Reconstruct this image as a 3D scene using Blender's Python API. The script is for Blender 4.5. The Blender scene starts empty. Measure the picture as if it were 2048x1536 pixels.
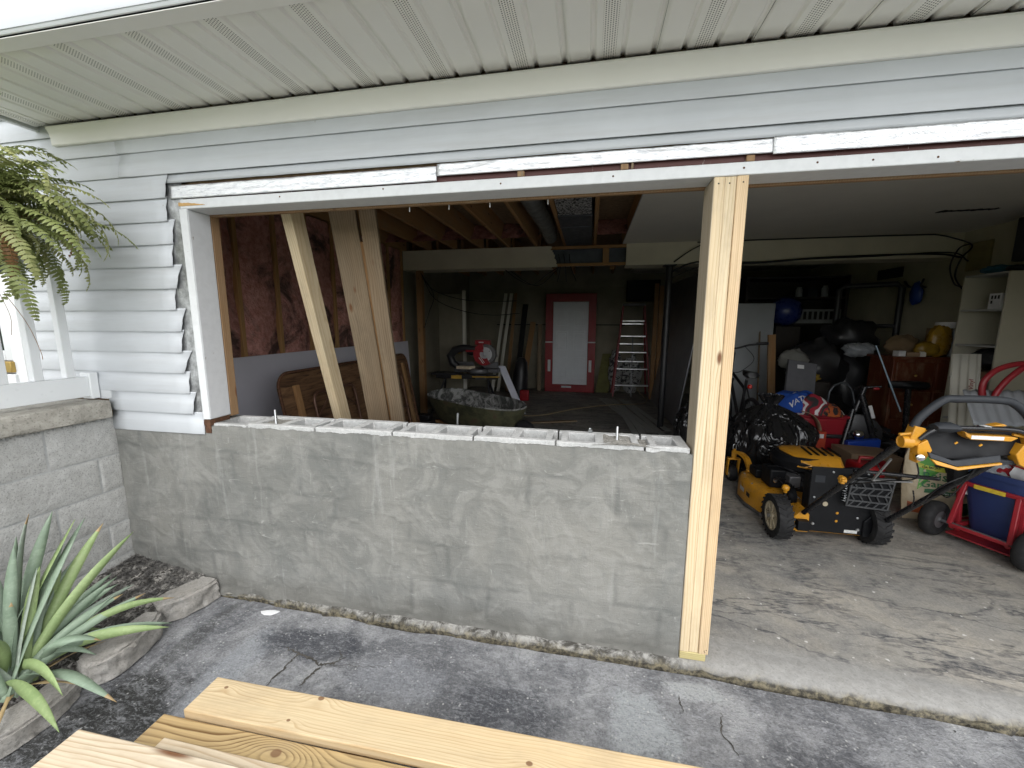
import bpy, bmesh, math, random
from mathutils import Vector, Matrix, noise as mnoise
random.seed(7)
R = math.radians
scene = bpy.context.scene
C = scene.collection

# ------------------------------------------------------------------ camera, sky, sun, exposure
cd = bpy.data.cameras.new('camera'); cam = bpy.data.objects.new('camera', cd); C.objects.link(cam)
cd.sensor_width = 36.0; cd.lens = 36.0 * 799.7 / 2048; cd.clip_start = 0.02; cd.clip_end = 600
cam.matrix_world = (Matrix.Translation((-0.4561, -1.7658, 1.5291)) @ Matrix.Rotation(0.1904, 4, 'Z')
                    @ Matrix.Rotation(math.pi/2 - 0.1516, 4, 'X') @ Matrix.Rotation(0.0025, 4, 'Z'))
scene.camera = cam
w = bpy.data.worlds.new('World'); scene.world = w; w.use_nodes = True
nt = w.node_tree; nt.nodes.clear()
SUN_EL, SUN_AZ = R(55), R(160)
sky = nt.nodes.new('ShaderNodeTexSky'); sky.sky_type = 'NISHITA'; sky.sun_disc = False
sky.sun_elevation = SUN_EL; sky.sun_rotation = SUN_AZ; sky.air_density = 1.0; sky.dust_density = 1.0; sky.ozone_density = 1.0
bw = nt.nodes.new('ShaderNodeHueSaturation'); bw.inputs['Saturation'].default_value = 0.10
bg = nt.nodes.new('ShaderNodeBackground'); bg.inputs['Strength'].default_value = 0.15
wo = nt.nodes.new('ShaderNodeOutputWorld')
nt.links.new(sky.outputs[0], bw.inputs['Color']); nt.links.new(bw.outputs[0], bg.inputs[0]); nt.links.new(bg.outputs[0], wo.inputs[0])
sl = bpy.data.lights.new('sun', 'SUN'); sl.energy = 0.5; sl.angle = R(45); sl.color = (1.0, 0.97, 0.93)
sun = bpy.data.objects.new('sun', sl); C.objects.link(sun)
# the sun stands behind the photographer and a little to the right
sdir = Vector((math.sin(SUN_AZ) * math.cos(SUN_EL), math.cos(SUN_AZ) * math.cos(SUN_EL), math.sin(SUN_EL)))
sun.rotation_euler = sdir.to_track_quat('Z', 'Y').to_euler(); sun.location = (-3, -8, 12)
vs = scene.view_settings; vs.view_transform = 'Standard'; vs.look = 'None'; vs.gamma = 1.0; vs.use_curve_mapping = False
vs.exposure = 1.52
scene.cycles.max_bounces = 8; scene.cycles.diffuse_bounces = 5; scene.cycles.use_denoising = True
scene.cycles.sample_clamp_indirect = 6.0; scene.cycles.caustics_reflective = False; scene.cycles.caustics_refractive = False

# ------------------------------------------------------------------ geometry helpers
class MB:
    def __init__(s): s.v = []; s.f = []; s.mi = []; s.cur = 0
    def add(s, vs, fs):
        n = len(s.v); s.v += [Vector(p) for p in vs]; s.f += [[i + n for i in f] for f in fs]; s.mi += [s.cur] * len(fs); return s
    def bx(s, x0, x1, y0, y1, z0, z1):
        return s.add([(x0,y0,z0),(x1,y0,z0),(x1,y1,z0),(x0,y1,z0),(x0,y0,z1),(x1,y0,z1),(x1,y1,z1),(x0,y1,z1)],
              [(0,3,2,1),(4,5,6,7),(0,1,5,4),(1,2,6,5),(2,3,7,6),(3,0,4,7)])
    def hexa(s, b, t):   # two quads (lists of 4 points, same winding seen from above)
        return s.add(list(b) + list(t), [(0,3,2,1),(4,5,6,7),(0,1,5,4),(1,2,6,5),(2,3,7,6),(3,0,4,7)])
    def bar(s, p0, p1, w, h, up=(0,0,1)):   # box beam from p0 to p1: w across, h along up
        p0, p1 = Vector(p0), Vector(p1); d = (p1 - p0).normalized(); u = Vector(up)
        x = d.cross(u)
        if x.length < 1e-4: x = d.cross(Vector((1,0,0)))
        x.normalize(); u = x.cross(d).normalized()
        a = [x*sx*w/2 + u*su*h/2 for sx, su in ((-1,-1),(1,-1),(1,1),(-1,1))]
        return s.add([p0 + q for q in a] + [p1 + q for q in a], [(0,1,2,3),(7,6,5,4),(0,4,5,1),(1,5,6,2),(2,6,7,3),(3,7,4,0)])
    def tube(s, pts, r, n=8, close=False, cap=True, sm=0):
        pts = [Vector(p) for p in pts]
        if sm: pts = smooth_path(pts, sm, close)
        m = len(pts); rs = r if isinstance(r, (list, tuple)) else [r] * m
        if len(rs) != m: rs = [rs[0] + (rs[-1] - rs[0]) * i / (m - 1) for i in range(m)]
        ref = None; vs = []
        for i, p in enumerate(pts):
            a = pts[i-1] if (i or close) else p; b = pts[(i+1) % m] if (i < m-1 or close) else p
            d = (b - a).normalized()
            if ref is None: ref = d.orthogonal().normalized()
            ref = (ref - d * ref.dot(d)); ref = ref.normalized() if ref.length > 1e-6 else d.orthogonal().normalized()
            q = d.cross(ref)
            for k in range(n):
                t = 2*math.pi*k/n; vs.append(p + (ref*math.cos(t) + q*math.sin(t)) * rs[i])
        fs = []
        for i in range(m if close else m-1):
            j = (i+1) % m
            for k in range(n): fs.append((i*n+k, i*n+(k+1)%n, j*n+(k+1)%n, j*n+k))
        if cap and not close: fs += [tuple(range(n-1,-1,-1)), tuple((m-1)*n+k for k in range(n))]
        return s.add(vs, fs)
    def lathe(s, c, axis, prof, n=20, cap=True):   # prof: (radius, distance along axis)
        c = Vector(c); ax = Vector(axis).normalized(); a = ax.orthogonal().normalized(); b = ax.cross(a); vs = []
        for r, t in prof:
            for k in range(n):
                th = 2*math.pi*k/n; vs.append(c + ax*t + (a*math.cos(th) + b*math.sin(th)) * max(r, 1e-5))
        fs = []
        for i in range(len(prof)-1):
            for k in range(n): fs.append((i*n+k, i*n+(k+1)%n, (i+1)*n+(k+1)%n, (i+1)*n+k))
        if cap: fs += [tuple(range(n-1,-1,-1)), tuple((len(prof)-1)*n+k for k in range(n))]
        return s.add(vs, fs)
    def prism(s, poly, ext):
        poly = [Vector(p) for p in poly]; e = Vector(ext); n = len(poly)
        return s.add(poly + [p + e for p in poly], [tuple(range(n-1,-1,-1)), tuple(range(n, 2*n))] + [(i, (i+1)%n, n+(i+1)%n, n+i) for i in range(n)])
    def loft(s, secs, closed=True, cap=True):
        n = len(secs[0]); vs = [p for q in secs for p in q]; fs = []
        for i in range(len(secs)-1):
            for k in range(n if closed else n-1): fs.append((i*n+k, i*n+(k+1)%n, (i+1)*n+(k+1)%n, (i+1)*n+k))
        if cap and closed: fs += [tuple(range(n-1,-1,-1)), tuple((len(secs)-1)*n+k for k in range(n))]
        return s.add(vs, fs)
    def grid(s, fn, nu, nv):
        vs = [fn(i/nu, j/nv) for j in range(nv+1) for i in range(nu+1)]
        return s.add(vs, [(j*(nu+1)+i, j*(nu+1)+i+1, (j+1)*(nu+1)+i+1, (j+1)*(nu+1)+i) for j in range(nv) for i in range(nu)])
    def xf(s, m):
        s.v = [m @ p for p in s.v]; return s
    def build(s, name, mat, parent=None, smooth=None, bevel=None, seg=2, local=False, solid=None, normals=True, **props):
        me = bpy.data.meshes.new(name)
        off = wloc(parent) if parent else Vector((0,0,0))
        if not parent and not local:
            xs = [p.x for p in s.v]; ys = [p.y for p in s.v]; zs = [p.z for p in s.v]
            off = Vector(((min(xs)+max(xs))/2, (min(ys)+max(ys))/2, min(zs)))
        if local: off = Vector((0,0,0))
        me.from_pydata([tuple(p - off) for p in s.v], [], s.f)
        for m in (mat if isinstance(mat, (list, tuple)) else [mat]): me.materials.append(m)
        if any(s.mi): me.polygons.foreach_set('material_index', s.mi)
        if normals:
            b = bmesh.new(); b.from_mesh(me); bmesh.ops.recalc_face_normals(b, faces=b.faces); b.to_mesh(me); b.free()
        if smooth is not None:
            me.polygons.foreach_set('use_smooth', [True]*len(me.polygons)); me.set_sharp_from_angle(angle=R(smooth))
        o = bpy.data.objects.new(name, me); C.objects.link(o)
        if parent: o.parent = parent
        elif not local: o.location = off
        if solid:
            md = o.modifiers.new('solidify', 'SOLIDIFY'); md.thickness = solid; md.offset = 0
        if bevel:
            md = o.modifiers.new('bevel', 'BEVEL'); md.width = bevel; md.segments = seg; md.limit_method = 'ANGLE'; md.angle_limit = R(40)
            if smooth is None:
                me.polygons.foreach_set('use_smooth', [True]*len(me.polygons)); md.harden_normals = False; me.set_sharp_from_angle(angle=R(80))
        for k, val in props.items(): o[k] = val
        return o

def wloc(o):
    v = Vector((0,0,0))
    while o: v += o.location; o = o.parent
    return v
def smooth_path(p, k, close=False):
    out = []; n = len(p)
    for i in range(n if close else n-1):
        a, b, c, d = (p[(i-1) % n] if (close or i) else p[0]*2 - p[1]), p[i], p[(i+1) % n], (p[(i+2) % n] if (close or i < n-2) else p[-1]*2 - p[-2])
        for j in range(k):
            t = j / k
            out.append(0.5*((2*b) + (c-a)*t + (2*a-5*b+4*c-d)*t*t + (3*b-a-3*c+d)*t*t*t))
    if not close: out.append(p[-1])
    return out
def thing(name, label, cat, loc=(0,0,0), group=None, rz=0):
    o = bpy.data.objects.new(name, None); o.empty_display_size = 0.1; C.objects.link(o); o.location = loc; o.rotation_euler = (0,0,rz)
    o['label'] = label; o['category'] = cat; o['kind'] = 'thing'
    if group: o['group'] = group
    return o
def L(label, cat, group=None):
    d = dict(label=label, category=cat, kind='thing')
    if group: d['group'] = group
    return d
def lumber(name, p0, p1, w, h, mat, parent=None, roll=0.0, bevel=0.003, up=(0,0,1), bow=0.0, **props):
    """a sawn board: its mesh runs along local Z so that the grain follows it"""
    p0, p1 = Vector(p0), Vector(p1); d = (p1 - p0); n = d.length; d.normalize(); u = Vector(up)
    x = u.cross(d)
    if x.length < 1e-4: x = Vector((1,0,0))
    x.normalize(); y = d.cross(x)
    m = Matrix((x, y, d)).transposed().to_4x4() @ Matrix.Rotation(roll, 4, 'Z')
    b = MB(); k = 6; secs = []
    for i in range(k+1):
        t = i/k; o = bow*4*t*(1-t)
        secs.append([Vector((sx*w/2 + o, sy*h/2, t*n)) for sx, sy in ((-1,-1),(1,-1),(1,1),(-1,1))])
    b.loft(secs)
    o = b.build(name, mat, None, bevel=bevel, local=True, **props)
    o.matrix_world = Matrix.Translation(p0) @ m
    if parent:
        mw = Matrix.Translation(p0 - wloc(parent)) @ m
        o.parent = parent; o.matrix_basis = mw
    return o
def dup(o, loc=None, rot=None, parent=None, scale=None):
    c = o.copy(); C.objects.link(c)
    if parent is not None: c.parent = parent
    if loc is not None: c.location = loc
    if rot is not None: c.rotation_euler = rot
    if scale is not None: c.scale = scale
    for ch in list(o.children): dup(ch, parent=c)
    return c
def fbm(x, y, z=0.0, o=4): return mnoise.fractal(Vector((x, y, z)), 1.0, 2.0, o)
def text(body, name, mat, parent, origin, xdir, ydir, size, depth=0.0008, align='CENTER', shear=0, fn=None):
    """raised lettering: a text curve turned into a thin mesh and laid in the plane of xdir, ydir"""
    cu = bpy.data.curves.new(name, 'FONT'); cu.body = body; cu.size = size; cu.align_x = align; cu.align_y = 'CENTER'; cu.resolution_u = 2
    cu.shear = shear; cu.offset = size*0.012
    t = bpy.data.objects.new(name, cu); C.objects.link(t)
    dg = bpy.context.evaluated_depsgraph_get(); me = bpy.data.meshes.new_from_object(t.evaluated_get(dg)); bpy.data.objects.remove(t)
    xd, yd = Vector(xdir).normalized(), Vector(ydir).normalized(); zd = xd.cross(yd); o0 = Vector(origin)
    b = MB(); vs = [(o0 + xd*p.co.x + yd*p.co.y + zd*depth) if fn is None else fn(p.co.x, p.co.y) for p in me.vertices]
    b.add(vs, [list(p.vertices) for p in me.polygons]); bpy.data.meshes.remove(me)
    return b.build(name, mat, parent, normals=False)

# ------------------------------------------------------------------ material helpers
class G:
    def __init__(s, name):
        s.m = bpy.data.materials.new(name); s.m.use_nodes = True; s.t = s.m.node_tree; s.b = s.t.nodes['Principled BSDF']
        s.co = s.t.nodes.new('ShaderNodeTexCoord').outputs['Object']
    def n(s, typ, ins=None, **at):
        nd = s.t.nodes.new(typ)
        for k, v in at.items(): setattr(nd, k, v)
        for k, v in (ins or {}).items():
            if v is None: continue
            if hasattr(v, 'links') or isinstance(v, bpy.types.NodeSocket): s.t.links.new(v, nd.inputs[k])
            else: nd.inputs[k].default_value = v
        return nd
    def map(s, scale=(1,1,1), loc=(0,0,0), rot=(0,0,0), vec=None):
        return s.n('ShaderNodeMapping', {'Vector': vec or s.co, 'Scale': scale, 'Location': loc, 'Rotation': rot}).outputs[0]
    def noise(s, scale, det=4, rough=0.55, vec=None, dist=0.0, col=False):
        return s.n('ShaderNodeTexNoise', {'Vector': vec or s.co, 'Scale': scale, 'Detail': det, 'Roughness': rough, 'Distortion': dist}).outputs[1 if col else 0]
    def voro(s, scale, vec=None, feat='F1', out=0, rnd=1.0):
        return s.n('ShaderNodeTexVoronoi', {'Vector': vec or s.co, 'Scale': scale, 'Randomness': rnd}, feature=feat).outputs[out]
    def ramp(s, fac, *stops):
        r = s.n('ShaderNodeValToRGB', {'Fac': fac}); e = r.color_ramp.elements
        while len(e) < len(stops): e.new(0.5)
        for i, (p, c) in enumerate(stops):
            e[i].position = p; e[i].color = (c, c, c, 1) if isinstance(c, (int, float)) else (*c[:3], 1)
        return r.outputs[0]
    def mix(s, fac, a, b, mode='MIX'):
        def cv(x): return (x, x, x, 1) if isinstance(x, (int, float)) else ((*x, 1) if isinstance(x, tuple) and len(x) == 3 else x)
        return s.n('ShaderNodeMix', {0: fac, 6: cv(a), 7: cv(b)}, data_type='RGBA', blend_type=mode).outputs[2]
    def math(s, op, a, b=0.0, c=None, clamp=False):
        d = {0: a, 1: b}
        if c is not None: d[2] = c
        return s.n('ShaderNodeMath', d, operation=op, use_clamp=clamp).outputs[0]
    def sep(s, vec=None): return s.n('ShaderNodeSeparateXYZ', {0: vec or s.co}).outputs
    def bump(s, h, strength=0.3, dist=0.01, nrm=None):
        return s.n('ShaderNodeBump', {'Height': h, 'Strength': strength, 'Distance': dist, 'Normal': nrm}).outputs[0]
    def rnd(s): return s.n('ShaderNodeObjectInfo').outputs['Random']
    def out(s, col=None, rough=None, metal=None, nrm=None, spec=None, coat=None, alpha=None):
        for k, v in (('Base Color', col), ('Roughness', rough), ('Metallic', metal), ('Normal', nrm), ('Specular IOR Level', spec), ('Coat Weight', coat), ('Alpha', alpha)):
            if v is None: continue
            if isinstance(v, bpy.types.NodeSocket): s.t.links.new(v, s.b.inputs[k])
            else: s.b.inputs[k].default_value = (*v, 1) if isinstance(v, tuple) and len(v) == 3 else v
        return s.m
def plain(name, col, rough=0.5, metal=0.0, var=0.12, nscale=6.0, bump=0.0, bscale=60.0, spec=None, dirt=0.0):
    """one colour with a little uneven wear in tone and gloss"""
    g = G(name); n1 = g.noise(nscale, 5, 0.6)
    c = g.mix(g.ramp(n1, (0.3, 0.0), (0.7, 1.0)), tuple(x*(1-var) for x in col), tuple(min(1, x*(1+var)) for x in col))
    if dirt:
        d = g.noise(nscale*2.3, 6, 0.7); c = g.mix(g.ramp(d, (0.5, 0.0), (0.75, dirt)), c, (0.09, 0.08, 0.065))
    r = g.ramp(g.noise(nscale*3, 3), (0.3, max(0, rough-0.08)), (0.7, min(1, rough+0.08)))
    nr = g.bump(g.noise(bscale, 4), bump, 0.004) if bump else None
    return g.out(c, r, metal, nr, spec)

def wood_mat(name, light, dark, knot=(0.16,0.07,0.03), period=0.0065, ctr=(0.05,-0.11), ringc=0.65, rough=0.6, kscale=3.2, knots=1.0, stain=None, grey=0.0, swirl=0.012, wob_=0.018, fixed=(), sideface=None):
    g = G(name); rn = g.rnd()
    off = g.n('ShaderNodeCombineXYZ', {0: g.math('MULTIPLY', rn, 0.05), 1: g.math('MULTIPLY', rn, 0.03), 2: g.math('MULTIPLY', rn, 37.0)}).outputs[0]
    p = g.n('ShaderNodeVectorMath', {0: g.co, 1: off}, operation='ADD').outputs[0]
    kv = g.map((9, 9, kscale), vec=p)
    kd = g.voro(1.0, kv)
    kin = g.n('ShaderNodeMapRange', {0: kd, 1: 0.0, 2: 0.42, 3: 1.0, 4: 0.0}, interpolation_type='SMOOTHSTEP').outputs[0]
    x, y, z = g.sep(p)
    wob = g.noise(1.0, 3, 0.5, vec=g.map((4, 4, 1.1), vec=p)); wob2 = g.noise(1.0, 2, 0.5, vec=g.map((30, 30, 5), vec=p))
    dx = g.math('SUBTRACT', x, ctr[0]); dy = g.math('SUBTRACT', y, ctr[1])
    r = g.math('SQRT', g.math('ADD', g.math('MULTIPLY', dx, dx), g.math('MULTIPLY', dy, dy)))
    r = g.math('ADD', r, g.math('MULTIPLY', wob, wob_)); r = g.math('ADD', r, g.math('MULTIPLY', wob2, 0.008))
    r = g.math('ADD', r, g.math('MULTIPLY', kin, swirl*knots))
    for fx, fz, fa, fs in fixed:   # knots at set places on the board
        ex = g.math('DIVIDE', g.math('SUBTRACT', g.sep()[0], fx), fs); ez = g.math('DIVIDE', g.math('SUBTRACT', g.sep()[2], fz), fs*2.6)
        d2 = g.math('ADD', g.math('MULTIPLY', ex, ex), g.math('MULTIPLY', ez, ez)); kk = g.math('EXPONENT', g.math('MULTIPLY', d2, -1.0))
        r = g.math('ADD', r, g.math('MULTIPLY', kk, fa))
    ph = g.math('FRACT', g.math('DIVIDE', r, period))
    ring = g.ramp(ph, (0.0, 0.0), (0.55, 0.25), (0.86, 1.0), (1.0, 0.05))
    fib = g.noise(1.0, 4, 0.6, vec=g.map((160, 160, 3.0), vec=p))
    tone = g.noise(1.0, 3, 0.5, vec=g.map((5, 5, 0.9), vec=p))
    rv = g.ramp(g.noise(1.0, 4, 0.6, vec=g.map((22, 22, 1.3), vec=p)), (0.30, 0.25), (0.66, 1.15))
    col = g.mix(g.math('MULTIPLY', g.math('MULTIPLY', ring, rv), ringc, clamp=True), light, dark)
    col = g.mix(g.ramp(fib, (0.35, 0.0), (0.75, 0.28)), col, tuple(0.6*a for a in dark))
    col = g.mix(g.ramp(tone, (0.4, 0.0), (0.75, 0.35)), col, tuple(min(1, a*b) for a, b in zip(light, (1.05, 0.86, 0.66))))
    kcore = g.n('ShaderNodeMapRange', {0: kd, 1: 0.05, 2: 0.13, 3: knots, 4: 0.0}, interpolation_type='SMOOTHSTEP').outputs[0]
    col = g.mix(kcore, col, knot)
    for fx, fz, fa, fs in fixed:
        ex = g.math('DIVIDE', g.math('SUBTRACT', g.sep()[0], fx), fs*0.30); ez = g.math('DIVIDE', g.math('SUBTRACT', g.sep()[2], fz), fs*0.42)
        d2 = g.math('ADD', g.math('MULTIPLY', ex, ex), g.math('MULTIPLY', ez, ez)); d2 = g.math('ADD', d2, g.math('MULTIPLY', g.math('SUBTRACT', wob2, 0.5), 0.9))
        col = g.mix(g.ramp(d2, (0.5, 0.85), (1.0, 0.0)), col, knot)
    sm = g.noise(1.0, 6, 0.7, vec=g.map((7, 7, 3), vec=p)); col = g.mix(g.ramp(sm, (0.50, 0.0), (0.66, 0.32)), col, (0.36, 0.28, 0.18))
    if stain is not None:
        sn = g.noise(1.0, 5, 0.65, vec=g.map((9, 9, 2.0), vec=p)); col = g.mix(g.ramp(sn, (0.5, 0.0), (0.62, 0.75)), col, stain)
    if sideface is not None: col = g.mix(g.ramp(g.math('ADD', g.sep()[0], 0.5), (0.5+sideface, 0.8), (0.5+sideface+0.002, 0.0)), col, g.mix(g.ramp(fib, (0.35, 0.0), (0.7, 1.0)), (0.30, 0.275, 0.24), (0.20, 0.18, 0.155)))  # grey tone with fibre streaks on one side face only
    if grey: col = g.mix(grey, col, (0.33, 0.31, 0.28))
    hv = g.math('ADD', g.math('MULTIPLY', ring, 0.5), fib)
    return g.out(col, g.ramp(fib, (0.3, rough-0.1), (0.7, rough+0.12)), 0.0, g.bump(hv, 0.12, 0.002), 0.35)

W_PINE = wood_mat('pale pine', (0.70,0.595,0.41), (0.46,0.32,0.165), period=0.0125, ctr=(0.16,-0.07), ringc=0.75, wob_=0.05)
W_PINE_POST = wood_mat('pale pine with a grey side', (0.70,0.595,0.41), (0.46,0.32,0.165), period=0.0125, ctr=(0.16,-0.07), ringc=0.75, wob_=0.05, sideface=-0.0202)
W_PINE2 = wood_mat('reddish pine', (0.68,0.535,0.345), (0.40,0.245,0.115), period=0.0075, ctr=(0.14,-0.06), ringc=0.9, wob_=0.045)
W_YEL = wood_mat('treated yellow pine', (0.69,0.56,0.355), (0.42,0.27,0.125), period=0.0095, ctr=(0.24,-0.06), ringc=0.68, kscale=1.5, swirl=0.014, wob_=0.022, knots=0.5, fixed=((0.035,0.075,0.02,0.022),(-0.035,0.40,0.02,0.02),(0.06,0.46,0.035,0.03),(-0.02,1.25,0.02,0.03)))
W_SWIRL = wood_mat('treated pine with swirling grain', (0.56,0.42,0.215), (0.085,0.042,0.014), period=0.0165, ctr=(0.14,-0.05), ringc=1.0, kscale=1.5, swirl=0.02, rough=0.5, wob_=0.05, knots=0.0, fixed=((0.026,0.50,0.115,0.050),(-0.02,0.36,0.03,0.03),(0.03,1.1,0.05,0.04)))
W_WHITE = wood_mat('bleached pine', (0.71,0.625,0.48), (0.38,0.265,0.155), period=0.0115, ctr=(0.17,-0.06), ringc=0.85, kscale=1.2, wob_=0.06)
W_OLD = wood_mat('old brown lumber', (0.33,0.19,0.085), (0.20,0.10,0.04), period=0.010, ringc=0.5, rough=0.75)
W_DULL = wood_mat('dull stacked lumber', (0.27,0.205,0.135), (0.11,0.076,0.046), period=0.012, ctr=(0.15,-0.05), ringc=0.9, rough=0.7, wob_=0.06)

def concrete(name, a, b, scale=3.0, speck=0.0, bump=0.35, dark=None, darkamt=0.0, rough=0.9, fine=120, white=None):
    g = G(name)
    n1 = g.noise(scale, 8, 0.62, dist=0.4); n2 = g.noise(scale*9, 6, 0.6); n3 = g.noise(fine, 4, 0.6)
    c = g.mix(g.ramp(n1, (0.32, 0.0), (0.68, 1.0)), a, b)
    c = g.mix(g.ramp(n2, (0.35, 0.0), (0.7, 0.45)), c, tuple(x*0.62 for x in a))
    if dark is not None:
        d = g.noise(scale*0.6, 7, 0.7, vec=g.map(loc=(3.3,1.7,0.4)), dist=0.8); c = g.mix(g.ramp(d, (0.46, 0.0), (0.6, darkamt)), c, dark)
    if white is not None:
        d = g.noise(scale*2.1, 9, 0.72, vec=g.map(loc=(7.3,2.7,1.4)), dist=1.2); c = g.mix(g.ramp(d, (0.54, 0.0), (0.66, 0.6)), c, white)
    if speck:
        v = g.noise(fine*1.4, 2, 0.5); c = g.mix(g.ramp(v, (0.56, 0.0), (0.66, speck)), c, tuple(x*0.3 for x in a))
    h = g.math('ADD', g.math('MULTIPLY', n2, 1.0), g.math('MULTIPLY', n3, 0.35))
    return g.out(c, rough, 0.0, g.bump(h, bump, 0.006), 0.3)

# ------------------------------------------------------------------ materials of the setting
def m_stucco():
    g = G('grey cement parging')
    n1 = g.noise(1.3, 6, 0.6, dist=1.0); n2 = g.noise(4.2, 6, 0.62, dist=1.8); n3 = g.noise(1.0, 6, 0.7, vec=g.map((20, 30, 5), rot=(0, 0.15, 0)), dist=0.4)
    n4 = g.noise(1.0, 6, 0.72, vec=g.map((7, 30, 36), rot=(0, 0.4, 0)), dist=1.6); n5 = g.noise(1.0, 6, 0.7, vec=g.map((36, 30, 9), rot=(0, -0.6, 0)), dist=1.6); fine = g.noise(150, 4, 0.65)
    c = g.mix(g.ramp(n1, (0.40, 0.0), (0.60, 1.0)), (0.178, 0.180, 0.168), (0.236, 0.234, 0.215))
    c = g.mix(g.ramp(n2, (0.47, 0.0), (0.57, 0.55)), c, (0.275, 0.274, 0.256))
    c = g.mix(g.ramp(g.noise(2.6, 5, 0.6, vec=g.map(loc=(5, 1, 2)), dist=1.2), (0.50, 0.0), (0.62, 0.5)), c, (0.150, 0.155, 0.147))
    wv = g.n('ShaderNodeVectorMath', {0: g.map((1, 1, 1), rot=(math.pi/2, 0, 0), loc=(0.2, 0.0, 0.0)), 1: g.n('ShaderNodeVectorMath', {0: g.noise(5, 3, 0.5, col=True), 3: 0.05}, operation='SCALE').outputs[0]}, operation='ADD').outputs[0]
    br = g.n('ShaderNodeTexBrick', {'Vector': wv, 'Color1': (1,1,1,1), 'Color2': (0.75,0.75,0.75,1), 'Mortar': (0,0,0,1), 'Scale': 1.0, 'Mortar Size': 0.022, 'Mortar Smooth': 1.0, 'Brick Width': 0.406, 'Row Height': 0.203}).outputs[0]
    warp = g.noise(2.4, 4, 0.6)
    c = g.mix(g.math('MULTIPLY', g.math('SUBTRACT', 1.0, br), g.ramp(warp, (0.44, 0.0), (0.58, 0.5))), c, (0.112, 0.116, 0.110))
    c = g.mix(g.ramp(n4, (0.63, 0.0), (0.68, 0.5)), c, (0.40, 0.40, 0.38))
    c = g.mix(g.ramp(n5, (0.64, 0.0), (0.69, 0.5)), c, (0.38, 0.38, 0.36))
    c = g.mix(g.ramp(n3, (0.56, 0.0), (0.70, 0.35)), c, (0.16, 0.167, 0.162))
    c = g.mix(g.ramp(fine, (0.54, 0.0), (0.70, 0.3)), c, (0.14, 0.142, 0.138))
    zb = g.math('ADD', g.sep()[2], 0.0); dn = g.noise(5, 6, 0.7, dist=0.8); db = g.math('ADD', zb, g.math('MULTIPLY', g.math('SUBTRACT', dn, 0.5), -0.22))
    c = g.mix(g.ramp(g.math('ADD', db, 0.5), (0.53, 0.55), (0.62, 0.0)), c, (0.115, 0.112, 0.100))   # damp stain above the slab
    dr_ = g.noise(1.0, 5, 0.65, vec=g.map((14, 14, 1.1), loc=(2, 2, 0))); c = g.mix(g.ramp(dr_, (0.60, 0.0), (0.70, 0.35)), c, (0.36, 0.365, 0.35))
    h = g.math('ADD', g.math('ADD', g.math('MULTIPLY', n2, 0.9), g.math('MULTIPLY', n4, 0.5)), g.math('ADD', g.math('MULTIPLY', fine, 0.25), g.math('MULTIPLY', n5, 0.4)))
    return g.out(c, 0.88, 0.0, g.bump(h, 0.7, 0.008), 0.25)
M_STUCCO = m_stucco()
M_BLOCK = concrete('new concrete block', (0.45,0.455,0.445), (0.56,0.56,0.55), 6, speck=0.35, bump=0.5, fine=150)
M_GROUT = concrete('mortar fill', (0.27,0.26,0.235), (0.37,0.355,0.32), 14, speck=0.5, bump=1.0, fine=90)
M_CMU = concrete('weathered concrete block', (0.415,0.415,0.40), (0.51,0.51,0.495), 3.5, speck=0.45, bump=0.8, fine=110, dark=(0.31,0.305,0.285), darkamt=0.35)
M_JOINT = concrete('block mortar', (0.38,0.39,0.385), (0.46,0.465,0.46), 5, bump=0.35)
M_CAP = concrete('weathered porch slab', (0.36,0.34,0.30), (0.47,0.45,0.40), 4, speck=0.45, bump=0.6, dark=(0.15,0.14,0.115), darkamt=0.65, fine=70)
M_EDGE = concrete('garden edging stone', (0.30,0.29,0.27), (0.39,0.375,0.35), 6, speck=0.35, bump=0.7, dark=(0.22,0.20,0.17), darkamt=0.4, fine=90)
M_DIRT = concrete('dark soil', (0.055,0.051,0.045), (0.115,0.107,0.095), 9, speck=0.4, bump=1.0, fine=60)
DRIVE_SPOTS = [(-2.30, -0.80, 0.36, 0.42, 0.93, (0.026, 0.026, 0.024)), (-2.36, -0.36, 0.07, 0.40, 0.5, (0.04, 0.04, 0.037)), (-2.02, -0.46, 0.12, 0.36, 0.75, (0.31, 0.325, 0.345)), (-1.75, -0.22, 0.34, 0.13, 0.75, (0.045, 0.048, 0.058)),
    (-1.25, -0.33, 0.30, 0.14, 0.6, (0.27, 0.28, 0.30)), (-0.75, -0.40, 0.30, 0.20, 0.6, (0.055, 0.058, 0.068)), (-0.20, -0.34, 0.16, 0.22, 0.92, (0.36, 0.38, 0.39)), (0.03, -0.13, 0.17, 0.06, 0.9, (0.38, 0.395, 0.40)), (0.45, -0.45, 0.5, 0.25, 0.65, (0.06, 0.062, 0.072))]
DRIVE_O = (0.0, 0.0)
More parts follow.
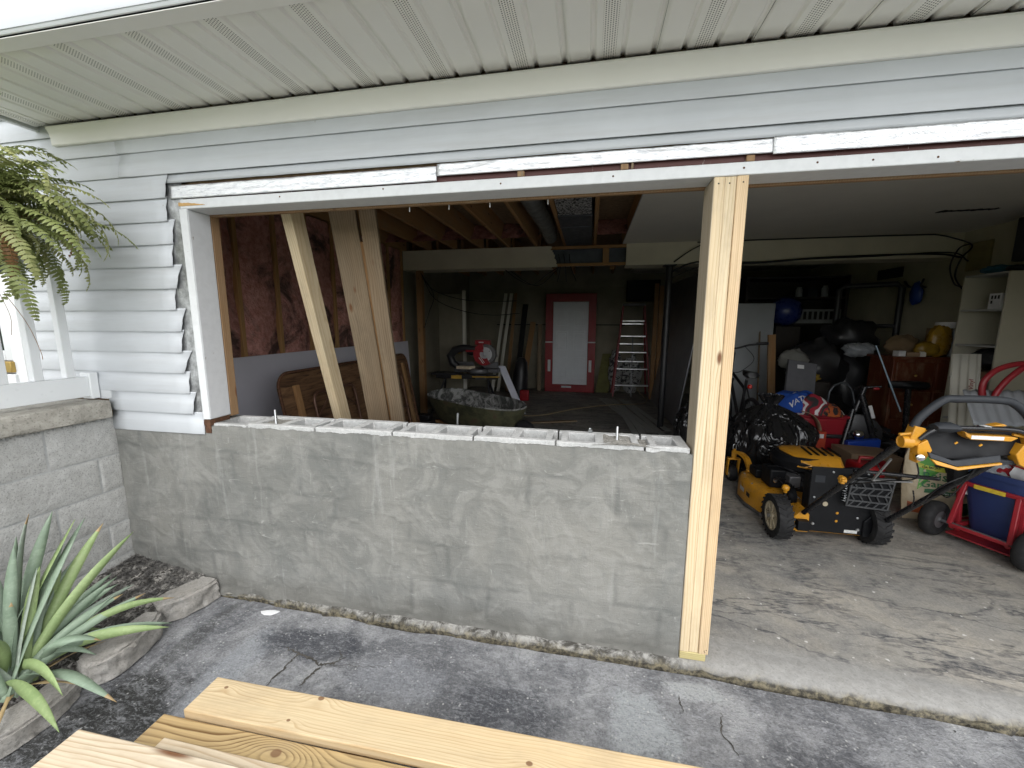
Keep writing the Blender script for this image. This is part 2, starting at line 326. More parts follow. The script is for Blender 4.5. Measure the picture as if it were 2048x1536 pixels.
def m_drive():
    g = G('stained driveway concrete')
    n1 = g.noise(1.4, 9, 0.7, dist=0.9); n2 = g.noise(4.5, 10, 0.74, dist=0.5); n3 = g.noise(1.0, 8, 0.75, vec=g.map((30, 60, 10), rot=(0, 0, 0.5)), dist=0.8); fine = g.noise(95, 5, 0.75); n6 = g.noise(1.0, 8, 0.78, vec=g.map((9, 22, 10), rot=(0, 0, 0.7)), dist=1.0)
    c = g.mix(g.ramp(n1, (0.42, 0.0), (0.58, 1.0)), (0.15, 0.153, 0.162), (0.345, 0.35, 0.357))
    c = g.mix(g.ramp(n2, (0.46, 0.0), (0.58, 0.62)), c, (0.10, 0.103, 0.113))
    x, y, z = g.sep()
    # soil washed on to the slab beside the bed, and pale worn patches of the slab
    def spot(cx, cy, rx, ry, amt, col, c, sc=6):
        cx += 2.62 - 4.8 if False else 0
        d = g.math('SQRT', g.math('ADD', g.math('POWER', g.math('DIVIDE', g.math('SUBTRACT', x, cx), rx), 2), g.math('POWER', g.math('DIVIDE', g.math('SUBTRACT', y, cy), ry), 2)))
        d = g.math('ADD', d, g.math('MULTIPLY', g.math('SUBTRACT', g.noise(sc, 8, 0.72), 0.5), 1.7))
        return g.mix(g.ramp(d, (0.55, amt), (0.85, 0.0)), c, col)
    for q in DRIVE_SPOTS: c = spot(q[0]-DRIVE_O[0], q[1]-DRIVE_O[1], *q[2:], c)
    c = g.mix(g.ramp(n6, (0.52, 0.0), (0.61, 0.5)), c, g.mix(0.5, c, (0.46, 0.47, 0.49)))
    c = g.mix(g.ramp(n3, (0.51, 0.0), (0.60, 0.6)), c, g.mix(0.6, c, (0.42, 0.43, 0.45)))
    c = g.mix(g.ramp(fine, (0.51, 0.0), (0.62, 0.5)), c, g.mix(0.65, c, (0.025, 0.026, 0.03)))
    c = g.mix(g.ramp(fine, (0.34, 0.4), (0.43, 0.0)), c, g.mix(0.5, c, (0.55, 0.56, 0.57)))
    v = g.voro(46); sz = g.noise(18, 3)
    c = g.mix(g.math('MULTIPLY', g.ramp(v, (0.10, 1.0), (0.26, 0.0)), g.ramp(sz, (0.54, 0.0), (0.60, 0.8))), c, (0.55, 0.55, 0.54))
    h = g.math('ADD', g.math('MULTIPLY', n2, 1.2), g.math('ADD', g.math('MULTIPLY', n3, 0.8), g.math('MULTIPLY', fine, 0.6)))
    return g.out(c, 0.92, 0.0, g.bump(h, 1.0, 0.010), 0.2)
M_DRIVE = m_drive()
FLOOR_O = (0.0, 0.0)
def m_floor():
    g = G('worn garage slab')
    n1 = g.noise(1.2, 8, 0.65, dist=0.6); n2 = g.noise(7, 10, 0.74, dist=0.4); fine = g.noise(90, 5, 0.72); mid = g.noise(24, 7, 0.72, dist=0.6)
    c = g.mix(g.ramp(n1, (0.40, 0.0), (0.60, 1.0)), (0.29, 0.28, 0.255), (0.39, 0.362, 0.312))
    c = g.mix(g.ramp(n2, (0.46, 0.0), (0.60, 0.55)), c, (0.205, 0.203, 0.194))
    c = g.mix(g.ramp(mid, (0.50, 0.0), (0.64, 0.5)), c, g.mix(0.5, c, (0.12, 0.12, 0.115)))
    c = g.mix(g.ramp(mid, (0.30, 0.6), (0.42, 0.0)), c, g.mix(0.5, c, (0.55, 0.54, 0.51)))
    def vein(rot, sc, loc, w0, w1, amt, soft):   # meandering scuffs: where a stretched noise crosses its middle value
        nz = g.noise(1.0, 5, 0.62, vec=g.map(sc, rot=(0, 0, rot), loc=loc), dist=0.35); d = g.math('ABSOLUTE', g.math('SUBTRACT', nz, 0.5))
        mk = g.ramp(g.noise(1.0, 4, 0.65, vec=g.map((1.3, 1.3, 1), loc=(loc[1], loc[0], 0))), (0.43, 0.0), (0.58, 0.85))
        br_ = g.ramp(g.noise(30, 5, 0.7), (0.36, 0.35), (0.56, 1.0))
        return g.math('MULTIPLY', g.math('MULTIPLY', g.ramp(d, (w0, amt), (w1, 0.0)), mk), br_)
    for q in ((1.0, (0.55, 2.2, 1), (0, 0, 0), 0.004, 0.017, 0.8, 0), (0.35, (0.5, 2.0, 1), (3, 5, 0), 0.003, 0.014, 0.85, 0), (1.5, (0.7, 2.6, 1), (7, 1, 0), 0.004, 0.018, 0.8, 0), (1.15, (0.8, 3.0, 1), (1, 8, 0), 0.003, 0.014, 0.95, 0), (0.8, (0.5, 1.5, 1), (2, 9, 0), 0.016, 0.07, 0.38, 0), (1.3, (0.6, 1.6, 1), (6, 3, 0), 0.014, 0.06, 0.36, 0)):
        c = g.mix(vein(*q), c, (0.050, 0.053, 0.062))
    w1 = g.noise(1.0, 9, 0.78, vec=g.map((6, 14, 1), rot=(0, 0, 0.9), loc=(1, 7, 0)), dist=0.5); c = g.mix(g.ramp(w1, (0.63, 0.0), (0.67, 0.7)), c, (0.52, 0.51, 0.49))
    c = g.mix(g.ramp(fine, (0.52, 0.0), (0.64, 0.4)), c, g.mix(0.6, c, (0.04, 0.04, 0.04)))
    c = g.mix(g.ramp(fine, (0.34, 0.45), (0.42, 0.0)), c, g.mix(0.5, c, (0.6, 0.59, 0.56)))
    v = g.voro(24, g.n('ShaderNodeVectorMath', {0: g.co, 1: g.n('ShaderNodeVectorMath', {0: g.noise(60, 3, 0.6, col=True), 3: 0.02}, operation='SCALE').outputs[0]}, operation='ADD').outputs[0]); sz = g.noise(11, 2); c = g.mix(g.math('MULTIPLY', g.ramp(v, (0.12, 1.0), (0.2, 0.0)), g.ramp(sz, (0.58, 0.0), (0.62, 0.9))), c, (0.62, 0.61, 0.58))
    x, y, z = g.sep()
    y = g.math('ADD', y, FLOOR_O[1]); x = g.math('ADD', x, FLOOR_O[0])
    # clean strip where the overhead door used to close
    e = g.math('ADD', y, g.math('MULTIPLY', g.math('SUBTRACT', n2, 0.5), 0.12)); e = g.math('ADD', e, g.math('MULTIPLY', x, 0.07))
    pale = g.mix(g.ramp(mid, (0.40, 0.0), (0.62, 1.0)), (0.315, 0.312, 0.298), (0.255, 0.252, 0.240)); pale = g.mix(g.ramp(fine, (0.54, 0.0), (0.66, 0.5)), pale, (0.14, 0.138, 0.13))
    c = g.mix(g.ramp(g.math('ADD', e, 0.5), (0.63, 0.92), (0.70, 0.0)), c, pale)
    led = g.ramp(g.math('ADD', g.math('MULTIPLY', x, 2.0), 0.5), (0.35, 1.0), (0.75, 0.0)); ln = g.noise(16, 7, 0.75, dist=0.6)
    c = g.mix(g.math('MULTIPLY', led, g.ramp(g.math('ADD', y, 0.5), (0.50, 1.0), (0.53, 0.0))), c, g.mix(g.ramp(ln, (0.42, 0.0), (0.60, 1.0)), (0.055, 0.052, 0.046), (0.34, 0.335, 0.315)))
    # the broken face at the front is darker, damp aggregate
    f = g.noise(40, 5, 0.7); zz = g.math('ADD', z, g.math('MULTIPLY', g.math('SUBTRACT', n2, 0.5), 0.04)); c = g.mix(g.ramp(g.math('ADD', zz, 0.11), (0.085, 0.95), (0.108, 0.0)), c, g.mix(g.ramp(f, (0.42, 0.0), (0.62, 1.0)), (0.035, 0.031, 0.024), (0.20, 0.175, 0.115)))
    h = g.math('ADD', n2, g.math('ADD', g.math('MULTIPLY', fine, 0.4), g.math('MULTIPLY', mid, 0.5)))
    return g.out(c, g.ramp(n2, (0.3, 0.6), (0.7, 0.88)), 0.0, g.bump(h, 0.6, 0.006), 0.3)
M_FLOOR = m_floor()
def m_siding():
    g = G('white vinyl siding ')
    n = g.noise(2.0, 5, 0.6); d = g.noise(1.0, 6, 0.68, vec=g.map((1.2, 5, 16)))
    c = g.mix(g.ramp(n, (0.35, 0.0), (0.65, 1.0)), (0.53, 0.555, 0.58), (0.585, 0.61, 0.635))
    c = g.mix(g.ramp(d, (0.48, 0.0), (0.72, 0.42)), c, (0.43, 0.435, 0.43))
    s = g.voro(9.0); c = g.mix(g.math('MULTIPLY', g.ramp(s, (0.02, 1.0), (0.05, 0.0)), g.ramp(g.noise(5, 1), (0.5, 0.0), (0.6, 0.7))), c, (0.28, 0.25, 0.2))
    fine = g.noise(1.0, 3, 0.5, vec=g.map((9, 60, 160)))
    return g.out(c, 0.42, 0.0, g.bump(fine, 0.10, 0.002), 0.4)
M_SIDE = m_siding()
M_SOFFIT = plain('ivory vinyl soffit', (0.84,0.83,0.78), 0.45, var=0.03, nscale=1.5)
def m_perf():
    g = G('perforated vinyl soffit'); x, y, z = g.sep()
    u = g.math('DIVIDE', x, 0.0085); v = g.math('DIVIDE', y, 0.0085)
    fv = g.math('FRACT', g.math('ADD', v, g.math('MULTIPLY', g.math('FLOOR', u), 0.5))); fu = g.math('FRACT', u)
    du = g.math('SUBTRACT', fu, 0.5); dv = g.math('SUBTRACT', fv, 0.5)
    r = g.math('SQRT', g.math('ADD', g.math('MULTIPLY', du, du), g.math('MULTIPLY', dv, dv)))
    c = g.mix(g.ramp(r, (0.22, 0.0), (0.29, 1.0)), (0.05, 0.05, 0.045), (0.86, 0.845, 0.785))
    return g.out(c, 0.45, 0.0, g.bump(g.ramp(r, (0.17, 0.0), (0.25, 1.0)), 0.5, 0.002), 0.4)
M_PERF = m_perf()
M_TRIM = plain('white aluminium trim', (0.64,0.66,0.67), 0.38, var=0.03)
def m_foil():
    g = G('crinkled foil facing')
    a = g.noise(1.0, 6, 0.7, vec=g.map((22, 60, 110))); b = g.noise(300, 3, 0.6); v = g.voro(1.0, g.map((60, 60, 150)), 'DISTANCE_TO_EDGE'); ln = g.noise(1.0, 4, 0.6, vec=g.map((2.0, 30, 190)))
    h = g.math('ADD', g.math('MULTIPLY', a, 1.0), g.math('ADD', g.math('MULTIPLY', b, 0.3), g.math('ADD', g.ramp(v, (0.0, 0.0), (0.12, 0.4)), g.math('MULTIPLY', ln, 0.6))))
    c = g.mix(g.ramp(a, (0.35, 0.0), (0.5, 1.0)), (0.60, 0.615, 0.64), (0.86, 0.87, 0.88))
    c = g.mix(g.ramp(g.noise(1.0, 6, 0.75, vec=g.map((9, 30, 150))), (0.56, 0.0), (0.66, 0.6)), c, (0.42, 0.44, 0.50))
    return g.out(c, g.ramp(b, (0.3, 0.30), (0.7, 0.45)), 0.75, g.bump(h, 0.30, 0.004), 0.6)
M_FOIL = m_foil()
def m_chip(name, paint, under, amt, axis=(8, 8, 30)):
    g = G(name); n = g.noise(1.0, 8, 0.72, vec=g.map(axis)); s = g.noise(1.0, 5, 0.6, vec=g.map((30, 30, 30)))
    k = g.ramp(n, (amt, 0.0), (amt + 0.03, 1.0))
    c = g.mix(g.ramp(s, (0.4, 0.0), (0.75, 0.3)), paint, tuple(x*0.72 for x in paint)); c = g.mix(k, c, under)
    return g.out(c, 0.55, 0.0, g.bump(g.math('SUBTRACT', s, k), 0.35, 0.003), 0.4)
M_FOIL_SHADE = plain('foil darkened for shade', (0.50,0.51,0.515), 0.42, metal=0.8, var=0.45, nscale=26, bump=0.5, bscale=60)  # darker foil copy: shadow beside the siding ends put into its colour
M_WPAINT = m_chip('old white paint', (0.70,0.715,0.72), (0.22,0.17,0.12), 0.67)
M_WPAINTV = m_chip('scuffed white jamb paint', (0.60,0.61,0.625), (0.30,0.27,0.24), 0.67, (25, 25, 14))
M_MAROON = m_chip('maroon painted lumber', (0.085,0.028,0.024), (0.46,0.43,0.40), 0.64, (9, 9, 60))
M_RAWW = wood_mat('old raw stud', (0.31,0.20,0.11), (0.19,0.105,0.05), rough=0.75, period=0.01)
M_RUST = plain('rusty steel', (0.10,0.045,0.022), 0.85, var=0.4, nscale=40, bump=0.6)
M_ZINC = plain('zinc plated steel', (0.55,0.57,0.58), 0.35, metal=1.0, var=0.1)
M_BLACK = plain('black plastic', (0.022,0.022,0.024), 0.42, var=0.2)
M_DARK = plain('dark void', (0.012,0.012,0.012), 0.9)
M_GLASS = plain('dark door glass', (0.02,0.026,0.03), 0.08, var=0.1)
M_BRASS = plain('brass threshold', (0.48,0.33,0.10), 0.4, metal=0.8, var=0.2)
M_LAWN = concrete('distant lawn', (0.09,0.13,0.05), (0.13,0.17,0.07), 0.8, bump=0.3, fine=30)

# ------------------------------------------------------------------ ground, driveway, garage slab
b = MB(); b.grid(lambda u, v: Vector((-150 + 300*u, -200 + 400*v, -0.16)), 8, 8); b.build('lawn', M_LAWN, kind='structure')
def drive_pt(u, v):
    x = -2.62 + 9.6*(u**1.4); y = -0.052 + 0.035*max(0, min(1, (-1.4-x)/1.0)) - 14*(v**2.2) - 0.012*fbm(x*3, 0.3, 2, 3) - 0.028*max(0, x+0.1)*0.9
    return Vector((x, y, -0.042 + 0.0012*fbm(x*4, y*4, 0, 3) - 0.012*max(0, min(1, (x+1)/2.5)) - 0.010*(-y) * 0.6))
b = MB(); b.grid(drive_pt, 90, 80); DRIVE = b.build('driveway', M_DRIVE, smooth=60, local=True, kind='structure')
b = MB(); b.grid(lambda u, v: Vector((-2.7 + 9.7*u, -0.6 + 0.66*v, -0.075 + 0.006*fbm(u*90, v*8, 0, 4))), 200, 10); b.build('joint_soil', M_DIRT, smooth=60, kind='structure')
def crack(pts, wd):
    b = MB(); pts = [Vector((x, y, 0)) for x, y in pts]; fine = []
    for a, c in zip(pts, pts[1:]):
        for i in range(8): fine.append(a.lerp(c, i/8) + Vector((random.uniform(-.006,.006), random.uniform(-.006,.006), 0)))
    fine.append(pts[-1]); vs = []; n = len(fine)
    for i, p in enumerate(fine):
        d = (fine[min(i+1, n-1)] - fine[max(i-1, 0)]).normalized(); q = Vector((-d.y, d.x, 0)); ww = wd*(0.35 + 0.8*random.random())*min(1, 0.25 + 4*min(i, n-1-i)/n)
        z = -0.042 - 0.012*max(0, min(1, (p.x+1)/2.5)) + 0.006*p.y + 0.003
        vs += [Vector((p.x, p.y, z)) + q*ww, Vector((p.x, p.y, z)) - q*ww]
    b.add(vs, [(2*i, 2*i+1, 2*i+3, 2*i+2) for i in range(n-1)])
    o = b.build('crack', M_DIRT, DRIVE); return o
crack([(-1.797,-0.463),(-1.79,-0.397),(-1.783,-0.327),(-1.78,-0.288),(-1.708,-0.304),(-1.638,-0.327),(-1.585,-0.311),(-1.545,-0.266)], 0.0075)
crack([(-1.656,-0.443),(-1.643,-0.382),(-1.625,-0.327)], 0.006); crack([(-1.867,-0.269),(-1.812,-0.283),(-1.78,-0.288)], 0.005); crack([(-1.604,-0.233),(-1.575,-0.26),(-1.559,-0.283)], 0.002); crack([(-1.63,-0.325),(-1.45,-0.30),(-1.3,-0.27)], 0.0012)
crack([(-0.031,-0.16),(-0.033,-0.20),(-0.036,-0.25)], 0.003); crack([(0.12,-0.22),(0.10,-0.30),(0.13,-0.38)], 0.003)
def drive_z(x, y): return -0.042 - 0.012*max(0, min(1, (x+1)/2.5)) + 0.006*y
b = MB(); ch = [(-2.18,-0.084),(-2.15,-0.070),(-2.11,-0.062),(-2.075,-0.064),(-2.085,-0.080),(-2.105,-0.098),(-2.14,-0.103),(-2.165,-0.096)]; b.prism([(x, y, drive_z(x, y)+0.002) for x, y in ch], (0, 0, 0.006)); b.build('paint_chip', plain('white paint flake', (0.72,0.73,0.74), 0.6), None, bevel=0.002, **L('white paint flake lying on the driveway close to the parged wall', 'paint flake'))
def floor_pt(x, y): return 0.002*fbm(x*1.5, y*1.5, 1, 2)
b = MB()
xs = [-3.25 + 7.12*i/160 for i in range(161)]
def edge(x): return -0.046 + 0.034*max(0, min(1, (-1.4-x)/1.0)) - 0.026*max(0, x) + 0.009*fbm(x*7, 1.1, 0, 5) + 0.004*fbm(x*40, 3, 0, 3)
rows = [lambda x: (edge(x) + 0.018*fbm(x*11, 4, 0, 4), -0.11), lambda x: (edge(x) + 0.024*fbm(x*13, 9, 0, 5), -0.05), lambda x: (edge(x) - 0.004 + 0.016*fbm(x*19, 2, 0, 5), -0.018 + 0.006*fbm(x*25, 6, 0, 3)), lambda x: (edge(x) + 0.016, 0.0)]
ys = [0.06, 0.15, 0.3, 0.6, 1, 1.5, 2, 3, 4, 5, 6, 7.0, 7.6]
rows += [(lambda x, y=y: (y, floor_pt(x, y))) for y in ys]
vs = [Vector((x, *f(x))) for f in rows for x in xs]; n = len(xs)
b.add(vs, [(j*n+i, j*n+i+1, (j+1)*n+i+1, (j+1)*n+i) for j in range(len(rows)-1) for i in range(n-1)])
b.build('garage_floor', M_FLOOR, smooth=50, local=True, kind='structure')
# loose crumbs in the joint between slab and driveway
b = MB()
for i in range(1500):
    x = random.uniform(-2.5, 3.0); y = edge(x) - random.uniform(-0.01, 0.045); s = random.uniform(0.002, 0.007)
    z = -0.066 + s*0.3 + random.uniform(0, 0.01)
    b.add([(x+s*random.uniform(-1,1), y+s*random.uniform(-1,1), z+s*random.uniform(-.2,1)) for _ in range(5)], [(0,1,2),(0,2,3),(0,3,1),(1,4,2),(2,4,3),(3,4,1)])
b.build('joint_crumbs', M_DIRT, kind='stuff', label='dark soil crumbs in the joint along the slab edge', category='soil crumbs')

# ------------------------------------------------------------------ knee wall of block, parged in front
kw = thing('block_wall', 'low grey parged block wall with open block cores along its top', 'wall', (-1.5, 0.1, 0))
def stucco_pt(u, v):
    x = -3.135 + 3.127*u; z = -0.03 + 1.012*v
    top = 0.975 + 0.006*fbm(x*14, 3.2, 0, 4) + 0.003*fbm(x*60, 1, 0, 2)
    if x < -2.49: top = 0.955
    z = -0.03 + (top + 0.03)*v
    y = -0.007 + 0.0040*fbm(x*2.3, z*2.3, 5, 4) + 0.0018*fbm(x*11, z*9, 2, 4) - 0.0022*max(0, 1 - abs(fbm(x*3.2 + 2*z, z*4.5 - x, 4, 3))*9) + 0.0016*max(0, 1 - abs(fbm(x*5 - 3*z, z*3 + x*2, 9, 3))*12)
    k = max(0, 1 - (z + 0.03)/0.09); y -= 0.016*k*(0.6 + 0.8*fbm(x*9, z*9, 8, 4))
    return Vector((x, y, z))
b = MB(); b.grid(stucco_pt, 400, 130)
ps = [stucco_pt(i/400, 1.0) for i in range(401)]
b.add([p for p in ps] + [p + Vector((0, 0.016, 0.0)) for p in ps], [(i, i+1, 402+i, 401+i) for i in range(400)])
pe = [stucco_pt(1.0, j/130) for j in range(131)]
b.add([p for p in pe] + [Vector((p.x-0.002, 0.21, p.z)) for p in pe], [(i, i+1, 132+i, 131+i) for i in range(130)])
b.build('parging', M_STUCCO, kw, smooth=60)
b = MB(); b.bx(-3.1, -0.013, 0.012, 0.205, -0.05, 0.795); b.build('lower_courses', M_GROUT, kw)
def cells(xs, ys, z0, z1, empty):
    b = MB(); nx, ny = len(xs)-1, len(ys)-1; S = lambda i, j: 0 <= i < nx and 0 <= j < ny and (i, j) not in empty
    key = {}
    def P(i, j, k):
        if (i, j, k) not in key: key[(i, j, k)] = len(b.v); b.v.append(Vector((xs[i], ys[j], (z0, z1)[k])))
        return key[(i, j, k)]
    def F(*q): b.f.append(list(q)); b.mi.append(0)
    for i in range(nx):
        for j in range(ny):
            if not S(i, j): continue
            F(P(i,j,1), P(i+1,j,1), P(i+1,j+1,1), P(i,j+1,1)); F(P(i,j+1,0), P(i+1,j+1,0), P(i+1,j,0), P(i,j,0))
            if not S(i-1, j): F(P(i,j,0), P(i,j,1), P(i,j+1,1), P(i,j+1,0))
            if not S(i+1, j): F(P(i+1,j,0), P(i+1,j+1,0), P(i+1,j+1,1), P(i+1,j,1))
            if not S(i, j-1): F(P(i,j,0), P(i+1,j,0), P(i+1,j,1), P(i,j,1))
            if not S(i, j+1): F(P(i,j+1,0), P(i,j+1,1), P(i+1,j+1,1), P(i+1,j+1,0))
    return b
joints = [-0.012, -0.203, -0.594, -0.985, -1.402, -1.83, -2.24]
Y = [0.004, 0.036, 0.172, 0.206]
for i in range(1, len(joints)):
    x1, x0 = joints[i-1]-0.004, joints[i]+0.004; wd = x1-x0
    if wd < 0.25: b = cells([x0, x0+0.02, x0+0.05, x1-0.045, x1], Y, 0.797, 0.996, {(0,1),(2,1)})
    else:
        m = (x0+x1)/2; b = cells([x0, x0+0.016, x0+0.048, m-0.02, m+0.02, x1-0.048, x1-0.016, x1], Y, 0.797, 0.996, {(0,1),(2,1),(4,1),(6,1)})
    rz = random.uniform(-0.004, 0.004)
    for p in b.v:
        p.z += random.uniform(-0.0012, 0.0012) + (0.001 if i % 2 else -0.001); p.y += 0.004*fbm(p.x*9, p.z*5, i, 2) + rz*(p.x-x0)*5
    b.build('concrete_block', M_BLOCK, kw, bevel=0.004)
b = cells([-2.60, -2.50, -2.46, -2.285, -2.262, -2.244], Y, 0.797, 0.985, {(2,1),(4,1)}); b.build('concrete_block', M_BLOCK, kw, bevel=0.004)
def fill(x0, x1, z):   # rough mortar poured into a core
    b = MB(); b.grid(lambda u, v: Vector((x0 + (x1-x0)*u, 0.034 + 0.142*v, z + 0.008*fbm(u*5+x0*9, v*5, 2, 4) - 0.006*(abs(u-.5)*2)**4)), 16, 14)
    return b.build('mortar_fill', M_GROUT, kw, smooth=60)
fill(-2.26, -2.05, 0.982); fill(-0.412, -0.235, 0.990); fill(-0.23, -0.165, 0.978); fill(-0.80, -0.66, 0.89)
b = MB(); b.grid(lambda u, v: Vector((-0.43 + 0.29*u, 0.0 + 0.036*v, 0.9975 + 0.005*fbm(u*9, v*4, 3, 3) - 0.009*(abs(u-.5)*2)**3)), 24, 6); b.build('mortar_smear', M_GROUT, kw, smooth=60)
def bolt(x, y, z0, z1, nut=False, r=0.0065, tilt=0.0):
    b = MB(); k = 26; prof = [(r, 0)]
    for q in range(k): prof += [(r, (z1-z0)*(q+0.4)/k), (r*0.86, (z1-z0)*(q+0.9)/k)]
    prof.append((r*0.9, z1-z0)); b.lathe((x, y, z0), (tilt, 0.0, 1), prof, 10)
    if nut:
        b.lathe((x, y, z0+0.012), (0,0,1), [(0.013, 0), (0.013, 0.010)], 6); b.lathe((x+0.022, y, z0+0.004), (0.2,0,1), [(0.012, 0), (0.012, 0.003)], 12)
    b.build('anchor_bolt', M_ZINC, kw, smooth=35)
bolt(-2.115, 0.07, 0.96, 1.062, True); bolt(-0.315, 0.12, 0.96, 1.050); bolt(-1.155, 0.24, 0.72, 1.050, r=0.006, tilt=0.05)
b = MB(); b.lathe((-0.44, 0.19, 0.998), (0,0,1), [(0.011,0),(0.011,0.012),(0.007,0.015),(0.006,0.02)], 6); b.build('hex_nut', M_ZINC, None, smooth=30, **L('small zinc nut lying loose on the wall top', 'nut'))

# ------------------------------------------------------------------ three-ply post on a sill piece
post = thing('timber_post', 'pale three-ply timber post standing at the end of the parged wall', 'post', (0.056, 0.06, 0))
for i in range(3):
    x = -0.006 + 0.0413*(i+0.5); lumber('stud', (x, 0.058 + (0.0, 0.003, -0.002)[i], 0.036), (x, 0.058 + (0.0, 0.003, -0.002)[i], 2.0845), 0.0410, 0.139, (W_PINE_POST, W_PINE, W_PINE2)[i], post, bevel=0.003, up=(0,1,0))
    b = MB(); b.lathe((x + random.uniform(-.006,.006), -0.0108+(0.0, 0.003, -0.002)[i], 2.06), (0,-1,0), [(0.0035,0),(0.003,0.001)], 8); b.build('nail_head', M_DARK, post)
lumber('sill_piece', (-0.004, 0.055, 0.018), (0.108, 0.055, 0.018), 0.136, 0.036, wood_mat('green treated pine', (0.52,0.47,0.24), (0.34,0.28,0.12)), post, up=(0,0,1))
for dx, z in ((0.10, 0.055), (0.108, 0.06), (0.103, 0.048)):
    b = MB(); b.lathe((dx, -0.0135, z), (0,-1,0), [(0.0022,0),(0.002,0.001)], 6); b.build('nail_head', M_DARK, post)

# ------------------------------------------------------------------ the house: siding, soffit, header, jamb
house = thing('house', 'white vinyl sided house with overhanging upper floor and opened garage front', 'house', (-0.5, 0, 0))
CH = 0.1108
PROF = [(0.001, -0.004), (-0.0015, -0.0125), (0.004, -0.0135), (0.040, -0.0129), (0.056, -0.0122), (0.064, -0.0108), (0.076, -0.0070), (0.090, -0.0040), (0.112, -0.0028), (0.119, -0.0028)]
def siding(x0, x1, z, y0=0.0, cutr=0.0, cutl=0.0, ztop=None, parent=None, wav=0.0013, zbot=None, seed=0):
    """one course of dutch-lap siding; cutr slants and scallops the sawn right end"""
    b = MB(); n = max(4, int((x1-x0)/0.09)); secs = []
    prof = list(PROF)
    for i in range(n+1):
        t = i/n; s = []
        for dz, dy in prof:
            q = dz/0.119; zz = z + dz
            if ztop: zz = min(zz, ztop)
            x = x0 + (x1-x0)*t
            if i == n and cutr: x += cutr*(q-0.25) + 0.004*math.sin(q*7)
            if i == 0 and cutl: x += cutl*q
            yy = y0 + dy + wav*fbm(x*1.6, z*9, seed, 2) + wav*1.2*fbm(x*5, z*7, seed+3, 2)
            if i >= n-1 and cutr: yy -= 0.006*abs(mnoise.noise(Vector((z*31, 1, seed))))*(i-n+2)*0.5
            s.append(Vector((x, yy, zz)))
        secs.append(s)
    b.loft(secs, closed=False)
    return b.build('siding_panel', M_SIDE, parent or house, smooth=28, solid=0.0016, normals=False)
rend = [-2.492, -2.546, -2.560, -2.566, -2.574, -2.556, -2.583, -2.551, -2.566, -2.549, -2.569, -2.557]
rcut = [0.004, 0.024, 0.008, 0.052, 0.020, 0.032, 0.007, 0.036, 0.010, 0.017, 0.004, 0.022]
for k in range(12):
    z = 0.927 + CH*k
    x0 = (-3.118 if k < 2 else -3.665)
    siding(x0, rend[k], z, cutr=rcut[k], seed=k, y0=-0.0008*(k % 2), cutl=0.006 if k < 2 else 0)
siding(-2.562, 3.0, 2.146, ztop=2.216 + 0.02, seed=90, y0=0.002) if False else None
# strip of the cut course over the opening, then full courses above
b = MB(); secs = []
for i in range(64):
    x = -2.565 + 5.6*i/63; y = 0.0006*fbm(x*4, 0, 3, 2)
    e = 0.0025*fbm(x*9, 2, 1, 3)
    secs.append([Vector((x, -0.0055+y, 2.2135+e)), Vector((x, -0.0062+y, 2.230)), Vector((x, -0.0032+y, 2.2395)), Vector((x, -0.0026+y, 2.262))])
b.loft(secs, closed=False); b.build('siding_panel', M_SIDE, house, smooth=28, solid=0.0016, normals=False)
for k in (12, 13):
    z = 0.927 + CH*k; sx = -2.834 if k == 12 else -2.824
    siding(-4.9, sx + 0.03, z, seed=k); siding(sx, 3.05, z, seed=k+40, y0=-0.0028, cutl=0.022 if k == 12 else -0.012)
siding(-4.9, -3.05, 0.927 + CH*14, seed=14)
for k in range(15, 28): siding(-4.9, -3.2, 0.927 + CH*k, seed=k)
for k in range(2, 12): siding(-6.0 if k < 0 else -4.9, -4.75, 0.927 + CH*k, seed=k)
for k in range(-8, 12): siding(2.66, 3.95, 0.927 + CH*k, seed=k+20)
def wallbox(name, x0, x1, y0, y1, z0, z1, m=None):
    b = MB(); b.bx(x0, x1, y0, y1, z0, z1); return b.build(name, m or M_OSB, house)
M_OSB = plain('sheathing board', (0.30,0.21,0.12), 0.85, var=0.3, nscale=20)
wallbox('porch_flashing', -3.66, -3.10, -0.012, 0.005, 1.099, 1.150, M_TRIM); wallbox('sheathing', -3.24, -2.455, 0.013, 0.115, 1.0, 2.6); wallbox('sheathing', -4.9, -3.25, 0.006, 0.2, 2.14, 2.84); wallbox('sheathing', -4.9, -3.25, 0.006, 0.2, -0.1, 1.09)
wallbox('sheathing', -4.9, -4.78, 0.006, 0.2, 1.1, 2.13); wallbox('sheathing', -3.66, -3.25, 0.006, 0.2, 1.1, 2.13)
wallbox('sheathing', 2.62, 3.95, 0.006, 0.2, -0.1, 2.6); wallbox('sheathing', -3.24, 2.61, 0.013, 0.115, 2.21, 2.6)
wallbox('sheathing', -4.9, 3.95, 0.01, 0.2, 2.85, 4.2); wallbox('upper_floor', -4.9, 3.95, 0.21, 7.7, 2.86, 2.95)
b = MB(); b.bx(-4.95, 3.98, -0.6, 7.7, 4.22, 4.3); b.build('roof', M_OSB, house)
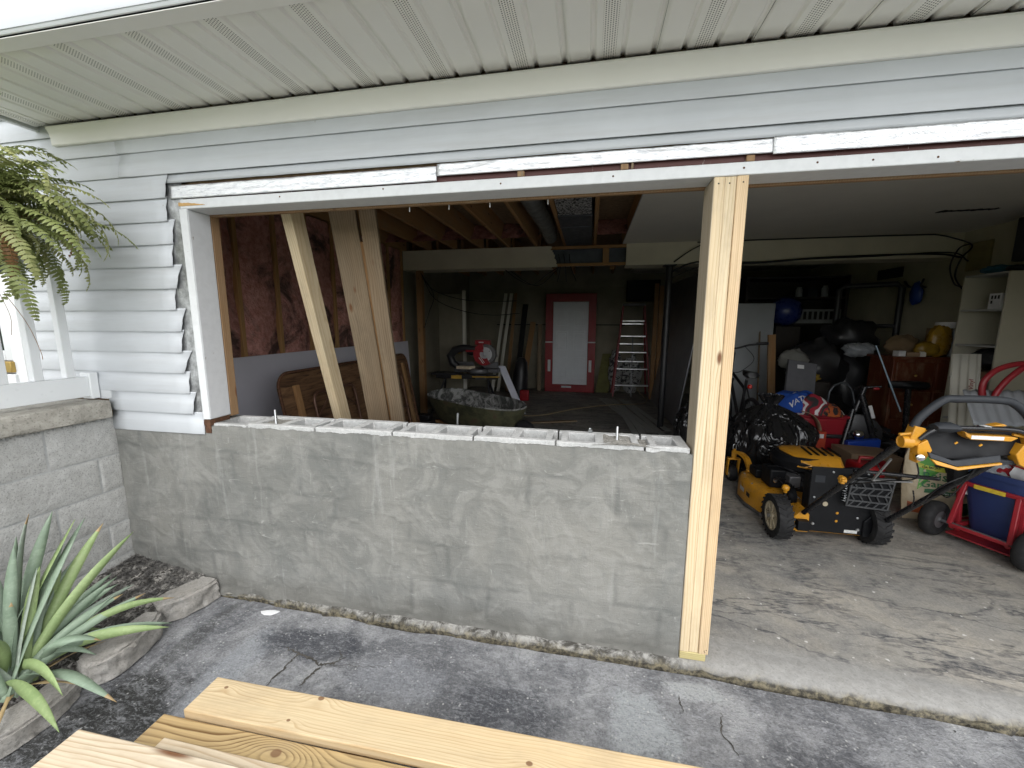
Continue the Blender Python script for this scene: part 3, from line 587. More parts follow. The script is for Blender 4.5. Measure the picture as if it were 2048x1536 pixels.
# foil faced sheathing left of the opening and over it
def foil(x0, x1, z0, z1, y, tilt=0.0, dz=0.0, m=None):
    b = MB(); b.grid(lambda u, v: Vector((x0+(x1-x0)*u, y + 0.0022*fbm((x0+u*(x1-x0))*14, v*3, y*90, 4) - 0.0012*abs(fbm((x0+u*(x1-x0))*40, v*6, 7, 3)) + tilt*v, z0 + dz*u + (z1-z0)*v + 0.001*fbm((x0+u*(x1-x0))*25, v, 4, 3)*(0 if v == 0 else 1))), max(8, int(abs(x1-x0)*60)), 10)
    return b.build('foil_strip', m or M_FOIL, house, smooth=60, solid=0.004, normals=False)
foil(-2.63, -2.478, 0.935, 2.213, 0.002, m=M_FOIL_SHADE)
foil(-2.545, -1.132, 2.139, 2.2, -0.0045, 0.001, 0.001)
foil(-1.128, 0.20, 2.1585, 2.208, -0.0085, 0.003, 0.0005)
foil(0.192, 3.0, 2.152, 2.213, -0.0125, 0.003)
lumber('header_board', (-2.47, 0.022, 2.172), (2.6, 0.022, 2.172), 0.03, 0.074, M_MAROON, house, up=(0,0,1))
for x in (-0.76, -0.34, 0.12): lumber('shim', (x, 0.0, 2.135), (x, 0.0, 2.158), 0.03, 0.012, M_RAWW, house, up=(0,1,0))
for x in (-0.775, -0.33):
    lumber('shim', (x+0.02, -0.002, 2.136), (x+0.02, -0.002, 2.160), 0.010, 0.010, W_DULL, house, up=(0,1,0))
b = MB(); b.bx(-2.486, 2.6, -0.010, 0.112, 2.0865, 2.1335); b.build('header_trim', M_WPAINT, house, bevel=0.004)
b = MB(); b.bx(-2.486, 2.6, 0.1135, 0.138, 2.079, 2.30); b.build('header_back', M_RAWW, house, bevel=0.003)
b = MB(); secs = []   # splintered end of the header trim
for i in range(14):
    t = i/13; h = (0.017*(1-t)**0.7 + 0.004*fbm(t*9, 0, 0, 3)) if i < 13 else 0.001
    secs.append([Vector((-2.492 + 0.155*t, -0.0125, 2.1010)), Vector((-2.492 + 0.155*t, -0.0125, 2.1010 + max(0.001, h))), Vector((-2.492 + 0.155*t, -0.0085, 2.1010 + max(0.001, h))), Vector((-2.492 + 0.155*t, -0.0085, 2.1010))])
b.loft(secs); b.build('splinter', wood_mat('fresh splintered wood', (0.62,0.40,0.16), (0.42,0.22,0.07)), house)
for x in [-2.3 + 0.47*i for i in range(6)] + [0.33, 0.62, 0.78]:
    b = MB(); b.lathe((x + random.uniform(-.1,.1), -0.0105, 2.112 + random.uniform(-.008,.012)), (0,-1,0), [(0.004,0),(0.003,0.001)], 7); b.build('nail_head', M_RUST, house)
for x in (-1.33, -1.13, -0.93, -0.66):
    b = MB(); b.bar((x, 0.142, 2.085), (x, 0.142, 2.06), 0.004, 0.004); b.build('bent_staple', M_TRIM, house)
# jamb: painted casing face and return, raw stud behind
b = MB(); b.bx(-2.487, -2.443, -0.012, 0.112, 1.012, 2.0855); b.build('jamb', [M_WPAINTV], house, bevel=0.004)
b = MB(); b.bx(-2.4885, -2.445, -0.0145, -0.0122, 1.012, 2.0855); b.build('jamb_casing', M_WPAINT, house)
lumber('jamb_stud', (-2.462, 0.139, 1.002), (-2.462, 0.139, 2.1), 0.040, 0.049, M_RAWW, house, up=(0,1,0))
b = MB(); b.bar((-2.487, 0.0, 0.992), (-2.447, 0.0, 0.992), 0.03, 0.03); b.bx(-2.475, -2.452, 0.0, 0.11, 0.985, 1.008); b.bx(-2.485, -2.452, -0.012, -0.006, 0.935, 1.008); b.build('rusty_bracket', M_RUST, house)
b = MB(); b.bx(2.56, 2.62, -0.012, 0.112, 0, 2.0855); b.build('jamb', M_WPAINTV, house, bevel=0.004)
# frieze moulding in two lengths
def frieze(x0, x1, dy=0.0):
    prof = [(-0.002, 2.428), (-0.026, 2.427), (-0.030, 2.431), (-0.031, 2.462), (-0.034, 2.480), (-0.041, 2.497), (-0.047, 2.5045), (-0.047, 2.512), (-0.002, 2.512)]
    b = MB(); n = 24
    b.loft([[Vector((x0 + (x1-x0)*i/n, y + dy + 0.0006*fbm(i*0.7, z*9, 0, 2), z)) for y, z in prof] for i in range(n+1)])
    return b.build('frieze', M_SOFFIT, house, smooth=35)
frieze(-3.215, -1.806); frieze(-1.812, 3.05, -0.0025)
# soffit panels: three planks each, the middle one perforated
def soffit(x0, wd=0.3265, y0=-0.508, y1=-0.036):
    b = MB(); pl = wd/3; sec = []
    for i in range(3):
        a = x0 + pl*i
        sec += [(a + 0.002, 0.0), (a + pl*0.20, 0.0), (a + pl*0.66, 0.0), (a + pl*0.80, 0.0), (a + pl*0.86, 0.009), (a + pl*0.95, 0.009)]
    sec[-1] = (x0 + wd - 0.0025, 0.010); sec.append((x0 + wd + 0.001, 0.002))
    secs = [[Vector((x, y0 + (y1-y0)*j/6, 2.522 + dz + 0.0012*fbm(x*4, j*0.5, 1, 2))) for x, dz in sec] for j in range(7)]
    b.loft(secs, closed=False); n = len(sec)-1
    b.mi = [(1 if (i % n) == 7 else 0) for i in range(len(b.f))]
    return b.build('soffit_panel', [M_SOFFIT, M_PERF], house, solid=0.0012, normals=False, smooth=25)
x = -2.207 - 0.3265*3
for i in range(19): soffit(x + 0.3265*i)
soffit(-2.207 - 0.3265*3 - 0.112, 0.11)
b = MB(); b.bx(-3.315, 3.05, -0.556, -0.500, 2.517, 2.5195); b.bx(-3.315, 3.05, -0.505, -0.502, 2.5195, 2.53); b.build('soffit_trim', M_SOFFIT, house)
b = MB(); b.bx(-3.315, 3.05, -0.50, 0.0, 2.56, 2.60); b.build('soffit_backing', M_DARK, house)
b = MB(); b.prism([(-3.316, -0.556, 2.524), (-3.316, -0.562, 2.523), (-3.316, -0.568, 2.535), (-3.316, -0.568, 2.555), (-3.316, -0.556, 2.555)], (6.37, 0, 0)); b.build('starter_trim', M_TRIM, house, bevel=0.002)
for k in range(15): siding(-3.318, 3.05, 2.536 + CH*k, y0=-0.558, seed=60+k)
b = MB(); b.bx(-3.31, 3.05, -0.556, 0.0, 2.61, 4.2); b.build('overhang_box', M_OSB, house)
for k in range(15):
    b = MB(); z = 2.536 + CH*k; b.prism([(-3.312, 0.0, z), (-3.325, 0.0, z), (-3.323, 0.0, z+0.07), (-3.312, 0.0, z+CH)], (0, -0.557, 0)); b.build('siding_panel', M_SIDE, house)
b = MB(); b.bx(-3.332, -3.308, -0.575, -0.552, 2.512, 4.2); b.build('corner_trim', M_TRIM, house, bevel=0.003)
b = MB(); b.bx(-3.335, -3.309, -0.55, -0.004, 2.508, 2.536); b.build('rake_trim', M_TRIM, house, bevel=0.003)

# ------------------------------------------------------------------ porch: block wall, slab, railing, door
pw = thing('porch_wall', 'weathered grey block wall under the porch slab beside the iris bed', 'wall', (-3.2, -0.7, 0))
b = MB(); b.bx(-3.32, -3.1165, -2.2, -0.002, -0.1, 0.995); b.build('mortar_core', M_JOINT, pw)
hz = [0.995, 0.7795, 0.5765, 0.3735, 0.1705, -0.06]
for r in range(5):
    z1, z0 = hz[r] - (0.004 if r else 0.001), hz[r+1] + 0.005
    y = -0.314 + 0.406 if r % 2 == 0 else -0.111 + 0.406
    while y > -2.0:
        a, c = min(-0.004, y - 0.005), y - 0.406 + 0.005
        if a - c > 0.05:
            b = MB(); b.grid(lambda u, v: Vector((-3.110 + 0.0018*fbm((c+(a-c)*u)*7, (z0+(z1-z0)*v)*7, r, 3) - (0.004 if (u in (0, 1) or v in (0, 1)) else 0), c + (a-c)*u, z0 + (z1-z0)*v)), 16, 8)
            vs = list(b.v); bb = MB(); bb.add(vs, b.f); bb.bx(-3.25, -3.1145, c + 0.001, a - 0.001, z0 + 0.001, z1 - 0.001)
            bb.build('block', M_CMU, pw, smooth=60)
        y -= 0.406
def cap_pt(u, v):
    y = -2.2 + 2.165*u
    prof = [(-3.13, 1.000), (-3.086, 0.998), (-3.078, 1.004), (-3.078, 1.05), (-3.080, 1.085), (-3.088, 1.094), (-3.13, 1.096), (-3.2, 1.097), (-3.35, 1.098), (-3.9, 1.10), (-4.9, 1.10)]
    i = min(int(v*(len(prof)-1)+1e-6), len(prof)-2); f = v*(len(prof)-1) - i
    x = prof[i][0]*(1-f) + prof[i+1][0]*f; z = prof[i][1]*(1-f) + prof[i+1][1]*f
    k = 0.005 if v < 0.6 else 0.002
    return Vector((x + k*fbm(y*6, v*9, 1, 4), y, z + k*0.8*fbm(y*5, v*7, 4, 4)))
b = MB(); b.grid(cap_pt, 120, 20); e = [cap_pt(1.0, j/20) for j in range(21)]; b.add(e + [Vector((-4.9, -0.035, 1.0))], [list(range(22))]); b.build('porch_slab', M_CAP, pw, smooth=50)
b = MB()   # crumbled mortar under the slab edge
for i in range(260):
    y = random.uniform(-1.2, -0.06); s = random.uniform(0.003, 0.009); p = Vector((-3.106 + random.uniform(-.004,.006), y, 0.994 + random.uniform(-.010,.002)))
    b.add([p + Vector((random.uniform(-1,1), random.uniform(-1,1), random.uniform(-1,1)))*s for _ in range(5)], [(0,1,2),(0,2,3),(0,3,1),(1,4,2),(2,4,3),(3,4,1)])
b.build('crumbled_mortar', M_JOINT, pw, kind='stuff')
rail = thing('porch_railing', 'white vinyl porch railing with square balusters behind the hanging fern', 'railing', (-3.2, -0.8, 1.1))
M_VINYL = plain('white railing vinyl', (0.76,0.78,0.79), 0.35, var=0.03)
b = MB(); b.bx(-3.222, -3.178, -2.1, -0.055, 1.118, 1.232); b.build('bottom_rail', M_VINYL, rail, bevel=0.004)
b = MB(); b.bx(-3.225, -3.175, -2.1, -0.055, 1.93, 2.02); b.build('top_rail', M_VINYL, rail, bevel=0.006)
b = MB(); b.bx(-3.236, -3.168, -0.056, -0.016, 1.104, 1.250); b.build('rail_bracket', M_VINYL, rail, bevel=0.004)
for i in range(15):
    b = MB(); y = -0.125 - 0.128*i; b.bx(-3.219, -3.181, y-0.019, y+0.019, 1.2322, 1.9299); b.build('baluster', M_VINYL, rail, bevel=0.003)
door = thing('entry_door', 'white glazed entry door with brass threshold up on the porch', 'door', (-4.2, 0.0, 1.1))
b = MB(); b.bx(-3.762, -3.668, -0.03, 0.1, 1.10, 2.12); b.bx(-4.78, -4.69, -0.03, 0.1, 1.10, 2.12); b.bx(-4.69, -3.762, -0.03, 0.1, 2.04, 2.12); b.build('door_frame', M_VINYL, door, bevel=0.004)
b = MB(); b.bx(-3.85, -3.765, -0.012, 0.02, 1.30, 2.035); b.bx(-4.685, -4.60, -0.012, 0.02, 1.30, 2.035); b.bx(-4.599, -3.851, -0.012, 0.02, 1.30, 1.36); b.bx(-4.599, -3.851, -0.012, 0.02, 1.95, 2.035); b.build('door_panel', M_TRIM, door, bevel=0.004)
b = MB(); b.bx(-4.6, -3.85, 0.0, 0.008, 1.36, 1.95); b.build('door_glass', M_GLASS, door)
b = MB(); b.bx(-4.7, -3.75, -0.05, 0.05, 1.235, 1.298); b.build('threshold', M_BRASS, door, bevel=0.004)
b = MB(); b.bx(-4.7, -3.74, -0.045, 0.05, 1.10, 1.225); b.build('door_step', M_VINYL, door, bevel=0.004)

# ------------------------------------------------------------------ hanging fern
def m_leaf(name, a, b_, tip=None, rough=0.45, stripe=False):
    g = G(name); n = g.noise(14, 4, 0.6); rn = g.rnd()
    c = g.mix(g.ramp(n, (0.3, 0.0), (0.7, 1.0)), a, b_)
    c = g.mix(g.math('MULTIPLY', rn, 0.4), c, tuple(x*0.6 for x in a))
    if stripe:
        f = g.noise(1.0, 3, 0.6, vec=g.map((60, 60, 60))); c = g.mix(g.ramp(f, (0.5, 0.0), (0.75, 0.25)), c, tuple(min(1, x*1.5) for x in b_))
    m = g.out(c, rough, 0.0, g.bump(n, 0.15, 0.003), 0.4)
    g.b.inputs['Subsurface Weight'].default_value = 0.0
    tr = g.n('ShaderNodeBsdfTranslucent', {'Color': c}); ms = g.n('ShaderNodeMixShader', {0: 0.25, 1: g.b.outputs[0], 2: tr.outputs[0]})
    g.t.links.new(ms.outputs[0], g.t.nodes['Material Output'].inputs[0]); return m
M_FERN = [m_leaf('fern green', (0.21,0.255,0.08), (0.33,0.37,0.14)), m_leaf('light fern green', (0.33,0.36,0.13), (0.46,0.47,0.22)), m_leaf('dry brown fern', (0.27,0.14,0.06), (0.38,0.22,0.10))]
fern = thing('hanging_fern', 'bushy green fern hanging in front of the porch railing', 'plant', (-2.98, -0.50, 1.98))
def frond_mesh(length, droop, lift, curl, seed, mat):
    rnd = random.Random(seed); b = MB(); n = 30; pts = []
    p = Vector((0.0, 0, 0)); ang = lift; st = length/n
    for i in range(n+1):
        pts.append(p.copy()); ang -= droop/n*(0.4 + 1.2*i/n); p = p + Vector((math.cos(ang)*st, curl*st*i/n, math.sin(ang)*st))
    b.tube(pts, [0.0016]*n + [0.0004], 4)
    for i in range(2, n):
        t = i/n; wl = 0.040*length/0.5*(math.sin(math.pi*min(1, t*1.02))**0.55)*(1.0 - 0.42*t) + 0.006
        d = (pts[i+1] - pts[i-1]).normalized(); side = Vector((0, 1, 0)); up = side.cross(d)*-1
        for s in (-1, 1):
            a = (side*s + d*0.32 + up*rnd.uniform(-0.55, 0.15)).normalized(); wv = d*st*0.46
            q = pts[i]; e = q + a*wl*rnd.uniform(0.85, 1.1) + Vector((0, 0, -wl*rnd.uniform(0.05, 0.4)))
            m1 = q + a*wl*0.35 + up*wl*0.05; m2 = q + a*wl*0.72
            b.add([q - wv*0.5, q + wv*0.7, m1 + wv*1.05, m1 - wv*0.85, m2 + wv*0.75, m2 - wv*0.5, e], [(0,1,2,3), (3,2,4,5), (5,4,6)])
    return b.build('frond', mat, None, local=True, normals=False, smooth=60)
protos = []
for i in range(12):
    mt = M_FERN[0] if i < 6 else (M_FERN[1] if i < 10 else M_FERN[2])
    protos.append(frond_mesh(random.uniform(0.40, 0.60), random.uniform(1.6, 2.9), random.uniform(0.5, 1.15), random.uniform(-0.35, 0.35), i, mt))
for i in range(290):
    pr = protos[i] if i < 12 else None
    src = protos[i % 12 if i < 12 else (random.choice(range(10)) if random.random() < 0.91 else random.choice((10, 11)))]
    o = src if i < 12 else src.copy()
    if i >= 12: C.objects.link(o)
    o.parent = fern; a = random.uniform(0, 2*math.pi); r = random.uniform(0.0, 0.10)
    o.location = (r*math.cos(a), r*math.sin(a), random.uniform(-0.10, 0.10))
    o.rotation_euler = (random.uniform(-0.4, 0.4), random.uniform(-0.8, 1.05), a + random.uniform(-0.3, 0.3)); s = random.uniform(0.45, 1.0); o.scale = (s, s, s)
b = MB(); b.lathe((-2.98, -0.50, 1.74), (0,0,1), [(0.075,0),(0.10,0.02),(0.125,0.13),(0.13,0.135),(0.118,0.135),(0.115,0.12)], 20); b.build('pot', plain('dark green pot', (0.02,0.035,0.02), 0.5), fern, smooth=40)
b = MB()
for k in range(3):
    a = 2.1*k + 0.4; b.tube([(-2.98 + 0.125*math.cos(a), -0.50 + 0.125*math.sin(a), 1.87), (-2.98, -0.50, 2.34)], 0.0014, 5)
b.tube([(-2.98, -0.50, 2.34), (-2.975, -0.50, 2.40), (-2.97, -0.49, 2.44), (-2.975, -0.48, 2.512)], 0.002, 6, sm=3); b.build('hanger_wire', M_ZINC, fern)
b = MB(); b.tube([(-3.0, -0.42, 1.66), (-2.93, -0.40, 1.52), (-2.88, -0.40, 1.40), (-2.875, -0.40, 1.36)], 0.0011, 4, sm=5); b.tube([(-2.99, -0.44, 1.66), (-2.985, -0.42, 1.55), (-3.0, -0.42, 1.47)], 0.0009, 4, sm=4); b.build('dry_stem', M_FERN[2], fern)

# ------------------------------------------------------------------ iris clump, mulch and edging stones
M_IRIS = [m_leaf('iris leaf', (0.24,0.325,0.235), (0.33,0.42,0.31), stripe=True), m_leaf('grey green iris leaf', (0.33,0.40,0.33), (0.45,0.51,0.43), stripe=True), m_leaf('young iris leaf', (0.28,0.39,0.16), (0.38,0.48,0.23), stripe=True)]
M_IRTIP = m_leaf('dry iris tip', (0.42,0.30,0.16), (0.55,0.42,0.22))
iris = thing('iris_clump', 'clump of grey green sword leaved iris at the lower left of the bed', 'plant', (-2.70, -0.76, 0.06))
tips = [(-2.813,-0.555,0.708,1),(-2.784,-0.507,0.695,0),(-2.725,-0.432,0.63,0),(-2.691,-0.397,0.585,2),(-2.615,-0.325,0.519,2),(-2.745,-0.492,0.522,0),(-2.76,-0.497,0.577,0),(-2.834,-0.61,0.62,0),(-2.855,-0.662,0.591,1),
    (-2.43,-0.307,0.174,2),(-2.37,-0.40,0.10,2),(-2.583,-0.395,0.283,0),(-2.54,-0.379,0.23,0),(-2.40,-0.37,0.09,0),(-2.604,-0.519,0.147,2),(-2.188,-0.736,0.09,0),(-2.256,-0.88,0.085,2),(-2.36,-0.80,0.14,2),(-2.48,-0.60,0.17,0),
    (-2.624,-0.411,0.34,0),(-2.72,-0.62,0.50,1),(-2.70,-0.72,0.42,0),(-2.52,-0.60,0.09,0),(-2.707,-0.459,0.463,2),(-2.799,-0.623,0.435,0),(-2.639,-0.419,0.357,0),(-2.82,-0.80,0.60,0),(-2.78,-0.95,0.50,1),(-2.66,-0.90,0.46,0),(-2.9,-0.7,0.45,0),(-2.6,-0.84,0.36,2),(-2.75,-0.66,0.62,0)]
tips += [(tx + random.uniform(-.07,.07), ty + random.uniform(-.07,.07), max(0.12, tz*random.uniform(0.72, 0.98)), random.choice((0,0,1,2))) for n_, (tx, ty, tz, mk) in enumerate(tips) if tz > 0.25 and n_ % 2]
for i, (tx, ty, tz, mk) in enumerate(tips):
    rd = random.Random(50 + i); base = Vector((-2.70 + rd.uniform(-.055,.055), -0.76 + rd.uniform(-.05,.06), 0.06)); tip = Vector((tx, ty, tz)); h = tip - base
    low = tz < 0.2
    mid = base.lerp(tip, 0.5) + Vector((-h.x*0.12, -h.y*0.12, (0.16 if low else 0.05) + rd.uniform(0, 0.03)))
    wd = rd.uniform(0.015, 0.0215) * (1.05 if h.length > 0.4 else 0.85); n = 14; vs = []; view = Vector((0.8, -0.55, 0.35))
    for k in range(n+1):
        t = k/n; p = base*(1-t)**2 + mid*2*t*(1-t) + tip*t*t + Vector((0.012*math.sin(i*1.9), 0.012*math.cos(i*2.3), 0.0))*math.sin(t*5.0 + i); d = (mid-base)*2*(1-t) + (tip-mid)*2*t; d.normalize()
        s = d.cross(view + Vector((rd.uniform(-.02,.02), 0, 0)) + Vector((math.sin(i*2.1), math.cos(i*1.7), 0.2))*(0.9 + 0.5*math.sin(t*2 + i))).normalized(); nn = s.cross(d)
        ww = wd*min(1, 0.60 + 1.3*t)*(1 - max(0, (t-0.58)/0.42)**2.1) + 0.0004
        vs += [p - s*ww, p + nn*0.004*(1-t) , p + s*ww]
    b = MB(); b.add(vs, [f for k in range(n) for f in ((3*k, 3*k+1, 3*k+4, 3*k+3), (3*k+1, 3*k+2, 3*k+5, 3*k+4))])
    b.mi = [1 if (f[0]//3 >= n-1 and i % 3 == 0) else 0 for f in b.f]
    b.build('leaf', [M_IRIS[mk], M_IRTIP], iris, smooth=70, normals=False, solid=0.0016)
def bedz(x, y):
    u = (x+3.115)/0.49; v = -y/1.9; return 0.140 - 0.075*min(1, -y*1.3) - 0.070*u + 0.010*fbm(u*5, v*14, 0, 4)
for i, (tx, ty, tz) in enumerate(((-2.44,-0.70,0.07),(-2.50,-0.92,0.05),(-2.58,-0.52,0.09),(-2.85,-0.95,0.10))):
    b = MB(); base = Vector((-2.69, -0.76, 0.06)); tip = Vector((tx, ty, tz)); mid = base.lerp(tip, 0.5) + Vector((0, 0, 0.05)); vs = []
    for k in range(13):
        t = k/12; p = base*(1-t)**2 + mid*2*t*(1-t) + tip*t*t; d = (tip-base).normalized(); sd = Vector((-d.y, d.x, 0.4*math.sin(k*1.3+i))); ww = 0.008*(1-t)**0.5 + 0.001
        vs += [p - sd*ww, p + sd*ww]
    b.add(vs, [(2*k, 2*k+1, 2*k+3, 2*k+2) for k in range(12)]); b.build('dead_leaf', M_IRTIP, iris, smooth=60, normals=False, solid=0.001)
b = MB(); b.grid(lambda u, v: Vector((-3.115 + 0.49*u, 0.0 - 1.9*v, bedz(-3.115 + 0.49*u, -1.9*v)))
    , 36, 90); b.build('bed_soil', M_DIRT, smooth=60, kind='structure')
g = G('shredded dark mulch'); cc = g.ramp(g.noise(17, 4, 0.7), (0.35, (0.035,0.034,0.033)), (0.52, (0.12,0.115,0.108)), (0.64, (0.33,0.315,0.29))); M_MULCH = g.out(cc, 0.85, 0, g.bump(g.noise(200, 3), 0.4, 0.002), 0.25)
b = MB()
for i in range(7500):
    x = random.uniform(-3.10, -2.615); y = -random.random()**1.3*1.25 - 0.003
    s = random.uniform(0.007, 0.019); a = random.uniform(0, 6.28); t = random.uniform(-0.6, 0.6); w_ = s*random.uniform(0.22, 0.5); h = s*random.uniform(0.12, 0.3); z = bedz(x, y) + random.uniform(0.0, 0.010)
    dx = Vector((math.cos(a)*math.cos(t), math.sin(a)*math.cos(t), math.sin(t)))*s; dy = Vector((-math.sin(a), math.cos(a), random.uniform(-.5,.5)))*w_; dz = Vector((0,0,h)); p = Vector((x, y, z))
    b.add([p-dx, p-dy-dz, p+dx*0.9+dy*0.3, p+dy-dz*0.4, p+dz+dx*0.1, p-dz], [(0,1,4),(1,2,4),(2,3,4),(3,0,4),(1,0,5),(2,1,5),(3,2,5),(0,3,5)])
b.build('mulch', M_MULCH, kind='stuff', label='dark shredded mulch in the corner bed between the block walls', category='mulch', normals=False)
def edging(poly, z0, z1, name_label, seed):
    """rough edging block: a polygon plan with subdivided, worn faces"""
    bm = bmesh.new(); vs = [bm.verts.new((x, y, z0)) for x, y in poly]; f = bm.faces.new(vs)
    r = bmesh.ops.extrude_face_region(bm, geom=[f]); bmesh.ops.translate(bm, verts=[v for v in r['geom'] if isinstance(v, bmesh.types.BMVert)], vec=(0, 0, z1-z0))
    bmesh.ops.recalc_face_normals(bm, faces=bm.faces); bmesh.ops.bevel(bm, geom=list(bm.edges), offset=0.014, segments=3, affect='EDGES')
    bmesh.ops.triangulate(bm, faces=bm.faces); 
    for _ in range(3): bmesh.ops.subdivide_edges(bm, edges=[e for e in bm.edges if e.calc_length() > 0.02], cuts=1)
    bmesh.ops.triangulate(bm, faces=bm.faces); bm.normal_update()
    for v in bm.verts:
        side = 1 - abs(v.normal.z); v.co += v.normal*(0.003 + 0.011*side)*fbm(v.co.x*13, v.co.y*13, v.co.z*20 + seed, 5) + Vector((0, 0, 0.004*fbm(v.co.x*7, v.co.y*7, seed, 2)))
    b = MB(); b.v = [v.co.copy() for v in bm.verts]; b.f = [[v.index for v in f.verts] for f in bm.faces]; b.mi = [0]*len(b.f); bm.free()
    return b.build('edging_stone', M_EDGE, None, smooth=55, **L(name_label, 'edging stone', 'edging stones along the bed'))
edging([(-2.507,-0.012),(-2.500,-0.055),(-2.508,-0.11),(-2.530,-0.17),(-2.562,-0.225),(-2.605,-0.268),(-2.70,-0.24),(-2.675,-0.12),(-2.615,-0.008)], -0.05, 0.078, 'curved grey edging stone touching the parged wall at the back of the bed', 1)
edging([(-2.568,-0.290),(-2.528,-0.335),(-2.500,-0.40),(-2.484,-0.47),(-2.478,-0.54),(-2.492,-0.595),(-2.545,-0.630),(-2.64,-0.60),(-2.665,-0.45),(-2.645,-0.30)], -0.05, 0.072, 'curved grey edging stone in the middle under the iris leaves', 2)
edging([(-2.540,-0.648),(-2.505,-0.70),(-2.490,-0.78),(-2.492,-0.86),(-2.515,-0.94),(-2.55,-0.985),(-2.66,-0.97),(-2.65,-0.80),(-2.64,-0.64)], -0.055, 0.040, 'dark low edging stone nearest the camera beside the iris base', 3)
b = MB(); b.grid(lambda u, v: Vector((-2.36 + 0.10*u + 0.02*v, -1.005 + 0.02*u + 0.028*(v-.5)*math.sin(math.pi*min(1, u+0.02)), -0.052 + 0.02*math.sin(u*3) + 0.006*abs(v-.5))), 10, 4); b.build('dry_leaf', plain('dry brown leaf', (0.30,0.20,0.13), 0.7, var=0.3, nscale=30), None, smooth=60, solid=0.001, normals=False, **L('curled dry brown leaf lying on the dark driveway corner', 'leaf'))

# ------------------------------------------------------------------ boards stacked on the driveway in the foreground
GB = 'boards lying in front of the wall'
lumber('board', (-1.852, -0.697, 0.131), (0.62, -0.672, 0.131), 0.1395, 0.038, W_YEL, None, up=(0,0,1), bevel=0.004, **L('yellow straight grained board farthest back, nearest the parged wall', 'board', GB))
lumber('board', (-1.925, -0.846, 0.1115), (0.6, -0.832, 0.1115), 0.1395, 0.038, W_SWIRL, None, up=(0,0,1), bevel=0.004, **L('yellow board with dark swirling grain around a knot, second from the wall', 'board', GB))
lumber('board', (-1.800, -0.945, 0.150), (0.6, -0.945, 0.150), 0.150, 0.037, W_WHITE, None, up=(0,0,1), bevel=0.003, **L('plain bleached board edge showing between the swirl board and nearest board', 'board', GB))
lumber('board', (-2.062, -1.003, 0.190), (0.6, -0.985, 0.190), 0.150, 0.038, W_WHITE, None, up=(0,0,1), bevel=0.004, **L('pale bleached board lying on top, nearest the camera', 'board', GB))
GS = 'support blocks under the boards'
for i, (x, lb) in enumerate(((-1.2, 'timber offcut under the left part of the board stack'), (0.3, 'timber offcut under the right end of the board stack'))):
    b = MB(); b.bx(x-0.045, x+0.045, -1.06, -0.62, -0.06, 0.0915); b.build('support_block', W_OLD, None, bevel=0.004, **L(lb, 'timber block', GS))

# ------------------------------------------------------------------ the garage room
M_CREAM = plain('aged cream wall paint', (0.66,0.62,0.475), 0.8, var=0.08, nscale=2.0, bump=0.15, bscale=40)
M_CEIL = plain('dull white ceiling board', (0.70,0.685,0.61), 0.85, var=0.05, nscale=1.5, bump=0.1, bscale=60)
M_JOIST = wood_mat('floor joist', (0.46,0.27,0.115), (0.29,0.15,0.055), rough=0.8, ringc=0.5)
M_BATT = None
g = G('old pink insulation'); n = g.noise(2.2, 6, 0.65, dist=0.6); n2 = g.noise(22, 6, 0.7)
c = g.mix(g.ramp(n2, (0.35, 0.0), (0.7, 1.0)), (0.46,0.20,0.165), (0.72,0.40,0.34)); c = g.mix(g.ramp(n, (0.50, 0.0), (0.62, 0.9)), c, (0.07,0.05,0.045))
M_BATT = g.out(c, 0.95, 0, g.bump(g.math('ADD', n2, n), 0.8, 0.03), 0.1)
M_DRYW = plain('grey drywall face', (0.62,0.61,0.67), 0.8, var=0.05, nscale=2.5)
M_STEEL = plain('dark sheet steel', (0.10,0.11,0.12), 0.45, metal=0.7, var=0.25)
M_CABLE = plain('black cable', (0.010,0.010,0.011), 0.5)
def struct(name, m, x0, x1, y0, y1, z0, z1, parent=None):
    b = MB(); b.bx(x0, x1, y0, y1, z0, z1); return b.build(name, m, parent, **({} if parent else {'kind': 'structure'}))
LW = struct('wall_left', M_OSB, -3.40, -3.345, 0.21, 7.6, -0.1, 2.85)
M_RWALL = plain('yellow wall paint toned for shade', (0.47,0.44,0.32), 0.85, var=0.15, nscale=2.0)  # pale yellow wall, its colour darkened to deepen the shade at the rear
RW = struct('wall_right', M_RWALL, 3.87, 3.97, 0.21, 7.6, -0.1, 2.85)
M_CREAM_SHADE = plain('cream paint darkened for shade', (0.24,0.22,0.165), 0.85, var=0.2, nscale=2.0)  # wall cream darkened so the colour carries the gloom of the deep room
BW = struct('wall_back', M_CREAM_SHADE, -3.345, 3.87, 7.5, 7.6, -0.1, 2.85)
CE = struct('ceiling_deck', M_OSB, -3.345, 3.87, 0.14, 7.5, 2.845, 2.859)
struct('drywall_sheet', M_CEIL, -0.05, 3.87, 0.14, 4.10, 2.600, 2.613, CE)
struct('drywall_sheet', M_CEIL, 0.35, 3.87, 4.45, 7.5, 2.60, 2.613, CE)
struct('drywall_edge', M_BLOCK, -0.0555, -0.0503, 0.14, 4.10, 2.6, 2.6125, CE)
b = MB(); b.grid(lambda u, v: Vector((2.80 + 0.47*u, 3.0 - 0.02*u + (0.028 + 0.05*abs(fbm(u*14, 1, 0, 3)))*(2*v-1), 2.5985)), 24, 2); b.build('ceiling_gash', M_DARK, CE)
for i in range(9):
    x = -3.27 + 0.4064*i; lumber('joist', (x, 0.142, 2.722), (x, 4.18, 2.722), 0.039, 0.236, M_JOIST, CE)
    if i < 9 and i % 1 == 0: lumber('joist', (x, 4.46, 2.722), (x, 7.49, 2.722), 0.039, 0.236, M_JOIST, CE)
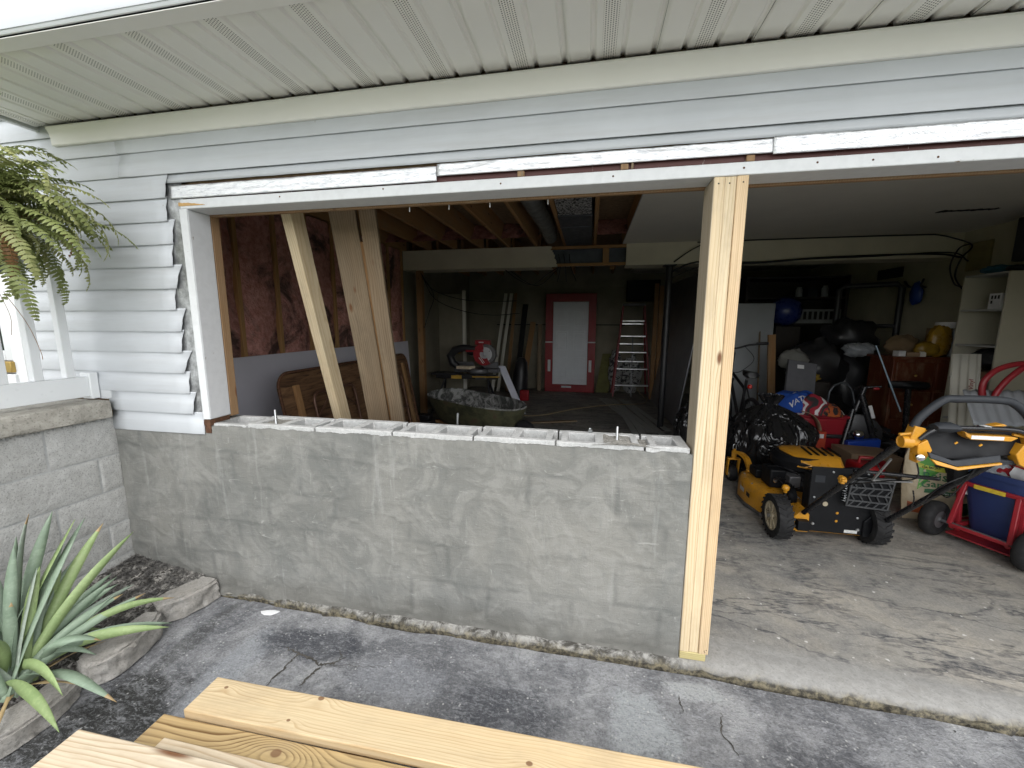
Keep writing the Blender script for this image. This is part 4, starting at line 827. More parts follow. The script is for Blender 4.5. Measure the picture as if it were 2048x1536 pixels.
for i in range(8):
    x0, x1 = -3.27 + 0.4064*i + 0.022, -3.27 + 0.4064*(i+1) - 0.022
    if i not in (5, 6):
        lumber('bridging', (x0, 1.95, 2.625), (x1, 1.95, 2.815), 0.019, 0.045, W_DULL, CE, up=(0,1,0)); lumber('bridging', (x0, 1.98, 2.815), (x1, 1.98, 2.625), 0.019, 0.045, W_DULL, CE, up=(0,1,0))
    if i not in (5, 6):
        b = MB(); b.grid(lambda u, v: Vector((x0 + (x1-x0)*u, 3.5 + 0.05*fbm(u*3+i, v*3, 1, 3) + 0.25*v, 2.61 + 0.23*v)), 10, 6); b.build('insulation_batt', M_BATT, CE, smooth=60)
# ducts between the joists
duct = thing('sheet_metal_duct', 'dark metal duct with speckled liner between the exposed ceiling joists', 'duct', (-0.64, 2.5, 2.6))
g = G('speckled duct liner'); v = g.noise(60, 2, 0.5); M_LINER = g.out(g.ramp(v, (0.47, (0.02,0.02,0.02)), (0.53, (0.50,0.50,0.49))), 0.7)
b = MB(); b.bx(-0.805, -0.475, 1.75, 2.50, 2.605, 2.82); b.build('duct_liner', M_LINER, duct, bevel=0.004)
b = MB(); b.bx(-0.815, -0.465, 2.502, 4.05, 2.59, 2.82); b.bx(-0.82, -0.46, 2.95, 2.98, 2.585, 2.825); b.build('duct_run', M_STEEL, duct, bevel=0.004)
b = MB(); pts = []; rs = []
for i in range(60):
    t = i/59; pts.append((-1.03 + 0.02*math.sin(t*9), 0.6 + 3.3*t, 2.70 - 0.02*math.sin(t*7))); rs.append(0.095 + 0.006*math.sin(i*1.9) + 0.004*fbm(i*0.5, 0, 0, 2))
b.tube(pts, rs, 18); b.build('flexible_duct', plain('grey flexible duct', (0.22,0.23,0.215), 0.5, metal=0.25, var=0.35, nscale=14, bump=0.6, bscale=40), None, smooth=60, **L('grey flexible duct sagging between the ceiling joists', 'duct'))
# boxed beam across the room, opened in the middle
beam = thing('boxed_beam', 'cream drywall boxed beam across the room, torn open in the middle', 'beam', (0, 4.1, 2.32))
def beam_sheet(x0, x1, rag0, rag1):
    b = MB(); n = 40; vs = []
    for i in range(n+1):
        z = 2.318 + 0.283*i/n; r0 = 0.05*fbm(z*22, 1, 0, 4) - 0.10*(2.6-z)/0.28 if rag0 else 0; r1 = 0.055*fbm(z*26, 4, 0, 4) + 0.10*(2.6-z)/0.28 if rag1 else 0
        vs += [Vector((x0+r0, 4.10, z)), Vector((x1+r1, 4.10, z)), Vector((x0+r0, 4.113, z)), Vector((x1+r1, 4.113, z))]
    b.add(vs, [f for i in range(n) for f in ((4*i, 4*i+1, 4*i+5, 4*i+4), (4*i+2, 4*i+6, 4*i+7, 4*i+3), (4*i, 4*i+4, 4*i+6, 4*i+2), (4*i+1, 4*i+3, 4*i+7, 4*i+5))])
    b.bx(min(x0, x1), max(x0, x1) , 4.114, 4.45, 2.318, 2.331)
    b.build('drywall_face', M_CREAM, beam)
beam_sheet(-3.30, -1.03, False, True); beam_sheet(0.0, 3.868, False, False)
b = MB(); b.bx(-3.30, 3.86, 4.20, 4.32, 2.34, 2.352); b.bx(-3.30, 3.86, 4.255, 4.265, 2.352, 2.568); b.bx(-3.30, 3.86, 4.20, 4.32, 2.568, 2.58); b.build('steel_girder', M_STEEL, beam)
for z in (2.345, 2.58): lumber('nailer', (-1.1, 4.15, z), (0.05, 4.15, z), 0.04, 0.038, M_JOIST, beam)
lumber('nailer', (-0.27, 4.15, 2.365), (-0.27, 4.15, 2.56), 0.085, 0.03, M_JOIST, beam, up=(0,1,0)); lumber('nailer', (-0.16, 4.6, 2.33), (-0.16, 4.6, 2.59), 0.06, 0.04, M_JOIST, beam, up=(0,1,0))
col_ = thing('steel_column', 'black round steel column under the boxed beam', 'column', (0.59, 4.2, 0))
b = MB(); b.lathe((0.59, 4.2, 0.012), (0,0,1), [(0.044,0),(0.044,2.294)], 18); b.build('pipe', M_BLACK, col_, smooth=40)
b = MB(); b.bx(0.49, 0.69, 4.1+0.015, 4.3, 0.003, 0.0115); b.bx(0.51, 0.67, 4.12, 4.28, 2.307, 2.317); b.build('plate', M_BLACK, col_)
# left wall: studs and batts in the front half, painted board behind
for i in range(10):
    y = 0.24 + 0.42*i; lumber('stud', (-3.30, y, 0.0), (-3.30, y, 2.6), 0.088, 0.038, M_JOIST, LW, up=(0,1,0))
    if i < 9:
        b = MB(); b.grid(lambda u, v: Vector((-3.285 + 0.045*math.sin(math.pi*u)**0.6 + 0.02*fbm(u*3, v*8, i, 4), y + 0.020 + 0.380*u, 0.02 + 2.56*v)), 10, 40); b.build('insulation_batt', M_BATT, LW, smooth=60)
struct('top_plate', M_JOIST, -3.34, -3.256, 0.2, 4.1, 2.601, 2.68, LW)
struct('painted_board', M_CREAM_SHADE, -3.3445, -3.28, 4.06, 7.5, 0.0, 2.6, LW)
lumber('wall_post', (-3.06, 4.2, 0.0), (-3.06, 4.2, 2.315), 0.09, 0.09, W_OLD, LW, up=(0,1,0))
ldoor = thing('panel_door', 'pale cream slab door standing by the left wall past the beam', 'door', (-3.1, 5.5, 0))
b = MB(); b.bx(-3.275, -2.80, 5.50, 5.535, 0.01, 2.06); b.build('door_slab', M_CREAM_SHADE, ldoor, bevel=0.004)
b = MB(); b.bx(-2.798, -2.74, 5.48, 5.54, 0.0, 2.12); b.build('door_casing', M_CEIL, ldoor, bevel=0.004)
b = MB(); b.lathe((-2.86, 5.50, 0.98), (0,-1,0), [(0.025,0),(0.012,0.012),(0.012,0.035),(0.028,0.045),(0.03,0.06),(0.016,0.07)], 14); b.build('knob', M_BRASS, ldoor, smooth=40)
# cables
def cable(label, pts, r=0.006, sm=7, parent=None, mat=None):
    b = MB(); b.tube(pts, r, 6, sm=sm); b.build('cable', mat or M_CABLE, None, smooth=60, **L(label, 'cable', 'cables hanging in the garage'))
cable('thin black cable strung from the left post in the upper curve', [(-3.02,4.15,2.28),(-2.9,4.3,2.05),(-2.6,4.7,1.92),(-2.2,5.2,1.90),(-1.8,5.6,1.93)])
cable('thin black cable strung from the left post in the lower curve', [(-3.01,4.16,2.26),(-2.86,4.3,1.9),(-2.5,4.6,1.72),(-2.1,5.0,1.66),(-1.7,5.4,1.70)])
cable('black cable dropping down beside the left post', [(-3.0,4.14,2.24),(-2.84,4.2,1.95),(-2.92,4.2,1.7),(-3.0,4.18,1.45)])
cable('black cable loop drooping under the left boxed beam', [(-1.75,4.3,2.33),(-1.55,4.35,2.18),(-1.32,4.35,2.10),(-1.1,4.3,2.24),(-0.88,4.25,2.36)])
cable('second black cable loop close beside the drooping loop', [(-1.7,4.5,2.33),(-1.4,4.5,2.13),(-1.2,4.5,2.12),(-0.95,4.4,2.33)])
for i, x in enumerate((-0.93, -0.86, -0.78)): cable(('left', 'middle', 'right')[i] + 'most of three short cables hanging in the torn beam gap', [(x,4.18,2.5),(x+0.03,4.16,2.32),(x+0.06*(i-1)+.05,4.2,2.12)])
cable('long black cable bundle running along the face of the beam', [(0.55,4.2,2.19),(0.9,4.08,2.33),(1.6,4.07,2.31),(2.3,4.07,2.345),(3.0,4.07,2.36),(3.6,4.07,2.355),(3.82,4.05,2.31)], 0.011)
cable('second cable sagging just under the bundle on the beam', [(0.6,4.2,2.14),(1.0,4.06,2.28),(1.7,4.06,2.30),(2.2,4.06,2.33),(2.9,4.06,2.345),(3.7,4.06,2.37),(3.83,3.95,2.25)], 0.007)
cable('slanting cable from the ceiling down to the black column', [(0.95,4.06,2.55),(0.8,4.06,2.47),(0.62,4.09,2.34)], 0.008)
cable('straight cable clipped along the ceiling edge of the beam', [(0.9,4.085,2.585),(1.8,4.085,2.59),(2.7,4.085,2.59),(3.55,4.085,2.585)], 0.008, sm=2)
cable('cable curling off the beam end down the right wall', [(3.55,4.085,2.585),(3.66,4.0,2.53),(3.80,3.9,2.42),(3.72,3.9,2.28),(3.70,3.92,2.08),(3.80,3.9,1.90)], 0.008)
cable('short looped cable beside the yellowed panel on the right wall', [(3.85,3.98,2.45),(3.74,3.98,2.40),(3.68,3.98,2.2),(3.75,3.98,2.0),(3.83,3.96,1.96)], 0.008)

# ------------------------------------------------------------------ left side: leaning boards, drywall, folding table
dw = MB()
dw.hexa([(-3.15, 0.30, 0.003), (-3.137, 0.30, 0.003), (-3.137, 4.0, 0.003), (-3.15, 4.0, 0.003)], [(-3.215, 0.30, 1.25), (-3.202, 0.30, 1.25), (-3.202, 4.0, 1.25), (-3.215, 4.0, 1.25)])
dw.build('drywall_board', M_DRYW, None, **L('long grey drywall board leaning low along the insulated left wall', 'drywall board'))
GL = 'long studs leaning behind the block wall'
def lean(label, top, bot, m, w_=0.089, h=0.040, ang=0.0, **k):
    t, bt = Vector(top), Vector(bot); d = (t-bt).normalized()
    return lumber('stud', bt, t, w_, h, m, None, up=(math.sin(ang), -math.cos(ang), 0), **L(label, 'stud', GL), **k)
lean('nearest leaning stud with a sunlit pale edge, left of the pair', (-2.09, 0.26, 2.22), (-2.255, 1.10, 0.03), W_PINE, 0.062, 0.105, ang=0.0, bow=0.01)
lean('broad leaning stud at the left of the paired studs', (-1.905, 0.46, 2.25), (-2.078, 1.25, 0.03), W_DULL, 0.155, 0.040, ang=0.25)
lean('slim leaning stud at the right of the paired studs', (-1.745, 0.47, 2.20), (-1.900, 1.24, 0.03), W_DULL, 0.095, 0.040, ang=0.25, bow=0.012)
lean('short stud wedged between the paired leaning studs', (-1.86, 0.56, 2.02), (-1.99, 1.30, 0.03), W_OLD, 0.089, 0.040, ang=0.25)
ft = thing('folding_table', 'brown folding table leaning on edge with its metal legs showing', 'table', (-2.7, 2.0, 0.003))
def tp(y, z, off=0.0):   # on the leaning underside: z runs up the slope
    k = z/1.12; return Vector((-2.60 - 0.20*k + off, y, 0.02 + z*0.99 + 0.0*off))
def rrect(y0, y1, z0, z1, r, n=6):
    out = []
    for cy, cz, a0 in ((y1-r, z1-r, 0), (y0+r, z1-r, 90), (y0+r, z0+r, 180), (y1-r, z0+r, 270)):
        for k in range(n+1): a = R(a0 + 90*k/n); out.append((cy + r*math.cos(a), cz + r*math.sin(a)))
    return out
g = G('brown plywood underside'); nn = g.noise(1.0, 6, 0.65, vec=g.map((9, 3.2, 26)), dist=1.3); M_PLY = g.out(g.ramp(nn, (0.36, (0.05,0.026,0.013)), (0.5, (0.15,0.08,0.04)), (0.68, (0.23,0.13,0.065))), 0.6, 0, g.bump(nn, 0.3, 0.003))
b = MB(); b.prism([tp(y, z) for y, z in rrect(0.86, 3.05, 0.0, 1.12, 0.12)], (-0.02, 0, 0)); b.build('table_top', M_PLY, ft, bevel=0.003)
b = MB(); b.tube([tp(y, z, 0.004) for y, z in rrect(0.855, 3.055, -0.005, 1.125, 0.12)], 0.012, 6, close=True); b.build('edge_band', M_RUST, ft, smooth=60)
M_TLEG = plain('brown enamelled tube', (0.14,0.075,0.05), 0.4, metal=0.4)
for y0, y1 in ((1.16, 1.75), (2.15, 2.75)):
    b = MB(); b.tube([tp(y, z, 0.045) for y, z in rrect(y0, y1, 0.14, 0.93, 0.07, 4)], 0.014, 8, close=True); b.tube([tp(y0, 0.5, 0.045), tp(y1, 0.5, 0.045)], 0.012, 8); b.tube([tp(y0, 0.72, 0.045), tp((y0+y1)/2, 0.93, 0.03), tp(y1, 0.72, 0.045)], 0.008, 6); b.build('leg', M_TLEG, ft, smooth=60)
for y in (1.02, 2.9):
    b = MB(); b.bar(tp(y, 0.10, 0.02), tp(y, 1.02, 0.02), 0.05, 0.03, (1,0,0)); b.build('batten', W_OLD, ft, bevel=0.003)

# ------------------------------------------------------------------ wheelbarrow
wb = thing('wheelbarrow', 'mud green wheelbarrow with a tray splattered in dried cement', 'wheelbarrow', (-1.9, 3.3, 0))
g = G('cement splattered tray'); n = g.noise(5.5, 7, 0.72, dist=1.4); M_SPLAT = g.out(g.ramp(n, (0.44, (0.075,0.078,0.072)), (0.50, (0.20,0.20,0.19)), (0.56, (0.36,0.36,0.345))), 0.85, 0, g.bump(n, 0.5, 0.01))
g = G('olive tray paint'); n = g.noise(5, 7, 0.7); M_OLIVE = g.out(g.ramp(n, (0.40, (0.035,0.036,0.02)), (0.56, (0.085,0.085,0.042)), (0.68, (0.09,0.055,0.036))), 0.7, 0, g.bump(n, 0.3, 0.006))
def tray(off):
    secs = []
    for k, (s, dz) in enumerate(((1.0, 0.0), (0.985, -0.03), (0.93, -0.12), (0.84, -0.25), (0.72, -0.33), (0.40, -0.345), (0.05, -0.345))):
        sec = []
        for i in range(36):
            a = 2*math.pi*i/36; ca, sa = math.cos(a), math.sin(a); e = 0.72
            lx = 0.76*math.copysign(abs(ca)**e, ca)*s + (0.05*(1-s)); ly = (0.40 if ca < 0 else 0.40*(1-0.42*ca*ca))*math.copysign(abs(sa)**e, sa)*s
            th = R(-24); x = lx*math.cos(th) - ly*math.sin(th); y = lx*math.sin(th) + ly*math.cos(th)
            sec.append(Vector((-1.93 + x, 3.36 + y, 0.50 + dz - off*(1 if k > 1 else 0) - 0.05*lx + (0.012 if k == 0 else 0) + 0.008*math.sin(3*a))))
        secs.append(sec)
    return secs
b = MB(); s = tray(0.0); b.loft(s, cap=False); b.f.append([6*36 + k for k in range(36)]); b.mi.append(0); b.build('tray_inside', M_SPLAT, wb, smooth=50, normals=False)
b = MB(); s = tray(0.006); s = [[p + (Vector((p.x+1.93, p.y-3.36, 0)).normalized()*0.006) for p in q] for q in s]; b.loft(s, cap=False); b.f.append([6*36 + k for k in range(36)]); b.mi.append(0); b.build('tray', M_OLIVE, wb, smooth=50)
b = MB(); b.tube([p + Vector((0,0,0.004)) for p in tray(0)[0]], 0.011, 8, close=True); b.build('rim', M_SPLAT, wb, smooth=60)
for s in (-1, 1):
    b = MB(); b.bar((-2.55, 3.62+0.17*s, 0.155), (-1.25, 3.05+0.05*s, 0.13), 0.04, 0.04); b.bar((-2.25, 3.50+0.18*s, 0.14), (-2.30, 3.52+0.2*s, 0.004), 0.03, 0.012); b.build('leg', W_OLD, wb)
b = MB(); b.lathe((-1.22, 3.02, 0.17), (0.4, 0.9, 0), [(0.06,-0.045),(0.14,-0.05),(0.165,-0.02),(0.165,0.02),(0.14,0.05),(0.06,0.045)], 20); b.build('wheel', M_BLACK, wb, smooth=40)

# ------------------------------------------------------------------ mitre saw on its stand
M_SAWRED = plain('saw red', (0.30,0.012,0.018), 0.35, var=0.15); M_SAWGREY = plain('saw cast grey', (0.12,0.12,0.125), 0.45, metal=0.4, var=0.2); M_YTAB = plain('yellow tab', (0.55,0.33,0.05), 0.45)
M_WHITEP = plain('white print', (0.7,0.7,0.7), 0.6); M_SILV = plain('brushed aluminium', (0.55,0.56,0.57), 0.35, metal=0.9, var=0.1)
st = thing('saw_stand', 'black folding saw stand with yellow clamps', 'stand', (-2.4, 4.7, 0))
b = MB(); b.bx(-3.0, -1.95, 4.60, 4.70, 0.60, 0.68); b.bx(-3.06, -2.62, 4.52, 4.78, 0.665, 0.70); b.build('beam', M_BLACK, st, bevel=0.01)
for x, dx in ((-2.85, -0.15), (-2.1, 0.12)):
    for s in (-1, 1):
        b = MB(); b.tube([(x, 4.65, 0.60), (x+dx, 4.65+0.32*s, 0.004)], 0.018, 8); b.build('leg', M_BLACK, st, smooth=60)
for x in (-2.62, -2.2):
    b = MB(); b.bx(x-0.10, x+0.08, 4.575, 4.599, 0.60, 0.665); b.build('clamp', M_YTAB if x < -2.5 else M_SAWGREY, st, bevel=0.005)
saw = thing('mitre_saw', 'red and black sliding mitre saw with a round blade guard on the stand', 'mitre saw', (-2.35, 4.65, 0.70))
b = MB(); b.lathe((-2.27, 4.68, 0.702), (0,0,1), [(0.20,0),(0.21,0.02),(0.20,0.07),(0.17,0.085)], 24); b.bx(-2.68, -1.92, 4.60, 4.80, 0.715, 0.775); b.build('base', M_SAWGREY, saw, bevel=0.006, smooth=40)
b = MB(); b.bx(-2.66, -2.36, 4.70, 4.73, 0.78, 0.88); b.bx(-2.2, -1.94, 4.70, 4.73, 0.78, 0.88); b.build('fence', M_SAWGREY, saw, bevel=0.006)
b = MB(); b.lathe((-2.13, 4.62, 1.02), (0,1,0), [(0.155,0),(0.16,0.004),(0.155,0.008),(0.05,0.009)], 36); b.build('blade', M_SILV, saw, smooth=30)
b = MB()
for k in range(22):
    pass
pr = [(0.175*math.cos(R(a)), 0.175*math.sin(R(a))) for a in range(-60, 101, 8)]; inn = [(0.115*math.cos(R(a)), 0.115*math.sin(R(a))) for a in range(100, -61, -8)]
b.prism([(-2.13+x, 4.585, 1.02+z) for x, z in pr+inn], (0, 0.09, 0)); b.build('lower_guard', plain('smoky blade guard', (0.14,0.14,0.14), 0.25), saw, bevel=0.004)
pr = [(0.185*math.cos(R(a)), 0.185*math.sin(R(a))) for a in range(95, 306, 8)]; inn = [(0.075*math.cos(R(a)), 0.075*math.sin(R(a))) for a in range(305, 94, -8)]
b = MB(); b.prism([(-2.15+x, 4.58, 1.02+z) for x, z in pr+inn], (0, 0.10, 0)); b.bx(-2.30, -2.05, 4.585, 4.69, 1.17, 1.25); b.build('upper_guard', M_SAWRED, saw, bevel=0.008)
b = MB(); b.lathe((-2.15, 4.56, 1.02), (0,-1,0), [(0.03,0),(0.03,0.02),(0.02,0.026)], 12); b.build('arbor_nut', M_SILV, saw, smooth=30)
b = MB(); b.lathe((-2.20, 4.70, 1.06), (-1,0.1,0.0), [(0.065,0),(0.075,0.05),(0.075,0.22),(0.06,0.26),(0.03,0.27)], 18); b.build('motor', M_BLACK, saw, smooth=40)
b = MB(); b.bx(-2.46, -2.16, 4.57, 4.60, 1.055, 1.085); b.build('red_arm', M_SAWRED, saw, bevel=0.006)
b = MB(); b.tube([(-2.30,4.62,1.10),(-2.5,4.62,1.12),(-2.66,4.62,1.08),(-2.74,4.62,0.98),(-2.70,4.62,0.86),(-2.60,4.62,0.80)], [0.045,0.06,0.065,0.07,0.065,0.05], 12); b.build('handle', M_BLACK, saw, smooth=60)
b = MB(); b.tube([(-2.45,4.8,0.98),(-1.98,4.8,0.98)], 0.014, 10); b.tube([(-2.45,4.86,0.98),(-1.98,4.86,0.98)], 0.014, 10); b.build('slide_rail', M_SILV, saw, smooth=60)
text('SAW', 'logo', M_WHITEP, saw, (-2.20, 4.579, 0.93), (0.75,0,-0.65), (0.65,0,0.75), 0.05) if False else None
b = MB(); b.bx(-2.235, -2.155, 4.5765, 4.5795, 1.205, 1.22); b.bar((-2.235,4.5775,0.965),(-2.16,4.5775,0.865),0.003,0.012,(1,0,0.7)); b.bar((-2.21,4.5775,0.975),(-2.14,4.5775,0.88),0.003,0.008,(1,0,0.7)); b.build('white_marking', M_WHITEP, saw)
ob = MB(); ob.hexa([(-2.60,4.50,0.776),(-2.37,4.48,0.776),(-2.30,4.58,0.776),(-2.56,4.59,0.776)], [(-2.60,4.50,0.825),(-2.37,4.48,0.825),(-2.30,4.58,0.825),(-2.56,4.59,0.825)]); ob.build('wood_offcut', W_WHITE, None, bevel=0.003, **L('short pale wood offcut lying on the mitre saw table', 'offcut'))
b = MB(); b.bar((-2.33, 4.50, 0.655), (-1.86, 4.47, 0.665), 0.02, 0.02); b.build('clamp_bar', M_YTAB, None, bevel=0.004, **L('ochre clamp bar sticking out below the saw to the right', 'clamp bar'))
b = MB(); b.prism([(-1.98,4.88,0.80),(-1.86,4.88,0.80),(-1.86,4.90,0.80),(-1.965,4.90,0.80),(-1.965,4.96,0.80),(-1.98,4.96,0.80)], (0.38, -0.10, -0.795)); b.build('vinyl_trim', plain('white trim', (0.62,0.63,0.72), 0.4), None, **L('white vinyl trim length leaning down from the mitre saw', 'trim'))

# ------------------------------------------------------------------ back of the room
M_RED = plain('red packing board', (0.27,0.014,0.017), 0.5, var=0.18, nscale=4); M_DOORW = plain('primed white door', (0.72,0.75,0.78), 0.45, var=0.04)
pd = thing('packaged_door', 'white panel door still in its red shipping frame against the back wall', 'door', (-0.87, 7.2, 0))
X0, X1, YF = -1.42, -0.33, 7.14
b = MB(); b.bx(X0, X0+0.16, YF, YF+0.12, 0.004, 2.16); b.bx(X1-0.16, X1, YF, YF+0.12, 0.004, 2.16); b.bx(X0+0.16, X1-0.16, YF, YF+0.12, 0.004, 0.165); b.bx(X0+0.16, X1-0.16, YF, YF+0.12, 1.99, 2.16); b.bx(X0+0.01, X1-0.01, YF-0.012, YF-0.001, 0.02, 0.08); b.build('shipping_frame', M_RED, pd, bevel=0.006)
b = MB(); b.bx(X0+0.165, X1-0.165, YF+0.04, YF+0.08, 0.17, 1.985); b.build('door_slab', M_DOORW, pd)
for cx in (-1.065, -0.685):
    for z0, z1 in ((0.30, 0.78), (0.92, 1.35), (1.46, 1.82)):
        b = MB(); w2 = 0.13
        for a, c_, d, e in ((cx-w2, cx+w2, z0, z0+0.02), (cx-w2, cx+w2, z1-0.02, z1), (cx-w2, cx-w2+0.02, z0+0.02, z1-0.02), (cx+w2-0.02, cx+w2, z0+0.02, z1-0.02)): b.bx(a, c_, YF+0.028, YF+0.041, d, e)
        b.bx(cx-w2+0.04, cx+w2-0.04, YF+0.032, YF+0.041, z0+0.04, z1-0.04); b.build('door_moulding', M_DOORW, pd, bevel=0.004)
b = MB(); b.bx(X0-0.003, X0+0.165, YF-0.004, YF-0.001, 1.10, 1.125); b.bx(X1-0.165, X1+0.003, YF-0.004, YF-0.001, 1.10, 1.125); b.build('strap', M_WHITEP, pd)
for (a, c_, d, e) in ((X0+0.06, X0+0.12, 0.46, 0.72), (X1-0.13, X1-0.07, 0.46, 0.72), (-1.05, -0.83, 0.10, 0.14)):
    b = MB(); b.bx(a, c_, YF-0.0145 if d < 0.2 else YF-0.004, YF-0.0125 if d < 0.2 else YF-0.001, d, e); b.build('label', M_WHITEP, pd)
ld = thing('step_ladder', 'red step ladder with bright aluminium treads left of the upright lumber', 'ladder', (0.42, 6.9, 0))
M_LRED = plain('ladder rail red', (0.20,0.012,0.014), 0.5); 
def lad(z, s): return 0.42 + s*(0.37 - 0.085*z)
for s in (-1, 1):
    b = MB(); b.bar((lad(0, s), 6.72, 0.01), (lad(1.88, s), 6.94, 1.88), 0.03, 0.075, (0,1,0)); b.build('rail', M_LRED, ld)
    b = MB(); b.bar((lad(0, s)*0.98, 7.24, 0.01), (lad(1.85, s)*0.99, 7.0, 1.85), 0.03, 0.05, (0,1,0)); b.build('rear_rail', M_LRED, ld)
for z in (0.24, 0.58, 0.92, 1.25, 1.56):
    b = MB(); y = 6.72 + 0.22*z/1.88; b.bx(lad(z,-1)+0.016, lad(z,1)-0.016, y-0.04, y+0.05, z, z+0.028); b.build('tread', M_SILV, ld, bevel=0.004)
for z in (0.70, 1.08, 1.50):
    b = MB(); y = 7.24 - 0.24*z/1.85; b.bx(lad(z,-1)+0.016, lad(z,1)-0.016, y-0.015, y+0.015, z, z+0.03); b.build('rear_brace', M_SILV, ld, bevel=0.003)
b = MB(); b.bx(0.20, 0.64, 6.86, 7.06, 1.88, 1.93); b.build('top_cap', M_BLACK, ld, bevel=0.008)
b = MB(); b.bar((0.42, 6.735, 0.02), (0.42, 6.87, 1.25), 0.022, 0.02, (0,1,0)); b.build('centre_rod', M_SAWGREY, ld)
def blob(name, mat, c, r, seed, amp=0.25, flat=0.0, n=26, parent=None, fr=2.2, **props):
    b = MB(); c = Vector(c); vs = []; m = n//2
    for j in range(m+1):
        th = math.pi*j/m
        for i in range(n):
            ph = 2*math.pi*i/n; d = Vector((math.sin(th)*math.cos(ph), math.sin(th)*math.sin(ph), math.cos(th)))
            k = 1 + amp*fbm(d.x*fr + seed, d.y*fr, d.z*fr, 4); p = Vector((d.x*r[0]*k, d.y*r[1]*k, d.z*r[2]*k)); p.z = max(p.z, -r[2]*(1-flat)) if flat else p.z
            vs.append(c + p)
    b.add(vs, [(j*n+i, j*n+(i+1)%n, (j+1)*n+(i+1)%n, (j+1)*n+i) for j in range(m) for i in range(n)])
    return b.build(name, mat, parent, smooth=60, **props)
g = G('printed cement sack'); n = g.noise(9, 5, 0.6, dist=1.5); M_SACK = g.out(g.ramp(n, (0.52, (0.40,0.40,0.39)), (0.55, (0.05,0.05,0.05))), 0.7, 0, g.bump(g.noise(30, 5), 0.5, 0.01))
blob('cement_sack', M_SACK, (0.12, 7.30, 0.48), (0.15, 0.12, 0.47), 3, 0.2, **L('white and black printed sack standing behind the ladder, left side', 'sack', 'sacks behind the ladder'))
blob('cement_sack', M_SACK, (0.46, 7.34, 0.40), (0.22, 0.12, 0.40), 8, 0.25, **L('white and black printed sack seen through the ladder treads', 'sack', 'sacks behind the ladder'))
b = MB(); b.hexa([(-0.30,7.20,0.004),(-0.02,7.20,0.004),(-0.02,7.22,0.004),(-0.30,7.22,0.004)], [(-0.16,7.44,0.85),(0.12,7.44,0.85),(0.12,7.46,0.85),(-0.16,7.46,0.85)]); b.build('green_board', plain('olive green board', (0.13,0.125,0.03), 0.7, var=0.2), None, **L('olive green board leaning between the packaged door and ladder', 'board'))
GV = 'lumber standing at the back of the garage'
for i, (x, y, h, m, lb) in enumerate(((0.80,6.62,2.30,W_OLD,'brown upright timber nearest the ladder'), (0.885,6.55,2.25,W_OLD,'brown upright timber in the middle of the bundle right of the ladder'), (0.965,6.47,1.0,W_DULL,'short pale upright timber at the right of the bundle by the ladder'))):
    lumber('timber', (x, y, 0.004), (x+0.01, y+0.05, h), 0.075, 0.075, m, None, up=(0,1,0), **L(lb, 'timber', GV))
lumber('timber', (-1.56, 7.20, 0.004), (-1.56, 7.30, 1.5), 0.085, 0.04, W_DULL, None, up=(0,1,0), **L('pale upright timber just left of the red packaged door', 'timber', GV))
for i, (x, dx, h, m, lb) in enumerate(((-1.90, 0.16, 1.55, W_OLD, 'brown plank leaning left of the pale upright timber'), (-2.04, 0.12, 1.95, M_DARK, 'dark plank leaning behind the brown plank at the back'), (-2.45, 0.20, 2.2, M_CEIL, 'white strip leaning on the back wall above the mitre saw, right one'), (-2.58, 0.20, 2.2, M_CEIL, 'white strip leaning on the back wall above the mitre saw, left one'), (-2.25, 0.1, 2.2, W_OLD, 'brown strip leaning on the back wall right of the white strips'))):
    lumber('plank', (x, 6.9, 0.004), (x+dx, 7.46, h), 0.12 if i < 2 else 0.07, 0.025, m, None, up=(0,1,0), **L(lb, 'plank', GV))
b = MB(); b.lathe((-1.83, 6.1, 0.004), (0.06,0.05,1), [(0.16,0),(0.17,0.05),(0.15,0.5),(0.12,0.75),(0.06,0.84)], 16); b.build('black_bag', M_BLACK, None, smooth=50, **L('tall narrow black bag standing right of the mitre saw', 'bag'))
b = MB(); b.bx(-1.78,-1.60,5.9,5.99,0.004,0.22); b.build('red_case', M_SAWRED, None, bevel=0.02, **L('small red case on the floor behind the wheelbarrow nose', 'case'))
struct('high_cabinet', M_DARK, 0.30, 0.95, 7.15, 7.49, 2.0, 2.42).__setitem__('kind', 'thing')
bpy.data.objects['high_cabinet']['label'] = 'dark box mounted high on the back wall above the ladder'; bpy.data.objects['high_cabinet']['category'] = 'wall box'
struct('back_header', M_CREAM_SHADE, -2.9, 0.3, 7.44, 7.498, 2.30, 2.46, BW); struct('chair_rail', M_DARK, -2.6, 0.3, 7.48, 7.498, 1.48, 1.50, BW)
GT = 'grey siding offcuts fanned on the floor'
M_STRIP = plain('dusty grey vinyl strip', (0.34,0.345,0.33), 0.6, var=0.1)
for i, (a, c_) in enumerate((((-0.20,6.50),(0.33,4.0)), ((-0.10,6.45),(0.42,3.95)), ((0.02,6.35),(0.48,3.90)), ((0.20,6.30),(0.56,3.80)), ((0.08,6.0),(0.20,3.70)), ((0.28,6.1),(0.66,3.95)), ((0.16,5.6),(0.30,3.6)))):
    nm = ('leftmost', 'second', 'third', 'fourth', 'fifth', 'sixth', 'rightmost')[i]
    lumber('siding_offcut', (a[0], a[1], 0.012+0.007*i), (c_[0], c_[1], 0.012+0.007*i), 0.085, 0.006, M_STRIP, None, bevel=0.0, **L(f'{nm} grey vinyl strip of the fan lying on the floor before the column', 'vinyl strip', GT))
lumber('stick', (-1.38, 4.12, 0.02), (-0.62, 4.40, 0.02), 0.075, 0.02, W_DULL, None, **L('grey wooden stick lying on the floor right of the wheelbarrow', 'stick'))
